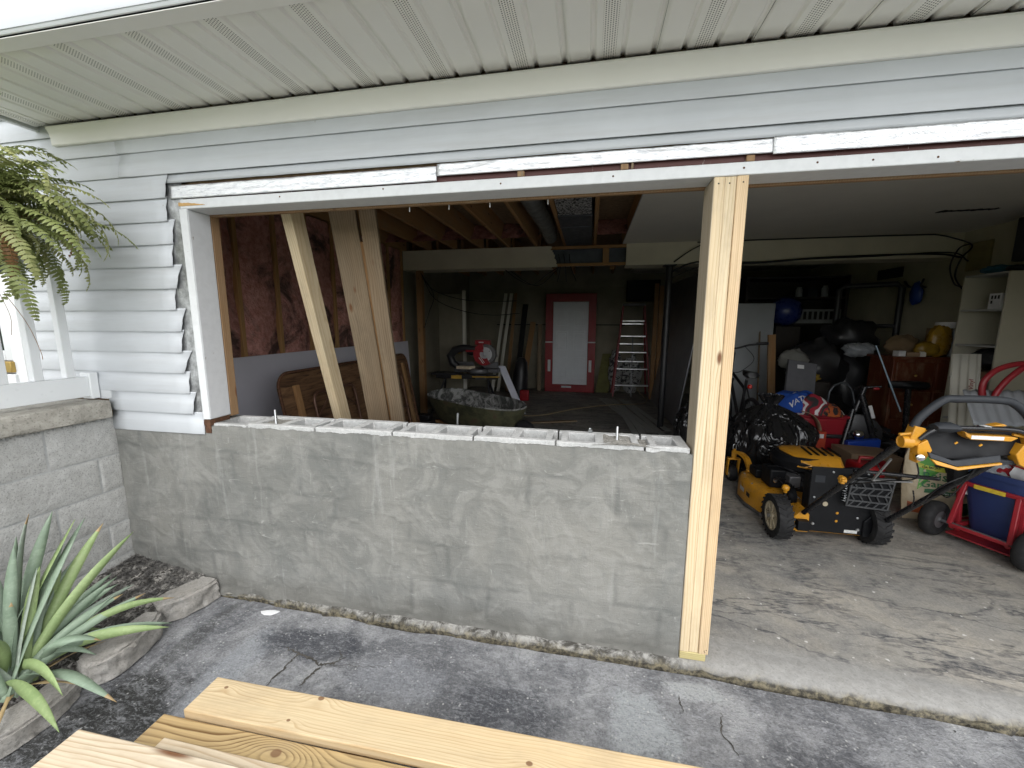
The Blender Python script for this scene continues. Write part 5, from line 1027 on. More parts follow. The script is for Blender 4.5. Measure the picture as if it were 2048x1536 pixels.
b = MB(); b.tube([(-1.6,4.6,0.012),(-1.2,4.72,0.012),(-0.7,5.3,0.012),(-0.1,5.55,0.06),(0.3,5.7,0.06),(0.6,6.1,0.012),(0.72,6.6,0.012),(0.6,6.70,0.10),(0.5,6.68,0.24)], 0.008, 6, sm=6); b.build('hose', plain('tan hose', (0.25,0.19,0.10), 0.5), None, smooth=60, **L('thin tan hose looping across the dark floor to the ladder', 'hose'))
g = G('dull plastic sheeting'); M_SHEET = g.out(g.ramp(g.noise(3, 5), (0.3, (0.13,0.135,0.15)), (0.7, (0.20,0.205,0.22))), 0.35, 0, g.bump(g.noise(5, 5), 0.4, 0.02))
b = MB(); b.hexa([(0.82,4.35,0.004),(0.835,4.35,0.004),(0.80,6.9,0.004),(0.785,6.9,0.004)], [(1.16,4.4,2.30),(1.175,4.4,2.30),(1.14,6.9,2.30),(1.125,6.9,2.30)]); b.build('leaning_panel', M_SHEET, None, **L('large grey panel leaning behind the black column', 'panel'))
b = MB(); b.tube([(-2.75,3.0,0.004),(-2.72,3.02,0.42)], 0.016, 8); b.build('white_pipe', M_WHITEP, None, smooth=60, **L('short white plastic pipe standing left of the wheelbarrow', 'pipe'))
b = MB(); b.bx(-2.95,-2.55,3.5,3.8,0.004,0.12); b.bx(-2.90,-2.70,3.55,3.7,0.121,0.2); b.build('tool_case', M_BLACK, None, bevel=0.015, **L('low black tool case on the floor left of the wheelbarrow', 'tool case'))

# ------------------------------------------------------------------ right side of the garage: lawn mower
M_YEL = plain('mower yellow', (0.58,0.27,0.02), 0.33, var=0.10, nscale=5, dirt=0.35); M_BLK = plain('mower black', (0.007,0.0075,0.009), 0.5, var=0.25, nscale=8, dirt=0.03, spec=0.22)
M_TUBE = plain('black painted tube', (0.014,0.014,0.016), 0.25, var=0.2); M_GRIP = plain('dark grey grip foam', (0.024,0.027,0.032), 0.6, var=0.15, spec=0.35); M_TYRE = plain('dusty tyre rubber', (0.018,0.018,0.019), 0.75, var=0.35, nscale=14, dirt=0.18, spec=0.3)
M_RIM = plain('tan wheel rim', (0.42,0.36,0.25), 0.5, var=0.2, dirt=0.3); M_CHROME = plain('chrome', (0.75,0.75,0.76), 0.12, metal=1.0, var=0.05)
mw = thing('lawn_mower', 'yellow and black wide lawn mower with cleated rear wheels beside the timber post', 'lawn mower', (1.25, 1.6, 0.003))
def mwheel(x, y, r, wd, side, name='rear_wheel'):
    root = bpy.data.objects.new(name, None); C.objects.link(root); root.parent = mw; root.location = Vector((x, y, r)) - wloc(mw) + Vector((0,0,0.003)); root.empty_display_size = 0.05
    c = Vector((x, y, r + 0.003)); b = MB(); h = wd/2
    b.lathe(c, (1,0,0), [(r*0.66,-h*0.9),(r*0.86,-h),(r*0.955,-h*0.86),(r*0.965,0),(r*0.955,h*0.86),(r*0.86,h),(r*0.66,h*0.9)], 40, cap=False)
    n = 22
    for k in range(n):   # zig-zag cleats
        a0 = 2*math.pi*k/n; da = 2*math.pi/n
        for s in (-1, 1):
            q = []
            for t, aa in ((0.02, 0.0), (0.98, 0.75)):
                for da2, rr in ((-0.16, r*0.955), (0.16, r*0.955), (0.16, r*1.0), (-0.16, r*1.0)):
                    th = a0 + da*(aa + da2); q.append(c + Vector((s*h*t, rr*math.sin(th), rr*math.cos(th))))
            b.add(q, [(0,1,2,3),(7,6,5,4),(0,4,5,1),(1,5,6,2),(2,6,7,3),(3,7,4,0)])
    b.build('tyre', M_TYRE, root, smooth=35)
    b = MB(); sx = side*h; b.lathe(c + Vector((sx*0.55,0,0)), (side,0,0), [(r*0.70,0),(r*0.70,h*0.28),(r*0.62,h*0.30),(r*0.58,h*0.08),(r*0.22,h*0.12),(r*0.20,h*0.35),(r*0.10,h*0.45),(0.001,h*0.45)], 36)
    for k in range(8):
        a = 2*math.pi*k/8; b.bar(c + Vector((sx*0.72, 0.2*r*math.cos(a), 0.2*r*math.sin(a))), c + Vector((sx*0.72, 0.6*r*math.cos(a), 0.6*r*math.sin(a))), 0.012, 0.012, (1,0,0))
    b.build('rim', M_RIM, root, smooth=35)
    b = MB(); b.lathe(c + Vector((sx*0.98,0,0)), (side,0,0), [(0.014,0),(0.014,0.012),(0.008,0.016)], 6); b.build('hub_nut', M_ZINC, root, smooth=30)
    return root
mwheel(0.912, 1.255, 0.156, 0.100, -1); mwheel(1.520, 1.300, 0.156, 0.100, 1)
def deck_sec(y, x0, x1, z0, z1, r=0.06, n=5):
    out = [Vector((x0, y, z0))]
    for k in range(n+1): a = R(180 - 90*k/n); out.append(Vector((x0 + r + r*math.cos(a), y, z1 - r + r*math.sin(a))))
    for k in range(n+1): a = R(90 - 90*k/n); out.append(Vector((x1 - r + r*math.cos(a), y, z1 - r + r*math.sin(a))))
    out.append(Vector((x1, y, z0))); return out
b = MB(); b.loft([deck_sec(*q) for q in ((1.28,1.02,1.50,0.10,0.27),(1.45,1.01,1.52,0.09,0.27),(1.55,0.93,1.58,0.08,0.27),(1.75,0.88,1.62,0.075,0.265),(1.92,0.875,1.62,0.075,0.26),(2.05,0.92,1.58,0.078,0.255),(2.13,1.02,1.48,0.085,0.245),(2.16,1.12,1.38,0.09,0.23))]); b.build('deck', M_YEL, mw, smooth=45)
b = MB(); b.loft([deck_sec(y, x0-0.012, x1+0.012, 0.06, 0.082, 0.008, 2) for y, x0, x1 in ((1.55,0.93,1.58),(1.75,0.88,1.62),(1.92,0.875,1.62),(2.05,0.92,1.58),(2.14,1.02,1.48))]); b.build('deck_skirt', M_SAWGREY, mw, smooth=40)
# front casters on bent arms
for s, x in ((-1, 0.955), (1, 1.545)):
    root = bpy.data.objects.new('caster', None); C.objects.link(root); root.parent = mw; root.location = (x-1.25, 2.30-1.6, 0.0); root.empty_display_size = 0.05
    b = MB(); b.lathe((x, 2.33, 0.113), (1,0,0), [(0.045,-0.03),(0.068,-0.034),(0.075,-0.015),(0.075,0.015),(0.068,0.034),(0.045,0.03)], 28, cap=False); b.build('tyre', M_TYRE, root, smooth=40)
    b = MB(); b.lathe((x, 2.33, 0.113), (1,0,0), [(0.046,-0.028),(0.025,-0.022),(0.012,-0.04),(0.012,0.04),(0.025,0.022),(0.046,0.028)], 24); b.build('rim', M_RIM, root, smooth=40)
    b = MB()
    for q in (-1, 1): b.bar((x+0.048*q, 2.33, 0.10), (x+0.048*q, 2.31, 0.26), 0.012, 0.05, (0,1,0))
    b.bx(x-0.055, x+0.055, 2.285, 2.335, 0.26, 0.275); b.build('fork', M_YEL, root, bevel=0.003)
    b = MB(); b.lathe((x, 2.31, 0.275), (0,0,1), [(0.022,0),(0.022,0.07),(0.014,0.075),(0.014,0.09)], 14); b.build('pivot', M_YEL, root, smooth=40)
    b = MB(); pth = smooth_path([Vector(p) for p in ((x, 2.31, 0.33), (x+0.03, 2.24, 0.345), (x+0.05, 2.15, 0.33), (x+0.055, 2.08, 0.28), (x+0.055, 2.02, 0.23))], 5)
    for a, c_ in zip(pth, pth[1:]): b.bar(a, c_, 0.045, 0.03, (0.0,0.6,0.8))
    b.build('arm', M_YEL, root)
    b = MB(); b.tube([(x-0.012, 2.31, 0.36), (x-0.012, 2.31, 0.40), (x, 2.31, 0.415), (x+0.012, 2.31, 0.40), (x+0.012, 2.31, 0.36)], 0.003, 6, sm=3); b.build('pin', M_ZINC, root)
b = MB(); b.bx(0.96,1.07,1.985,2.01,0.262,0.285); b.build('deck_bracket', M_YEL, mw, bevel=0.004)
# engine
b = MB(); b.lathe((1.27,1.78,0.262), (0,0,1), [(0.20,0),(0.20,0.05),(0.17,0.08),(0.17,0.15),(0.20,0.17),(0.205,0.23),(0.17,0.27)], 28); b.build('engine_block', M_BLK, mw, smooth=40)
b = MB(); b.bx(1.00,1.12,1.63,1.80,0.27,0.42); b.build('air_filter', M_BLK, mw, bevel=0.012); b = MB(); b.bx(1.11,1.19,1.56,1.70,0.30,0.40); b.build('carburettor', M_SAWGREY, mw, bevel=0.01)
b = MB(); b.bx(0.98,1.16,1.85,2.0,0.262,0.34); b.build('belt_cover', M_BLK, mw, bevel=0.012)
def ecov(y, x0, x1, zc, zt): return [Vector((x0, y, zc)), Vector((x0+0.035, y, zt-0.01)), Vector(((x0+x1)/2-0.05, y, zt)), Vector(((x0+x1)/2+0.05, y, zt)), Vector((x1-0.035, y, zt-0.01)), Vector((x1, y, zc)), Vector((x1-0.02, y, zc-0.012)), Vector((x0+0.02, y, zc-0.012))]
b = MB(); b.loft([ecov(1.56,1.25,1.44,0.475,0.49), ecov(1.60,1.17,1.50,0.47,0.525), ecov(1.68,1.13,1.54,0.465,0.55), ecov(1.85,1.11,1.54,0.462,0.555), ecov(1.97,1.15,1.50,0.462,0.54), ecov(2.02,1.22,1.42,0.465,0.51)]); b.build('engine_cover', M_YEL, mw, smooth=40, bevel=0.004)
for k in range(5):
    b = MB(); b.bar((1.29+0.05*k, 1.66, 0.5565), (1.31+0.05*k, 1.86, 0.5605), 0.014, 0.008); b.build('vent_slot', M_BLK, mw)
b = MB(); b.bar((1.42,1.55,0.475), (1.60,1.48,0.455), 0.05, 0.012); b.build('cover_tongue', M_YEL, mw, bevel=0.004)
b = MB(); b.lathe((1.40,1.52,0.46), (0.25,-0.3,0.9), [(0.03,0),(0.034,0.02),(0.02,0.03)], 12); b.tube([(1.40,1.53,0.48),(1.46,1.46,0.53),(1.56,1.40,0.53),(1.60,1.38,0.47)], 0.008, 8, sm=4); b.build('starter_cord', M_BLK, mw, smooth=50)
# rear plate, grass door with ribs, brackets
b = MB(); b.prism([(1.09,1.235,0.075),(1.475,1.235,0.075),(1.475,1.235,0.26),(1.50,1.235,0.48),(1.43,1.235,0.55),(1.09,1.235,0.55)], (0,0.012,0)); b.build('rear_plate', M_BLK, mw, bevel=0.003)
b = MB(); b.bx(1.48,1.515,1.25,1.29,0.12,0.36); b.bx(1.09,1.47,1.25,1.33,0.12,0.50); b.build('rear_chute', M_BLK, mw, bevel=0.008)
for x, z, r in ((1.195,0.285,0.017),(1.275,0.225,0.009),(1.275,0.165,0.009)):
    b = MB(); b.lathe((x,1.2345,z), (0,-1,0), [(r,0),(r*0.9,0.0015)], 14); b.build('plate_hole', M_YEL if r < 0.01 else M_RIM, mw)
for x, z in ((1.13,0.135),(1.41,0.115)):
    b = MB(); b.lathe((x,1.2345,z), (0,-1,0), [(0.011,0),(0.009,0.007)], 10); b.build('plate_bolt', M_SILV, mw, smooth=40)
dr = lambda u, v: Vector((1.285 + 0.255*u + 0.01*v, 1.165 + 0.012*u + 0.02*(1-v), 0.305 + 0.215*v - 0.02*u*(1-v)))
b = MB(); b.hexa([dr(0,0), dr(1,0), dr(1,0)+Vector((0,0.012,0)), dr(0,0)+Vector((0,0.012,0))], [dr(0,1), dr(1,1), dr(1,1)+Vector((0,0.012,0)), dr(0,1)+Vector((0,0.012,0))]); b.build('grass_door', M_BLK, mw, bevel=0.006)
ribs = MB(); O = Vector((0,-0.006,0))
for v in (0.03, 0.22, 0.44, 0.66, 0.86, 0.98): ribs.bar(dr(0.01,v)+O, dr(0.99,v)+O, 0.010, 0.009, (0,-1,0))
for u in (0.01, 0.99): ribs.bar(dr(u,0.02)+O, dr(u,0.98)+O, 0.010, 0.011, (0,-1,0))
for v in (0.03, 0.44):
    for k in range(5): ribs.bar(dr(0.05+0.2*k,v)+O, dr(0.17+0.2*k,v+0.20)+O, 0.007, 0.009, (0,-1,0)); ribs.bar(dr(0.17+0.2*k,v+0.21)+O, dr(0.05+0.2*k,v+0.42)+O, 0.007, 0.009, (0,-1,0))
ribs.build('door_ribs', plain('rib grey', (0.055,0.057,0.06), 0.45), mw, kind='stuff')
b = MB(); pts = [(1.265 + 0.012*math.cos(k*1.3), 1.17 + 0.012*math.sin(k*1.3), 0.34 + 0.0035*k) for k in range(36)]; b.tube(pts, 0.0025, 5); b.build('door_spring', M_ZINC, mw, smooth=60)
for x in (1.045, 1.475):
    b = MB(); b.prism([(x-0.04,1.22,0.07),(x+0.055,1.22,0.07),(x+0.055,1.22,0.20),(x+0.02,1.22,0.25),(x-0.04,1.22,0.18)], (0,0.10,0)); b.build('rear_bracket', M_YEL if x < 1.2 else M_BLK, mw, bevel=0.004)
b = MB(); b.bx(1.01,1.085,1.17,1.2185,0.10,0.17); b.build('bracket_cap', M_BLK, mw, bevel=0.004)
b = MB(); b.lathe((0.985,1.34,0.385), (0,0,1), [(0.012,-0.03),(0.014,-0.015),(0.024,-0.008),(0.026,0.012),(0.016,0.026),(0.004,0.03)], 16); b.build('height_knob', M_YEL, mw, smooth=50)
b = MB(); b.tube([(0.985,1.34,0.355),(0.995,1.33,0.30),(1.0,1.32,0.24),(0.99,1.33,0.18)], 0.007, 8, sm=3); b.build('height_lever', M_BLK, mw, smooth=50)
b = MB(); b.lathe((1.05,1.42,0.30), (-1,0,0), [(0.06,-0.03),(0.065,0.0),(0.05,0.02),(0.015,0.024)], 20); b.build('side_pulley', M_BLK, mw, smooth=40)
M_DECAL = plain('worn white decal', (0.55,0.55,0.53), 0.5, var=0.25, nscale=60)
def decal(name, fn, nu=8, nv=3, mat=None):
    b = MB(); b.grid(fn, nu, nv); return b.build(name, mat or M_DECAL, mw, smooth=60, normals=False)
decal('warning_decal', lambda u, v: Vector((0.8765 - 0.0022, 1.78 + 0.09*u, 0.155 + 0.035*v)))
decal('warning_decal', lambda u, v: Vector((0.8765 - 0.0022, 1.66 + 0.07*u, 0.155 + 0.035*v)), mat=M_BLK)
decal('plate_decal', lambda u, v: Vector((1.33 + 0.08*u, 1.2338, 0.085 + 0.022*v)))
decal('plate_decal', lambda u, v: Vector((1.115 + 0.06*u, 1.2338, 0.44 + 0.05*v)), mat=M_GRIP)
decal('cover_decal', lambda u, v: Vector((1.22 + 0.10*u, 1.553 - 0.001, 0.482 + 0.008*v)), mat=M_BLK)
for x, y, z in ((0.90,1.70,0.2672),(0.93,1.95,0.2622),(1.05,2.06,0.2572),(1.03,1.50,0.2722),(1.22,1.2345,0.52),(1.43,1.2345,0.52),(1.12,1.2345,0.33),(1.40,1.2345,0.20)):
    b = MB(); b.lathe((x,y,z), (0,-1,0) if abs(y-1.2345) < 1e-4 else (0,0,1), [(0.008,0),(0.008,0.005),(0.004,0.008)], 6); b.build('bolt', M_ZINC, mw, smooth=30)
b = MB()   # dry clippings caught on the deck
for i in range(420):
    a = random.uniform(0, 6.28); p = Vector((random.uniform(0.90,1.08), random.uniform(1.52,2.08), 0.2655)); d = Vector((math.cos(a), math.sin(a), random.uniform(0, .3)))*random.uniform(0.006, 0.016); q = Vector((-d.y, d.x, 0)).normalized()*0.0012
    b.add([p - q, p + q, p + d], [(0,1,2)])
b.build('grass_clippings', plain('dry clippings', (0.22,0.19,0.10), 0.9, var=0.4), mw, kind='stuff', normals=False)
for i, pts in enumerate((((1.10,1.60,0.36),(1.00,1.52,0.40),(1.04,1.42,0.36),(1.10,1.36,0.30)), ((1.18,1.62,0.34),(1.12,1.50,0.33),(1.16,1.40,0.38),(1.20,1.32,0.30)), ((1.0,1.72,0.425),(1.06,1.60,0.46),(1.14,1.52,0.44),(1.20,1.50,0.36)))):
    b = MB(); b.tube(pts, 0.004, 6, sm=6); b.build('fuel_line', M_TUBE, mw, smooth=60)
b = MB(); b.lathe((1.10,1.56,0.315), (-0.5,-1,0.1), [(0.035,0),(0.038,0.03),(0.03,0.05),(0.012,0.055)], 16); b.build('primer', M_BLK, mw, smooth=40)
b = MB(); b.lathe((1.03,1.60,0.345), (-1,-0.3,0), [(0.016,0),(0.018,0.01),(0.006,0.016)], 12); b.build('filter_screw', M_CHROME, mw, smooth=40)
# handle
H0, H1 = Vector((1.05,1.20,0.225)), Vector((1.055,0.42,0.985)); K0, K1 = Vector((1.53,1.16,0.235)), Vector((1.525,0.42,0.985))
for a, c_ in ((H0, H1), (K0, K1)):
    b = MB(); b.tube([a, c_], 0.0165, 12); b.build('handle_tube', M_TUBE, mw, smooth=60)
kn = H0.lerp(H1, 0.53)
b = MB()
for k in range(6):
    a = 2*math.pi*k/6; b.lathe(kn + Vector((-0.028, 0.016*math.cos(a), 0.016*math.sin(a))), (-1,0,0), [(0.010,0),(0.010,0.014),(0.006,0.018)], 10)
b.lathe(kn + Vector((-0.018,0,0)), (-1,0,0), [(0.018,0),(0.018,0.02),(0.010,0.03)], 14); b.build('handle_knob', M_YEL, mw, smooth=40)
b = MB(); b.tube([(1.06,0.40,1.045),(1.085,0.40,1.10),(1.16,0.40,1.178),(1.22,0.40,1.188),(1.38,0.40,1.188),(1.44,0.40,1.17),(1.50,0.40,1.11),(1.52,0.40,1.05)], 0.0175, 14, sm=5); b.build('upper_grip', M_GRIP, mw, smooth=60)
for x, s in ((1.055, 1), (1.525, -1)):
    b = MB(); b.lathe((x-0.025*s, 0.40, 0.975), (-s,0,0), [(0.030,-0.03),(0.030,0.012),(0.025,0.016),(0.024,0.010),(0.002,0.010)], 20); b.bar((x+0.0*s, 0.40, 0.965), (x+0.02*s, 0.40, 1.052), 0.045, 0.048, (0,1,0)); b.prism([(x+0.02*s,0.37,0.88),(x+0.055*s,0.37,0.90),(x+0.075*s,0.37,0.945),(x+0.05*s,0.37,0.995),(x+0.015*s,0.37,0.97)], (0,0.05,0)); b.bar((x-0.055*s,0.39,1.010),(x+0.085*s,0.39,1.035),0.014,0.012); b.build('handle_joint', M_YEL, mw, bevel=0.004, smooth=40)
b = MB(); b.lathe((1.075,0.36,0.915), (-0.4,-1,0), [(0.015,0),(0.015,0.02),(0.008,0.024)], 12); b.build('joint_bolt', M_CHROME, mw, smooth=40)
b = MB(); b.tube([(1.075,0.375,0.995),(1.11,0.37,1.035),(1.16,0.37,1.055),(1.25,0.37,1.06),(1.42,0.37,1.06),(1.49,0.37,1.035),(1.52,0.375,0.995)], 0.011, 10, sm=5); b.build('bail_bar', M_TUBE, mw, smooth=60)
b = MB(); b.loft([[Vector((1.12+dx, 0.372+0.03*math.cos(a), 1.058+h*math.sin(a))) for a in (0, 0.8, 1.6, 2.4, 3.14, 3.9, 4.7, 5.5)] for dx, h in ((0.0,0.012),(0.02,0.024),(0.06,0.026),(0.09,0.016))]); b.build('throttle_grip', M_GRIP, mw, smooth=50)
b = MB(); b.prism([(1.235,0.36,1.045),(1.245,0.36,1.022),(1.265,0.36,1.008),(1.415,0.36,1.008),(1.44,0.36,1.026),(1.41,0.36,1.030),(1.26,0.36,1.030)], (0,0.05,0)); b.prism([(1.335,0.365,1.074),(1.38,0.365,1.086),(1.395,0.365,1.078),(1.375,0.365,1.074)], (0,0.04,0)); b.build('control_tray', M_YEL, mw, bevel=0.003)
b = MB(); b.bx(1.262,1.385,0.3585,0.3598,1.0125,1.0285); b.build('tray_label', M_WHITEP, mw); b = MB(); b.bx(1.305,1.33,0.357,0.385,1.0715,1.0735); b.build('bar_label', M_WHITEP, mw)
b = MB(); b.prism([(1.095,0.42,1.04),(1.50,0.42,1.04),(1.50,0.40,0.94),(1.27,0.38,0.905),(1.19,0.38,0.905),(1.095,0.40,0.945)], (0,0.03,0.004)); b.build('console_back', M_BLK, mw, bevel=0.006)
b = MB(); b.prism([(1.095,0.355,0.945),(1.19,0.345,0.912),(1.37,0.355,0.948),(1.37,0.345,0.918),(1.20,0.335,0.888),(1.10,0.345,0.918)], (0,-0.012,0)); b.build('console_wing', M_GRIP, mw, bevel=0.003)
b = MB(); b.prism([(1.10,0.344,0.916),(1.20,0.334,0.886),(1.37,0.344,0.916),(1.37,0.344,0.907),(1.20,0.330,0.874),(1.12,0.338,0.892)], (0,-0.016,0)); b.build('wing_edge', M_YEL, mw, bevel=0.002)
b = MB(); b.bar((1.385,0.40,0.905), (1.48,0.42,0.90), 0.05, 0.02); b.build('console_foot', M_GRIP, mw, bevel=0.004)
for z, x in ((0.985,1.22),(0.98,1.315)):
    b = MB(); b.bar((x-0.004,0.376,z-0.003),(x+0.006,0.376,z+0.005),0.005,0.006); b.build('console_clip', M_YEL, mw)
b = MB(); b.tube([kn + Vector((0.02,0,0.06)), Vector((1.50,0.80,0.665))], 0.011, 10); b.build('cross_tube', M_TUBE, mw, smooth=60)
b = MB(); b.loft([[Vector((1.40+0.09*t, 0.62+0.1*t, 0.83-0.16*t)) + Vector(q) for q in ((0,-0.03,0),(0.06,-0.03,0.03),(0.06,0.02,0.03),(0,0.02,0))] for t in (0,0.3,0.7,1)]); b.build('cable_shroud', M_BLK, mw, bevel=0.006)
for i, pts in enumerate((((1.07,0.62,0.80),(1.15,0.70,0.70),(1.13,0.82,0.62),(1.08,0.92,0.50)), ((1.09,0.40,0.90),(1.14,0.45,0.78),(1.10,0.60,0.70),(1.08,0.8,0.6)), ((1.50,0.60,0.80),(1.46,0.66,0.62),(1.50,0.78,0.58),(1.53,0.95,0.45)), ((1.52,0.62,0.78),(1.42,0.68,0.66),(1.44,0.8,0.52),(1.52,1.0,0.40)), ((1.52,0.9,0.50),(1.44,0.86,0.46),(1.40,0.80,0.53),(1.36,0.76,0.60)))):
    b = MB(); b.tube(pts, 0.0035, 6, sm=6); b.build('control_cable', M_TUBE, mw, smooth=60)
b = MB(); b.tube([(1.09,0.55,0.84),(1.13,0.72,0.66)], 0.006, 6); b.tube([(1.13,0.72,0.66),(1.25,0.62,0.70)], 0.006, 6); b.build('grey_rod', M_SILV, mw)

for o in list(mw.children):
    nm = o.name.split('.')[0]
    if nm in ('deck','deck_skirt','deck_bracket','engine_block','air_filter','carburettor','belt_cover','engine_cover','vent_slot','cover_tongue','starter_cord','height_knob','height_lever','side_pulley','grass_clippings','warning_decal','cover_decal','fuel_line','primer','filter_screw'): o.location.z -= 0.048
    elif nm == 'caster': o.location.z -= 0.036
    elif nm == 'bolt' and min((o.matrix_basis @ Vector(c)).z for c in o.bound_box) < 0.275 and max((o.matrix_basis @ Vector(c)).y for c in o.bound_box) > -0.2: o.location.z -= 0.048

# ------------------------------------------------------------------ red platform cart with blue tub, soil bag, lid
M_CART = plain('cart red paint', (0.30,0.018,0.026), 0.38, var=0.15, dirt=0.15); M_TUBB = plain('navy plastic tub', (0.018,0.035,0.12), 0.45, var=0.15, nscale=3, dirt=0.12)
ct = thing('hand_cart', 'red tube hand cart with black rubber wheels carrying the navy tub', 'hand cart', (2.3, 1.45, 0.003))
A0, B0 = Vector((2.087,1.456,0)), Vector((2.240,1.158,0)); ad = (B0-A0).normalized(); nd = Vector((-ad.y, ad.x, 0)); nd = nd if nd.x > 0 else -nd
for c_ in (A0 - ad*0.065 , B0 + ad*0.065):
    root = bpy.data.objects.new('wheel', None); C.objects.link(root); root.parent = ct; root.location = c_ + Vector((0,0,0.128)) - wloc(ct); root.empty_display_size = 0.05
    c3 = c_ + Vector((0,0,0.131))
    b = MB(); b.lathe(c3, ad, [(0.062,-0.036),(0.10,-0.042),(0.120,-0.030),(0.127,-0.010),(0.127,0.010),(0.120,0.030),(0.10,0.042),(0.062,0.036)], 32, cap=False)
    b.build('tyre', M_TYRE, root, smooth=45)
    b = MB(); b.lathe(c3, ad, [(0.064,-0.034),(0.05,-0.020),(0.022,-0.022),(0.018,-0.045),(0.018,0.045),(0.022,0.022),(0.05,0.020),(0.064,0.034)], 24)
    for k in range(5):
        a = 2*math.pi*k/5; u = nd*math.cos(a) + Vector((0,0,1))*math.sin(a); b.bar(c3 - ad*0.026 + u*0.02, c3 - ad*0.026 + u*0.058, 0.014, 0.01, ad)
    b.build('rim', M_SAWGREY, root, smooth=40)
def P(t, n, z): return A0 + ad*t + nd*n + Vector((0,0,z))
Lw = (B0-A0).length
b = MB(); b.tube([P(-0.06,0,0.131), P(Lw+0.06,0,0.131)], 0.012, 8); b.build('axle', M_SAWGREY, ct, smooth=60)
for nm, pts, r in (('lower_bar', [P(0.02,0.0,0.125), P(Lw-0.02,0.0,0.125)], 0.016), ('upper_bar', [P(0.0,0.06,0.43), P(Lw,0.06,0.43)], 0.017),
                   ('upright', [P(0.02,0.0,0.125), P(0.04,0.06,0.43)], 0.017), ('upright', [P(Lw-0.02,0.0,0.125), P(Lw-0.04,0.06,0.43)], 0.017), ('upright', [P(0.02,0.10,0.06), P(0.015,0.06,0.43)], 0.018), ('upright', [P(Lw-0.02,0.10,0.06), P(Lw-0.015,0.06,0.43)], 0.018),
                   ('side_rail', [P(0.03,0.0,0.11), P(0.03,0.72,0.11)], 0.016), ('side_rail', [P(Lw-0.03,0.0,0.11), P(Lw-0.03,0.72,0.11)], 0.016)):
    b = MB(); b.bar(pts[0], pts[1], r*1.6, r*1.6, nd) if nm != 'side_rail' else b.tube(pts, r, 10); b.build(nm, M_CART, ct, bevel=0.005)
b = MB(); b.hexa([P(0.0,0.02,0.045), P(Lw,0.02,0.045), P(Lw,0.74,0.045), P(0.0,0.74,0.045)], [P(0.0,0.02,0.055), P(Lw,0.02,0.055), P(Lw,0.74,0.055), P(0.0,0.74,0.055)]); b.build('platform', M_CART, ct)
b = MB(); b.hexa([P(0.09,0.039,0.416), P(0.24,0.039,0.416), P(0.24,0.041,0.416), P(0.09,0.041,0.416)], [P(0.09,0.039,0.444), P(0.24,0.039,0.444), P(0.24,0.041,0.444), P(0.09,0.041,0.444)]); b.build('warning_sticker', plain('yellow sticker', (0.62,0.45,0.04), 0.5, var=0.2, nscale=40), ct)
b = MB(); b.lathe(P(0.0,0.06,0.452), (0,0,1), [(0.012,0),(0.008,0.02),(0.013,0.03),(0.014,0.045),(0.006,0.052)], 10); b.build('yellow_plug', M_YEL, ct, smooth=50)
for i, pts in enumerate((((2.635,2.0,0.06),(2.635,2.0,0.80),(2.60,2.0,1.03),(2.63,2.0,1.13),(2.72,2.0,1.20),(2.86,2.0,1.23),(3.02,2.0,1.20),(3.10,2.0,1.10),(3.10,2.0,0.06)), ((2.74,1.98,0.06),(2.735,1.98,0.76),(2.685,1.98,0.86),(2.675,1.98,0.97),(2.73,1.98,1.09),(2.81,1.98,1.185),(2.86,1.99,1.21)))):
    b = MB(); b.tube(pts, 0.021, 12, sm=5); b.build('handle_loop', M_CART, ct, smooth=60)
tub = thing('storage_tub', 'navy blue plastic tub standing on the red hand cart', 'tub', (2.6, 1.45, 0.06))
def tubsec(z, g_, t=0.0):
    c0 = P(Lw/2, 0.36, 0); out = []
    for k in range(28):
        a = 2*math.pi*k/28; e = 0.35
        u = math.copysign(abs(math.cos(a))**e, math.cos(a))*(0.165*g_ - t); v = math.copysign(abs(math.sin(a))**e, math.sin(a))*(0.29*g_ - t)
        out.append(c0 + ad*u + nd*v + Vector((0,0,z)))
    return out
b = MB(); b.loft([tubsec(0.062,0.72), tubsec(0.07,0.76), tubsec(0.32,0.94), tubsec(0.51,1.06), tubsec(0.512,1.12), tubsec(0.55,1.14), tubsec(0.55,1.10), tubsec(0.30,0.90), tubsec(0.08,0.74)], cap=True); b.build('tub_body', M_TUBB, tub, smooth=40)
b = MB(); c0 = P(Lw/2-0.14, 0.38-0.279, 0.34); b.bar(c0, c0 + Vector((0.004,0.0,0.09)), 0.05, 0.002, nd); b.build('tub_label', M_WHITEP, tub)
M_FILM = plain('grey plastic film', (0.30,0.32,0.34), 0.25, var=0.25, nscale=8, bump=0.6, bscale=14)
c0 = P(Lw/2, 0.38, 0.0); blob('plastic_film', M_FILM, c0 + Vector((-0.10,0.12,0.52)), (0.16,0.13,0.14), 5, 0.5, fr=3, **L('crumpled grey plastic film stuffed in the navy tub', 'plastic film'))
g = G('red and white packaging'); xx, yy, zz = g.sep(); s = g.math('ADD', zz, g.math('MULTIPLY', xx, 0.3)); M_PACK = g.out(g.ramp(g.math('FRACT', g.math('MULTIPLY', s, 4.0)), (0.0, (0.7,0.7,0.7)), (0.62, (0.68,0.68,0.68)), (0.64, (0.45,0.02,0.02)), (0.85, (0.45,0.02,0.02)), (0.87, (0.66,0.66,0.64))), 0.35, 0, g.bump(g.noise(12, 4), 0.4, 0.01))
blob('packet', M_PACK, c0 + Vector((0.02,-0.08,0.55)), (0.13,0.09,0.15), 9, 0.2, **L('white packet with red bands sticking out of the navy tub', 'packet'))
blob('red_cloth', M_SAWRED, c0 + Vector((-0.08,0.02,0.51)), (0.06,0.07,0.05), 12, 0.3, **L('small dark red cloth beside the film in the navy tub', 'cloth'))
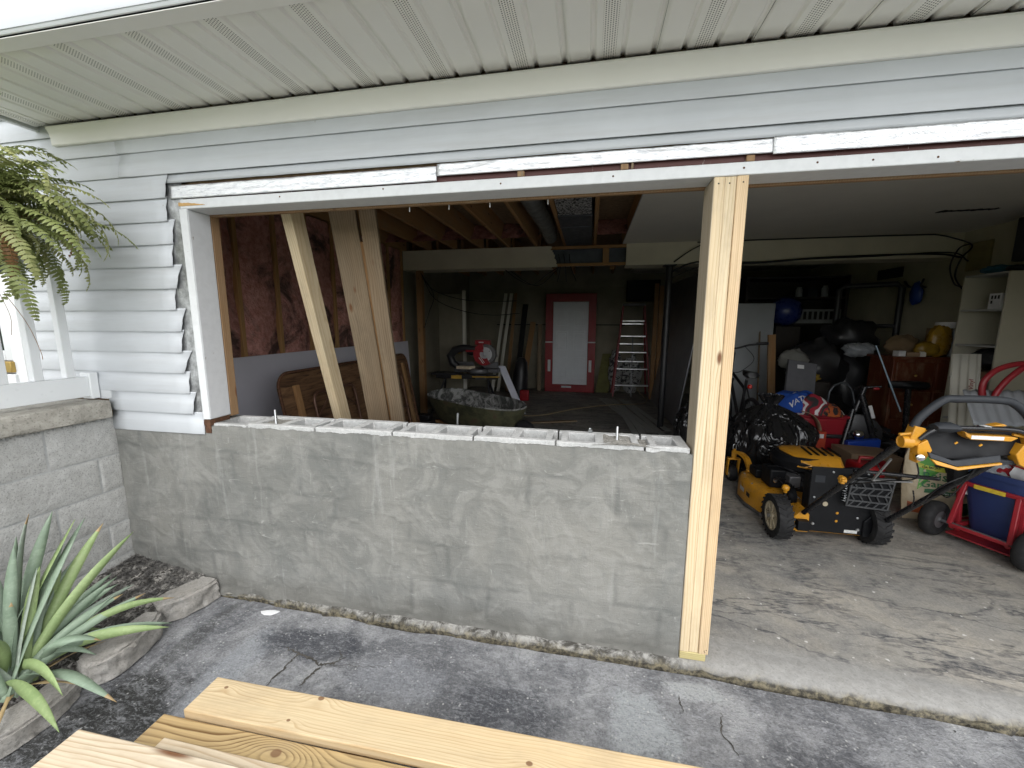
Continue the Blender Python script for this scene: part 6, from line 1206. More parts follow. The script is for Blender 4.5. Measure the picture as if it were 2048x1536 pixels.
# soil bag
sb = thing('soil_bag', 'tan and green printed soil bag standing behind the red cart', 'soil bag', (2.2, 1.82, 0.003))
def bagp(u, v, dy=0.0):   # front face of the bulging bag; u across, v up
    wv = 0.225 + 0.02*math.sin(v*3.1); x = 2.265 + (2*u-1)*wv*1.06*(1 - 0.25*max(0, v-0.8)/0.2*0.3) + 0.05*v
    blg = 0.10*(1-(2*u-1)**2)**0.5 * (0.3 + 0.7*math.sin(math.pi*min(1, v*1.05))) if abs(2*u-1) < 1 else 0
    return Vector((x, 1.755 + 0.12*v - blg - dy + 0.012*fbm(u*5, v*6, 3, 4), 0.004 + 0.60*v + 0.012*fbm(u*4, 1, v*3, 2)))
g = G('tan woven bag'); n = g.noise(9, 5, 0.6); M_BAG = g.out(g.ramp(n, (0.3, (0.38,0.31,0.21)), (0.7, (0.50,0.42,0.29))), 0.55, 0, g.bump(g.noise(14, 5, 0.6, dist=1), 0.6, 0.015))
b = MB(); b.grid(lambda u, v: bagp(u, v), 30, 36); b.grid(lambda u, v: Vector((bagp(u, v).x, 1.755 + 0.12*v + 0.09*max(0, 1-(2*u-1)**2)**0.5, bagp(u, v).z)), 30, 36); b.build('sack', M_BAG, sb, smooth=60)
def patch(name, u0, u1, f0, f1, mat, dy=0.002):
    b = MB(); b.grid(lambda s, t: bagp(u0+(u1-u0)*s, f0(s)+(f1(s)-f0(s))*t, dy), 18, 10); return b.build(name, mat, sb, smooth=60)
M_GRN = plain('leaf green print', (0.06,0.26,0.025), 0.4, var=0.35, nscale=7); M_DGRN = plain('dark green print', (0.012,0.11,0.035), 0.45); M_LIME = plain('yellow green print', (0.40,0.43,0.05), 0.45); M_BLKP = plain('black print', (0.015,0.02,0.018), 0.5); M_ORP = plain('fruit print', (0.32,0.07,0.02), 0.5, var=0.6, nscale=16)
patch('green_band', 0.12, 0.99, lambda s: 0.98 - 0.40*(1-s)**3 - 0.16, lambda s: 0.99, M_GRN)
patch('black_panel', 0.30, 0.95, lambda s: 0.66 - 0.02*s, lambda s: 0.66 + 0.20*math.sin(math.pi*min(1, s+0.08))**0.6, M_BLKP, 0.004)
patch('yellow_tag', 0.10, 0.42, lambda s: 0.70 - 0.05*s, lambda s: 0.755 - 0.05*s, M_LIME, 0.005)
patch('green_strap', 0.20, 0.92, lambda s: 0.385, lambda s: 0.435, M_DGRN)
patch('plant_picture', 0.60, 0.97, lambda s: 0.12 + 0.02*s, lambda s: 0.30, M_DGRN); patch('fruit_picture', 0.04, 0.34, lambda s: 0.10, lambda s: 0.24 - 0.05*s, M_ORP); patch('red_picture', 0.55, 0.92, lambda s: 0.065, lambda s: 0.105, M_SAWRED)
def bagtext(body, u, v, size, mat): text(body, 'lettering', mat, sb, (0,0,0), (1,0,0), (0,0,1), size, fn=lambda x, y: bagp(u + x/0.46, v + y/0.60, 0.0075))
bagtext('Raised', 0.38, 0.60, 0.080, M_DGRN); bagtext('Garden Bed', 0.52, 0.50, 0.072, M_DGRN); bagtext('Grows More Beautiful', 0.56, 0.41, 0.024, M_WHITEP); bagtext('in', 0.52, 0.73, 0.07, M_WHITEP); bagtext('OR MORE', 0.26, 0.705, 0.022, M_BLKP)
# ribbed grey lid and pale panels
lid = MB()
def lidp(u, v): return Vector((2.46 + 0.52*u + 0.06*v, 1.84 + 0.22*v - 0.05*u, 0.76 + 0.24*v + 0.02*u + 0.006*math.sin(u*50)))
lid.grid(lidp, 110, 8); lid.build('ribbed_lid', plain('pale grey ribbed plastic', (0.33,0.345,0.365), 0.4, var=0.06), None, smooth=40, solid=0.006, normals=False, **L('grey ribbed plastic lid lying tilted in front of the red handle loops', 'lid'))
GP = 'corrugated white panels leaning by the cabinet'
for i, (dx, lb) in enumerate(((0.0, 'front white corrugated panel leaning by the open cabinet'), (0.06, 'rear white corrugated panel showing at the right edge'))):
    b = MB(); b.grid(lambda u, v: Vector((2.70 + dx + 0.20*u + 0.20*v, 2.30 + 0.42*v + dx*0.6 + 0.012*math.sin(u*2*math.pi*3), 0.05 + 1.20*v)), 40, 4)
    b.build('corrugated_panel', M_CEIL, None, smooth=60, solid=0.003, normals=False, **L(lb, 'panel', GP))
text('Vinyl', 'stencil', M_SAWRED, bpy.data.objects['corrugated_panel'], (2.965, 2.575, 0.98), (0.2, 0.42, 1.2), (-1, 0.05, 0.15), 0.05, depth=0.02)

# ------------------------------------------------------------------ bin bags, tote with clothes, bicycle
g = G('black bin liner'); n = g.noise(7, 6, 0.6, dist=0.8); M_BIN = g.out((0.010,0.010,0.011), g.ramp(n, (0.3, 0.10), (0.7, 0.24)), 0, g.bump(g.math('ADD', g.ramp(g.math('ABSOLUTE', g.math('SUBTRACT', g.noise(1.0, 3, 0.5, vec=g.map((6, 6, 2.6)), dist=0.9), 0.5)), (0.0, 1.0), (0.10, 0.0)), g.noise(1.0, 3, 0.5, vec=g.map((11, 11, 4)), dist=0.6)), 1.0, 0.013), 0.75)
def binbag(c, r, h, seed, label):
    b = MB(); n, m = 140, 60; cx, cy = c
    def f(u, v):
        a = 2*math.pi*u; t = v
        if t < 0.5: prof = 0.80 + 0.20*math.sin(math.pi*min(1, t/0.5*0.55 + 0.02))**0.6 - 0.35*max(0, 0.10 - t)*4
        elif t < 0.88: q = (t-0.5)/0.38; prof = 1.0 - 0.87*q**1.75
        else: prof = 0.13 + 1.1*(t-0.88)
        up = max(0, t-0.30)/0.6
        fold = 0.11*up*(math.sin(a*11 + seed + 3*fbm(math.cos(a), math.sin(a), t*2 + seed, 3))) + 0.05*up*math.sin(a*23 + seed*2) + 0.05*abs(fbm(math.cos(a)*2.4 + seed, math.sin(a)*2.4, t*4, 5)) + 0.10*fbm(math.cos(a)*1.2, math.sin(a)*1.2 + seed, t*2, 2)
        k = prof*(1 + fold)
        return Vector((cx + r*k*math.cos(a) - 0.06*max(0, t-0.5), cy + r*0.9*k*math.sin(a), 0.004 + h*t))
    b.grid(f, n, m); return b.build('bin_bag', M_BIN, None, smooth=50, **L(label, 'bin bag', 'tied black bin bags'))
binbag((1.38, 2.62), 0.40, 0.82, 1, 'full black bin bag with a tied top just right of the post'); binbag((0.80, 2.85), 0.30, 0.85, 4, 'black bin bag mostly hidden behind the timber post')
tote = thing('red_tote', 'red plastic tote heaped with folded clothes behind the bin bag', 'tote', (2.05, 3.2, 0.003))
b = MB(); b.hexa([(1.86,3.05,0.004),(2.22,3.05,0.004),(2.22,3.42,0.004),(1.86,3.42,0.004)], [(1.80,3.0,0.52),(2.28,3.0,0.52),(2.28,3.46,0.52),(1.80,3.46,0.52)]); b.build('tote_body', plain('tote red', (0.30,0.012,0.022), 0.45), tote, bevel=0.02, seg=3)
b = MB(); b.bx(1.785,2.295,2.985,3.475,0.521,0.555); b.build('tote_rim', plain('tote rim red', (0.26,0.010,0.020), 0.45), tote, bevel=0.01)
g = G('blue printed blanket'); v = g.voro(7.0); M_BLUE = g.out(g.mix(g.ramp(v, (0.14, 0.9), (0.18, 0.0)), (0.012,0.07,0.36), (0.6,0.62,0.66)), 0.85, 0, g.bump(g.noise(14, 5), 0.5, 0.012))
g = G('striped jersey'); n = g.noise(2.5, 3, 0.5); s = g.math('FRACT', g.math('MULTIPLY', g.math('ADD', g.sep()[0], n), 4.5)); M_JER = g.out(g.ramp(s, (0.0, (0.30,0.015,0.03)), (0.30, (0.30,0.015,0.03)), (0.34, (0.66,0.66,0.66)), (0.52, (0.66,0.66,0.66)), (0.56, (0.30,0.015,0.03)), (0.80, (0.03,0.03,0.03))), 0.85, 0, g.bump(g.noise(14, 5), 0.5, 0.012))
g = G('orange and black cloth'); n = g.noise(9, 4, 0.6, dist=2); M_TIG = g.out(g.ramp(n, (0.46, (0.02,0.02,0.02)), (0.5, (0.40,0.09,0.02))), 0.9, 0, g.bump(g.noise(16, 5), 0.4, 0.01))
GC = 'clothes heaped on the red tote'
def clothp(c, r, seed, u, v, dz=0.0):
    a = 2*math.pi*u; rr = v; x = c[0] + r[0]*rr*math.cos(a); y = c[1] + r[1]*rr*math.sin(a)
    return Vector((x, y, c[2] + r[2]*(1 - rr**3.2) + dz + (0.05*fbm(x*6, y*6, seed, 4) + 0.05*(0.5-abs(fbm(x*5, y*9, seed+4, 3))))*(1-rr*0.6)))
def heap(name, c, r, seed, mat, lb, cat='clothes'):
    b = MB(); b.grid(lambda u, v: clothp(c, r, seed, u, max(0.001, v)), 40, 14); return b.build(name, mat, None, smooth=60, solid=0.006, normals=False, **L(lb, cat, GC))
heap('blanket', (1.84,3.20,0.57), (0.33,0.24,0.19), 2, M_BLUE, 'bright blue blanket with white letters heaped on the red tote', 'blanket'); heap('jersey', (1.97,3.05,0.56), (0.20,0.15,0.165), 6, M_JER, 'maroon and white striped jersey in front of the blue blanket'); heap('cloth', (2.06,3.02,0.56), (0.17,0.13,0.10), 9, M_TIG, 'orange and black patterned cloth on the tote'); heap('white_cloth', (2.17,3.10,0.56), (0.10,0.13,0.06), 12, M_WHITEP, 'small white cloth at the right end of the tote')
def vate(x, y):
    X, Y = 1.80 + x*0.9, 3.03 + y*0.7 + x*0.25; rr = min(1, math.hypot((X-1.84)/0.33, (Y-3.20)/0.24))
    return Vector((X, Y, 0.57 + 0.19*(1-rr**3.2) + 0.014 + (0.05*fbm(X*6, Y*6, 2, 4) + 0.05*(0.5-abs(fbm(X*5, Y*9, 6, 3))))*(1-0.6*rr)))
text('VATE', 'lettering', M_WHITEP, bpy.data.objects['blanket'], (0,0,0), (1,0,0), (0,0,1), 0.085, fn=vate)
bk = thing('bicycle', 'dark bicycle with a red tail light parked behind the bin bags', 'bicycle', (1.42, 3.7, 0.003))
for nm, y in (('rear_wheel', 3.22), ('front_wheel', 4.24)):
    root = bpy.data.objects.new(nm, None); C.objects.link(root); root.parent = bk; root.location = Vector((1.42, y, 0.34)) - wloc(bk); root.empty_display_size = 0.05
    c = Vector((1.42, y, 0.343)); b = MB(); b.tube([c + Vector((0, 0.315*math.cos(t*math.pi/16), 0.315*math.sin(t*math.pi/16))) for t in range(32)], 0.024, 8, close=True); b.build('tyre', M_BLACK, root, smooth=60)
    b = MB()
    for k in range(14): a = 2*math.pi*k/14; b.tube([c + Vector((0.012*(-1)**k,0,0)), c + Vector((0, 0.30*math.cos(a), 0.30*math.sin(a)))], 0.0015, 4)
    b.lathe(c, (1,0,0), [(0.02,-0.04),(0.02,0.04)], 10); b.build('spokes', M_SILV, root)
b = MB(); q = lambda y, z, x=1.42: (x, y, z)
for a, c_, r in ((q(3.60,0.32), q(3.46,0.86), 0.017), (q(3.60,0.32), q(4.02,0.80), 0.02), (q(3.50,0.74), q(4.02,0.90), 0.018), (q(4.02,0.78), q(4.0,1.02), 0.02), (q(3.60,0.32,1.45), q(3.22,0.343,1.47), 0.010), (q(3.60,0.32,1.39), q(3.22,0.343,1.37), 0.010), (q(3.49,0.76,1.44), q(3.22,0.343,1.47), 0.009), (q(3.49,0.76,1.40), q(3.22,0.343,1.37), 0.009)): b.tube([a, c_], r, 8)
b.build('frame', M_BLACK, bk, smooth=60)
b = MB(); b.tube([q(4.04,0.80,1.46), q(4.24,0.343,1.465)], 0.012, 8); b.tube([q(4.04,0.80,1.38), q(4.24,0.343,1.375)], 0.012, 8); b.build('fork', M_BLACK, bk, smooth=60)
b = MB(); b.tube([q(4.0,1.0), q(3.96,1.14), q(4.02,1.20)], 0.016, 8); b.tube([(1.16,3.90,1.26),(1.25,3.97,1.25),(1.42,4.02,1.20),(1.59,3.97,1.25),(1.70,3.90,1.27)], 0.013, 8, sm=4); b.tube([(1.66,3.92,1.27),(1.78,3.86,1.28)], 0.018, 8); b.tube([(1.18,3.92,1.26),(1.08,3.86,1.27)], 0.018, 8); b.build('handlebar', M_BLACK, bk, smooth=60)
b = MB(); b.loft([[Vector((1.42 + sx*wd, y, 0.93 + z)) for sx, z in ((-1,0.0),(-0.7,0.035),(0.7,0.035),(1,0.0),(0.6,-0.03),(-0.6,-0.03))] for y, wd in ((3.28,0.05),(3.31,0.085),(3.38,0.08),(3.46,0.04),(3.56,0.02))]); b.build('saddle', M_BLACK, bk, smooth=50)
b = MB(); b.tube([q(3.45,0.86), q(3.42,0.915)], 0.013, 8); b.build('seat_post', M_SILV, bk, smooth=60)
b = MB(); b.lathe((1.42,3.36,0.79), (0,-1,0.1), [(0.018,0),(0.026,0.006),(0.026,0.022),(0.014,0.032)], 14); b.build('tail_light', plain('red lens', (0.55,0.02,0.012), 0.2), bk, smooth=40)
for pts in (((1.30,4.0,1.24),(1.26,3.86,1.12),(1.36,3.9,0.98),(1.42,4.0,0.92)), ((1.55,4.0,1.24),(1.62,3.84,1.08),(1.5,3.88,0.92),(1.43,3.98,0.88))):
    b = MB(); b.tube(pts, 0.004, 5, sm=5); b.build('brake_cable', M_CABLE, bk)

# ------------------------------------------------------------------ the dark right end: bike trainer, dresser, cabinet and clutter
ob = MB(); ob.hexa([(1.93,2.88,0.004),(2.03,2.88,0.004),(2.03,3.0-0.02,0.004),(1.93,2.98,0.004)], [(1.93,2.88,0.40),(2.03,2.88,0.40),(2.03,2.98,0.40),(1.93,2.98,0.40)])
ox = thing('orange_box', 'narrow orange red box with a white label right of the bin bag', 'box', (1.98,2.9,0.003)); ob.build('box_body', plain('orange red card', (0.45,0.05,0.02), 0.5), ox, bevel=0.003)
b = MB(); b.bx(1.955,2.005,2.877,2.879,0.33,0.375); b.build('box_label', M_WHITEP, ox)
M_CARD = plain('brown cardboard', (0.27,0.185,0.115), 0.85, var=0.15)
b = MB(); b.grid(lambda u, v: Vector((1.80 + 0.19*math.sin(u*1.5), 2.90 + 0.12*v, 0.40 + 0.20*math.cos(u*1.6))), 14, 2); b.build('cardboard_flap', M_CARD, None, smooth=60, solid=0.006, normals=False, **L('curved brown cardboard flap bent over behind the bin bag', 'cardboard'))
bx_ = thing('cardboard_box', 'open brown cardboard box with red print behind the mower handle', 'box', (2.25,2.6,0.003))
b = MB(); b.hexa([(2.08,2.52,0.004),(2.46,2.50,0.004),(2.46,2.80,0.004),(2.08,2.82,0.004)], [(2.06,2.50,0.29),(2.48,2.48,0.28),(2.48,2.82,0.28),(2.06,2.84,0.29)]); b.build('box_body', M_CARD, bx_, bevel=0.004)
b = MB(); b.bx(2.20,2.36,2.490,2.494,0.17,0.24); b.build('box_print', M_SAWRED, bx_)
b = MB(); b.bx(2.05,2.60,3.0,3.35,0.30,0.345); b.bx(2.12,2.55,3.05,3.3,0.004,0.2995); b.build('black_case', M_BLACK, None, bevel=0.015, **L('flat black case lying behind the cardboard box', 'case'))
b = MB(); b.hexa([(2.25,2.90,0.004),(2.55,2.90,0.004),(2.55,2.98,0.004),(2.25,2.98,0.004)], [(2.25,2.90,0.30),(2.55,2.90,0.34),(2.55,2.98,0.34),(2.25,2.98,0.30)]); b.build('blue_box', plain('bright blue plastic', (0.015,0.06,0.38), 0.4), None, bevel=0.01, **L('bright blue box edge showing under the black case', 'box'))
can = thing('fuel_can', 'red plastic fuel can half hidden behind the mower', 'fuel can', (2.02,2.15,0.003))
b = MB(); b.bx(1.90,2.10,2.08,2.32,0.004,0.30); b.build('can_body', plain('fuel can red', (0.33,0.012,0.015), 0.45), can, bevel=0.03, seg=3)
b = MB(); b.tube([(1.95,2.2,0.302),(1.95,2.2,0.35),(2.05,2.2,0.35),(2.05,2.2,0.302)], 0.014, 8); b.build('can_handle', plain('fuel can handle', (0.30,0.012,0.015), 0.45), can, smooth=50)
ex = thing('exercise_bike', 'black exercise bike with a chrome flywheel hub behind the tote', 'exercise bike', (2.4,3.0,0.003))
b = MB(); b.lathe((2.40,3.05,0.36), (0.3,1,0), [(0.20,-0.02),(0.215,-0.01),(0.215,0.01),(0.20,0.02)], 32); b.build('flywheel', M_BLACK, ex, smooth=40)
b = MB(); b.lathe((2.385,3.0,0.36), (-0.3,-1,0), [(0.05,0),(0.055,0.02),(0.035,0.05),(0.012,0.06)], 18); b.build('hub', M_CHROME, ex, smooth=40)
b = MB()
for a, c_, r in (((2.20,2.95,0.03),(2.34,3.05,0.62),0.028), ((2.62,2.95,0.03),(2.40,3.05,0.78),0.032), ((2.36,3.05,0.60),(2.44,3.08,0.86),0.026), ((2.05,2.92,0.03),(2.72,2.92,0.03),0.028), ((2.52,3.0,0.42),(2.92,3.15,0.28),0.032), ((2.92,3.15,0.28),(2.88,3.14,0.86),0.026), ((2.80,3.35,0.03),(3.10,3.0,0.03),0.028), ((2.92,3.15,0.03),(2.92,3.15,0.3),0.03)): b.tube([a, c_], r, 10)
b.build('frame', M_TUBE, ex, smooth=60)
b = MB(); b.loft([[Vector((x, 3.14 + sy*wd, 0.885 + z)) for sy, z in ((-1,0.0),(-0.7,0.04),(0.7,0.04),(1,0.0),(0.6,-0.03),(-0.6,-0.03))] for x, wd in ((2.70,0.02),(2.78,0.05),(2.88,0.11),(2.98,0.12),(3.02,0.08))]); b.build('saddle', M_BLK, ex, smooth=50)
b = MB(); b.tube([(2.24,2.9,0.86),(2.36,3.0,0.88),(2.44,3.08,0.86),(2.56,3.02,0.88)], 0.015, 8, sm=4); b.build('handlebar', M_TUBE, ex, smooth=60)
b = MB(); b.lathe((2.47,3.0,0.86), (1,-0.2,0), [(0.012,0),(0.016,0.02),(0.012,0.05)], 10); b.build('resistance_knob', M_SAWRED, ex, smooth=50)
b = MB(); b.bar((2.455,2.985,0.68),(2.49,2.965,0.55),0.035,0.004,(0.2,-1,0)); b.build('frame_sticker', M_WHITEP, ex)
b = MB(); b.tube([(2.55,3.18,1.30),(2.76,3.02,0.62)], 0.009, 8); b.build('rod', plain('pale blue pole', (0.22,0.30,0.36), 0.35, metal=0.5), None, smooth=60, **L('thin pale blue pole leaning in front of the dresser', 'pole'))
b = MB(); b.hexa([(1.92,3.62,0.004),(2.24,3.58,0.004),(2.24,3.62,0.004),(1.92,3.66,0.004)], [(1.98,3.75,1.09),(2.28,3.71,1.04),(2.28,3.75,1.04),(1.98,3.79,1.09)]); fold = thing('grey_folder', 'grey board panel with a white label leaning behind the blue blanket', 'board panel', (2.1,3.7,0.003)); b.build('panel', plain('dark grey board', (0.10,0.10,0.11), 0.7), fold, bevel=0.004)
b = MB(); b.hexa([(2.07,3.714,0.985),(2.14,3.706,0.98),(2.14,3.708,0.98),(2.07,3.716,0.985)], [(2.07,3.721,1.03),(2.14,3.713,1.025),(2.14,3.715,1.025),(2.07,3.723,1.03)]); b.build('panel_label', M_WHITEP, fold)
b = MB(); b.bx(1.62,2.27,4.98,5.02,0.004,1.83); b.build('white_board', plain('dull white panel', (0.36,0.38,0.39), 0.6, var=0.04), None, bevel=0.004, **L('tall plain white panel standing behind the bicycle handlebar', 'panel'))
lumber('timber_offcut', (2.05,4.2,0.004), (1.98,4.3,1.38), 0.09, 0.04, W_OLD, None, up=(0,1,0), **L('brown timber offcut standing at the right edge of the white panel', 'timber'))
# dark shelving with ball
M_SHELF = plain('dark brown shelving', (0.020,0.015,0.011), 0.6, var=0.2)
sh = thing('shelving', 'dark tall shelving unit at the back right of the garage', 'shelving', (2.9,5.9,0.003))
for x in (2.02, 3.46):
    b = MB(); b.bx(x, x+0.04, 5.5, 6.1, 0.004, 2.28); b.build('side_panel', M_SHELF, sh)
for z in (0.12, 0.62, 1.12, 1.50, 1.92, 2.24):
    b = MB(); b.bx(2.061, 3.459, 5.5, 6.1, z, z+0.03); b.build('shelf', M_SHELF, sh)
b = MB(); b.bx(2.02, 3.50, 6.101, 6.12, 0.004, 2.28); b.build('back_panel', M_SHELF, sh)
blob('exercise_ball', plain('blue ball', (0.02,0.035,0.16), 0.3), (2.53,5.27,1.72), (0.225,0.225,0.225), 1, 0.0, **L('dark blue exercise ball wedged in front of the dark shelving', 'ball'))
stool = MB(); stool.bx(2.35,2.7,5.1,5.45,0.004,1.494); stool.build('cupboard', M_SHELF, None, bevel=0.01, **L('dark narrow cupboard under the blue ball', 'cupboard'))
b = MB()
xs = [2.78 + 0.075*i for i in range(9)]; b = cells(sorted([x for q in xs for x in (q, q+0.02)]), [5.44, 5.455], 1.56, 1.74, set())
crate = thing('slotted_crate', 'pale slotted plastic crate on the dark shelving right of the ball', 'crate', (3.1,5.5,1.531))
M_CRATE = plain('pale crate plastic', (0.22,0.23,0.23), 0.6); b = MB(); b.bx(2.76,3.40,5.46,5.5-0.002+0.3,1.535,1.56); b.build('crate_base', M_CRATE, crate)
for z in (1.56, 1.72):
    b = MB(); b.bx(2.76,3.40,5.46,5.47,z,z+0.035); b.build('crate_band', M_CRATE, crate)
for i in range(9):
    b = MB(); b.bx(2.77+0.075*i,2.80+0.075*i,5.46,5.468,1.596,1.719); b.build('crate_slat', M_CRATE, crate)
GJ = 'small things on the dark shelving'
for i, (x, w_, h, m, lb) in enumerate(((2.85,0.10,0.16,M_FILM,'grey glass jar on the upper dark shelf, left'), (3.02,0.14,0.14,M_GRIP,'dark storage box on the upper dark shelf'), (3.22,0.10,0.18,M_FILM,'grey glass jar on the upper dark shelf, right'))):
    b = MB(); b.lathe((x,5.62,1.952), (0,0,1), [(w_/2,0),(w_/2,h*0.75),(w_*0.36,h*0.85),(w_*0.36,h)], 14) if i != 1 else b.bx(x-w_/2,x+w_/2,5.55,5.7,1.952,1.952+h); b.build('jar' if i != 1 else 'storage_box', m, None, smooth=40, **L(lb, 'jar' if i != 1 else 'box', GJ))
GH = 'dark sacks and clothes piled in the far corner'
for i, (c, r, m, lb) in enumerate((((2.62,4.45,0.95),(0.35,0.3,0.35),M_BLACK,'black heap of bags in front of the dark shelving'), ((3.15,4.75,1.35),(0.32,0.25,0.24),M_BLACK,'black bundle piled high left of the wall frame'), ((2.95,4.15,1.20),(0.17,0.12,0.09),M_FILM,'grey crumpled plastic sheet on the dark heap'), ((2.28,4.3,1.05),(0.19,0.12,0.13),plain('pale dim cloth', (0.20,0.20,0.18), 0.9),'pale cloth bundle lying left on the dark heap'), ((2.55,4.4,0.36),(0.42,0.32,0.36),M_DARK,'dark lower sack under the bag heap'), ((3.1,4.6,0.58),(0.34,0.28,0.58),M_BLACK,'tall dark sack beside the dresser'))):
    blob('bundle', m, c, r, 20+i, 0.3, **L(lb, 'bundle', GH))
blob('yellow_gloves', plain('dim yellow leather', (0.30,0.20,0.03), 0.8), (2.30,3.85,0.86), (0.09,0.06,0.05), 33, 0.5, fr=4, **L('crumpled yellow work gloves on the dark heap', 'gloves')); b = MB(); b.bx(2.15,2.5,3.80,4.0,0.004,0.81); b.build('dark_crate', M_SHELF, None, bevel=0.01, **L('dark wooden crate under the yellow gloves', 'crate'))
fr = thing('exercise_rack', 'black tubular rack standing against the right wall', 'rack', (3.6,4.9,0.003))
b = MB(); b.tube([(3.15,5.1,0.004),(3.15,5.1,2.02),(3.20,5.08,2.07),(3.72,4.86,2.08),(3.78,4.84,2.03),(3.78,4.84,0.004)], 0.038, 10); b.build('tube', M_BLACK, fr, smooth=60)
for z in (0.9, 1.5):
    b = MB(); b.tube([(3.15,5.1,z),(3.78,4.84,z)], 0.025, 8); b.build('cross_tube', M_BLACK, fr, smooth=60)
dres = thing('dresser', 'dark red brown dresser crowded with groceries', 'dresser', (3.45,3.85,0.003))
M_DRES = wood_mat('dark cherry wood', (0.13,0.035,0.015), (0.07,0.018,0.008), rough=0.35, ringc=0.5, knots=0.0)
b = MB(); b.bx(3.02,3.84,3.62,4.03,0.004,1.125); b.build('carcass', M_DRES, dres, bevel=0.006); b = MB(); b.bx(2.99,3.86,3.59,4.05,1.126,1.155); b.build('top', M_DRES, dres, bevel=0.006)
for i in range(3):
    for j in range(2):
        b = MB(); b.bx(3.05+0.395*j,3.42+0.395*j,3.603,3.619,0.10+0.34*i,0.41+0.34*i); d_ = b.build('drawer', M_DRES, dres, bevel=0.006); b = MB(); b.lathe((3.235+0.395*j,3.602,0.26+0.34*i), (0,-1,0), [(0.008,0),(0.014,0.02),(0.008,0.026)], 10); b.build('knob', M_BRASS, d_, smooth=40)
yb = blob('snack_bag', plain('yellow foil bag', (0.30,0.17,0.015), 0.3, var=0.3, bump=0.5, bscale=20), (3.50,3.72,1.33), (0.12,0.08,0.18), 41, 0.18, fr=3, **L('upright yellow snack bag on the dresser', 'snack bag', 'groceries on the dresser'))
blob('snack_bag', plain('yellow foil bag lower', (0.25,0.15,0.015), 0.35, var=0.3, bump=0.5, bscale=20), (3.36,3.68,1.24), (0.12,0.07,0.085), 44, 0.2, fr=3, **L('slumped yellow snack bag in front of the upright one', 'snack bag', 'groceries on the dresser'))
for i in range(6):
    b = MB(); x, y = 3.655 + 0.062*(i % 3), 3.68 + 0.065*(i//3); b.lathe((x,y,1.157), (0,0,1), [(0.028,0),(0.03,0.02),(0.03,0.14),(0.028,0.15),(0.03,0.16),(0.03,0.24),(0.012,0.29),(0.012,0.31)], 12); b.build('water_bottle', M_FILM, None, smooth=50, **L(('front left', 'front middle', 'front right', 'rear left', 'rear middle', 'rear right')[i] + ' water bottle of the shrink pack on the dresser', 'water bottle', 'water bottles on the dresser'))
b = MB(); b.lathe((3.62,3.80,1.48), (0,0,1), [(0.035,0.0),(0.10,0.0),(0.105,0.01),(0.105,0.06),(0.10,0.07),(0.035,0.07)], 28, cap=False); n0 = len(b.v); b.f += [[k, (k+1)%28, 5*28+(k+1)%28, 5*28+k] for k in range(28)]; b.mi += [0]*28; b.build('paper_roll', M_WHITEP, None, smooth=40, **L('large white paper roll lying flat on top of the groceries', 'paper roll'))
b = MB(); b.bx(3.54,3.70,3.83,3.98,1.157,1.479); b.build('tall_carton', M_CARD, None, bevel=0.004, **L('brown carton standing under the paper roll', 'carton'))
for i, (x0, x1, z1, m, lb) in enumerate(((3.06,3.13,1.22,M_WHITEP,'small white carton at the left end of the dresser top'), (3.14,3.27,1.205,M_CARD,'low brown carton left of the yellow bags'), (3.275,3.33,1.215,M_CEIL,'small cream tub left of the yellow bags'))):
    b = MB(); b.bx(x0,x1,3.62,3.72,1.157,z1); b.build('carton', m, None, bevel=0.004, **L(lb, 'carton', 'groceries on the dresser'))
blob('brown_sack', plain('brown paper sack', (0.17,0.115,0.06), 0.85), (3.22,3.85,1.28), (0.17,0.11,0.12), 51, 0.2, **L('brown paper sack lying behind the cartons on the dresser', 'sack', 'groceries on the dresser'))
cb = thing('open_cabinet', 'pale cream open cabinet by the right wall filled with household things', 'cabinet', (3.65,3.2,0.003))
M_CAB = plain('cream cabinet board', (0.50,0.475,0.37), 0.6, var=0.04); M_CABI = plain('white cabinet board', (0.45,0.45,0.43), 0.6, var=0.05)
for y in (2.95, 3.42):
    b = MB(); b.bx(3.43,3.855,y,y+0.018,0.004,2.03); b.build('side_panel', M_CAB, cb, bevel=0.003)
b = MB(); b.bx(3.84,3.855,2.969,3.419,0.004,2.03); b.build('back_panel', M_CABI, cb)
for z in (0.05, 0.5, 0.95, 1.30, 1.66, 2.012):
    b = MB(); b.bx(3.435,3.839,2.9685,3.4195,z,z+0.018); b.build('shelf', M_CABI, cb)
GK = 'things on the cabinet shelves'
for nm, (x0,x1,y0,y1,z0,z1), m, lb in (('white_carton',(3.47,3.62,3.05,3.17,1.679,1.83),M_WHITEP,'white carton with small dark windows on the top cabinet shelf'),('second_carton',(3.5,3.68,2.98,3.04,1.679,1.84),M_CABI,'plain pale carton beside the windowed carton'),('cardboard_tray',(3.45,3.7,3.0,3.36,0.969,1.05),M_CARD,'brown cardboard tray on the middle cabinet shelf'),('mug',(3.47,3.54,3.22,3.29,1.051,1.12),M_WHITEP,'white mug standing in the cardboard tray')):
    b = MB(); b.bx(x0,x1,y0,y1,z0,z1); o = b.build(nm, m, None, bevel=0.004, **L(lb, nm.split('_')[-1], GK))
    if nm == 'white_carton':
        for k in range(3):
            b = MB(); b.bx(3.4675,3.4695,3.06+0.033*k,3.078+0.033*k,1.775,1.81); b.build('carton_window', M_BLACK, o)
        b = MB(); b.bx(3.4675,3.4695,3.126,3.144,1.73,1.76); b.build('carton_window', M_BLACK, o)
blob('black_bag', M_BLACK, (3.58,3.16,1.18), (0.15,0.18,0.10), 61, 0.25, **L('black cloth bag slung on the middle cabinet shelf', 'bag', GK))
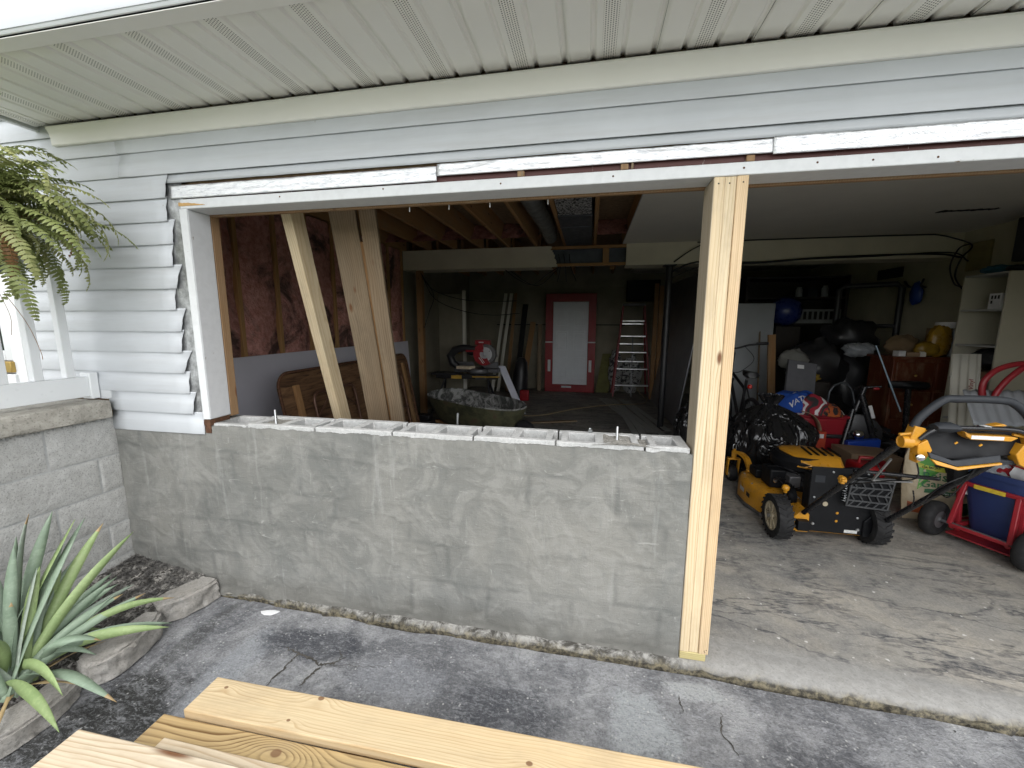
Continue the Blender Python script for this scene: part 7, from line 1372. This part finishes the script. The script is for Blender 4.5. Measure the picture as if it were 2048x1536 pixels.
blob('blue_bag', plain('teal cloth', (0.03,0.13,0.19), 0.8), (3.60,3.28,2.075), (0.11,0.13,0.045), 65, 0.25, **L('teal cloth bag lying on top of the cabinet', 'bag', GK)); blob('dark_cloth', M_GRIP, (3.62,3.06,2.065), (0.12,0.09,0.035), 67, 0.3, **L('dark cloth lying on the cabinet top near the camera', 'cloth', GK))
tv = thing('black_box', 'black cased screen with silver trim mounted above the cabinet', 'screen', (3.6,2.9,2.13))
b = MB(); b.bx(3.55,3.86,2.62,3.12,2.13,2.54); b.build('case', M_BLACK, tv, bevel=0.01); b = MB(); b.bar((3.545,3.0,2.38),(3.545,2.66,2.42),0.02,0.01,(1,0,0)); b.bar((3.54,2.82,2.33),(3.54,2.82,2.46),0.02,0.01,(1,0,0)); b.build('silver_trim', M_SILV, tv)
b = MB(); b.bx(3.845,3.868,3.72,4.0,2.14,2.45); b.build('panel_door', plain('yellowed panel', (0.30,0.25,0.11), 0.6, var=0.2), None, bevel=0.003, **L('yellowed square electrical panel door high on the right wall', 'electrical panel'))
hk = thing('wall_hook', 'double black hook with a blue mask hanging on the right wall', 'hook', (3.80,4.6,1.8))
b = MB(); b.tube([(3.82,4.50,2.0),(3.74,4.46,2.02),(3.72,4.40,2.10)], 0.012, 8, sm=3); b.tube([(3.82,4.62,2.0),(3.74,4.66,2.02),(3.72,4.72,2.10)], 0.012, 8, sm=3); b.build('hook_arm', M_BLACK, hk, smooth=60)
blob('mask', plain('deep blue plastic', (0.02,0.06,0.28), 0.4), (3.77,4.56,1.93), (0.05,0.09,0.15), 71, 0.15, parent=hk)
vt = thing('wall_vent', 'dark slatted vent high on the right wall', 'vent', (3.86,5.3,2.2))
b = MB(); b.bx(3.852,3.868,5.0,5.5,2.19,2.33); b.build('vent_frame', M_SHELF, vt)
for k in range(5):
    b = MB(); b.bx(3.845,3.851,5.03,5.47,2.205+0.024*k,2.217+0.024*k); b.build('slat', M_BLACK, vt)

# more odds and ends in the dark right end
GO = 'odds and ends in the dark corner'
b = MB(); b.tube([(2.02,4.6,0.01),(2.10,5.05,1.62)], 0.013, 8); b.build('broom_handle', W_DULL, None, smooth=60, **L('thin wooden broom handle leaning between the white panel and heap', 'broom handle', GO))
b = MB(); b.tube([(2.42,3.55,0.004),(2.40,3.62,0.72),(2.62,3.60,0.76),(2.70,3.50,0.004)], 0.013, 8, sm=4); b.tube([(2.36,3.42,0.004),(2.52,3.60,0.50),(2.62,3.42,0.004)], 0.011, 8); b.build('chair_frame', M_STEEL, None, smooth=60, **L('dark bent metal chair frame standing before the heap', 'chair frame', GO))
for i, (x0, x1, y0, y1, z0, z1, m, lb) in enumerate(((2.62,2.92,3.30,3.55,0.004,0.22,M_SHELF,'dark shoe box on the floor below the dresser, lower one'),(2.64,2.90,3.32,3.53,0.221,0.36,M_GRIP,'grey shoe box stacked on the dark shoe box'),(2.30,2.58,3.3,3.5,0.35,0.44,M_STEEL,'flat dark tin behind the exercise bike wheel'),(1.62,1.80,3.5,3.7,0.004,0.42,M_GRIP,'dark storage bin beside the bicycle rear wheel'))):
    b = MB(); b.bx(x0,x1,y0,y1,z0,z1); b.build('storage_box', m, None, bevel=0.008, **L(lb, 'box', GO))
b = MB(); b.bx(2.29,2.59,3.29,3.51,0.004,0.349); b.build('dark_crate', M_SHELF, None, bevel=0.008, **L('dark crate standing under the flat tin by the exercise bike', 'crate', GO))
b = MB(); b.tube([(2.75+0.16*math.cos(t*0.5), 3.05+0.14*math.sin(t*0.5), 0.02+0.006*t) for t in range(52)], 0.012, 6); b.build('hose_coil', M_CABLE, None, smooth=60, **L('black hose coiled on the floor behind the mower handle', 'hose', GO))
for i, (x, y, lb) in enumerate(((1.70, 3.15, 'white shoe on the floor left of the red tote'), (1.62, 3.05, 'dark trainer beside the red tote'))):
    b = MB(); b.loft([[Vector((x + sx*wd, y + yy, z)) for sx, z in ((-1,0.004),(-0.9,zz*0.7),(-0.4,zz),(0.4,zz),(0.9,zz*0.7),(1,0.004))] for yy, wd, zz in ((0,0.03,0.05),(0.05,0.042,0.065),(0.14,0.036,0.09),(0.23,0.035,0.11),(0.27,0.025,0.09))]); b.build('shoe', M_WHITEP if i == 0 else M_GRIP, None, smooth=50, **L(lb, 'shoe', GO))
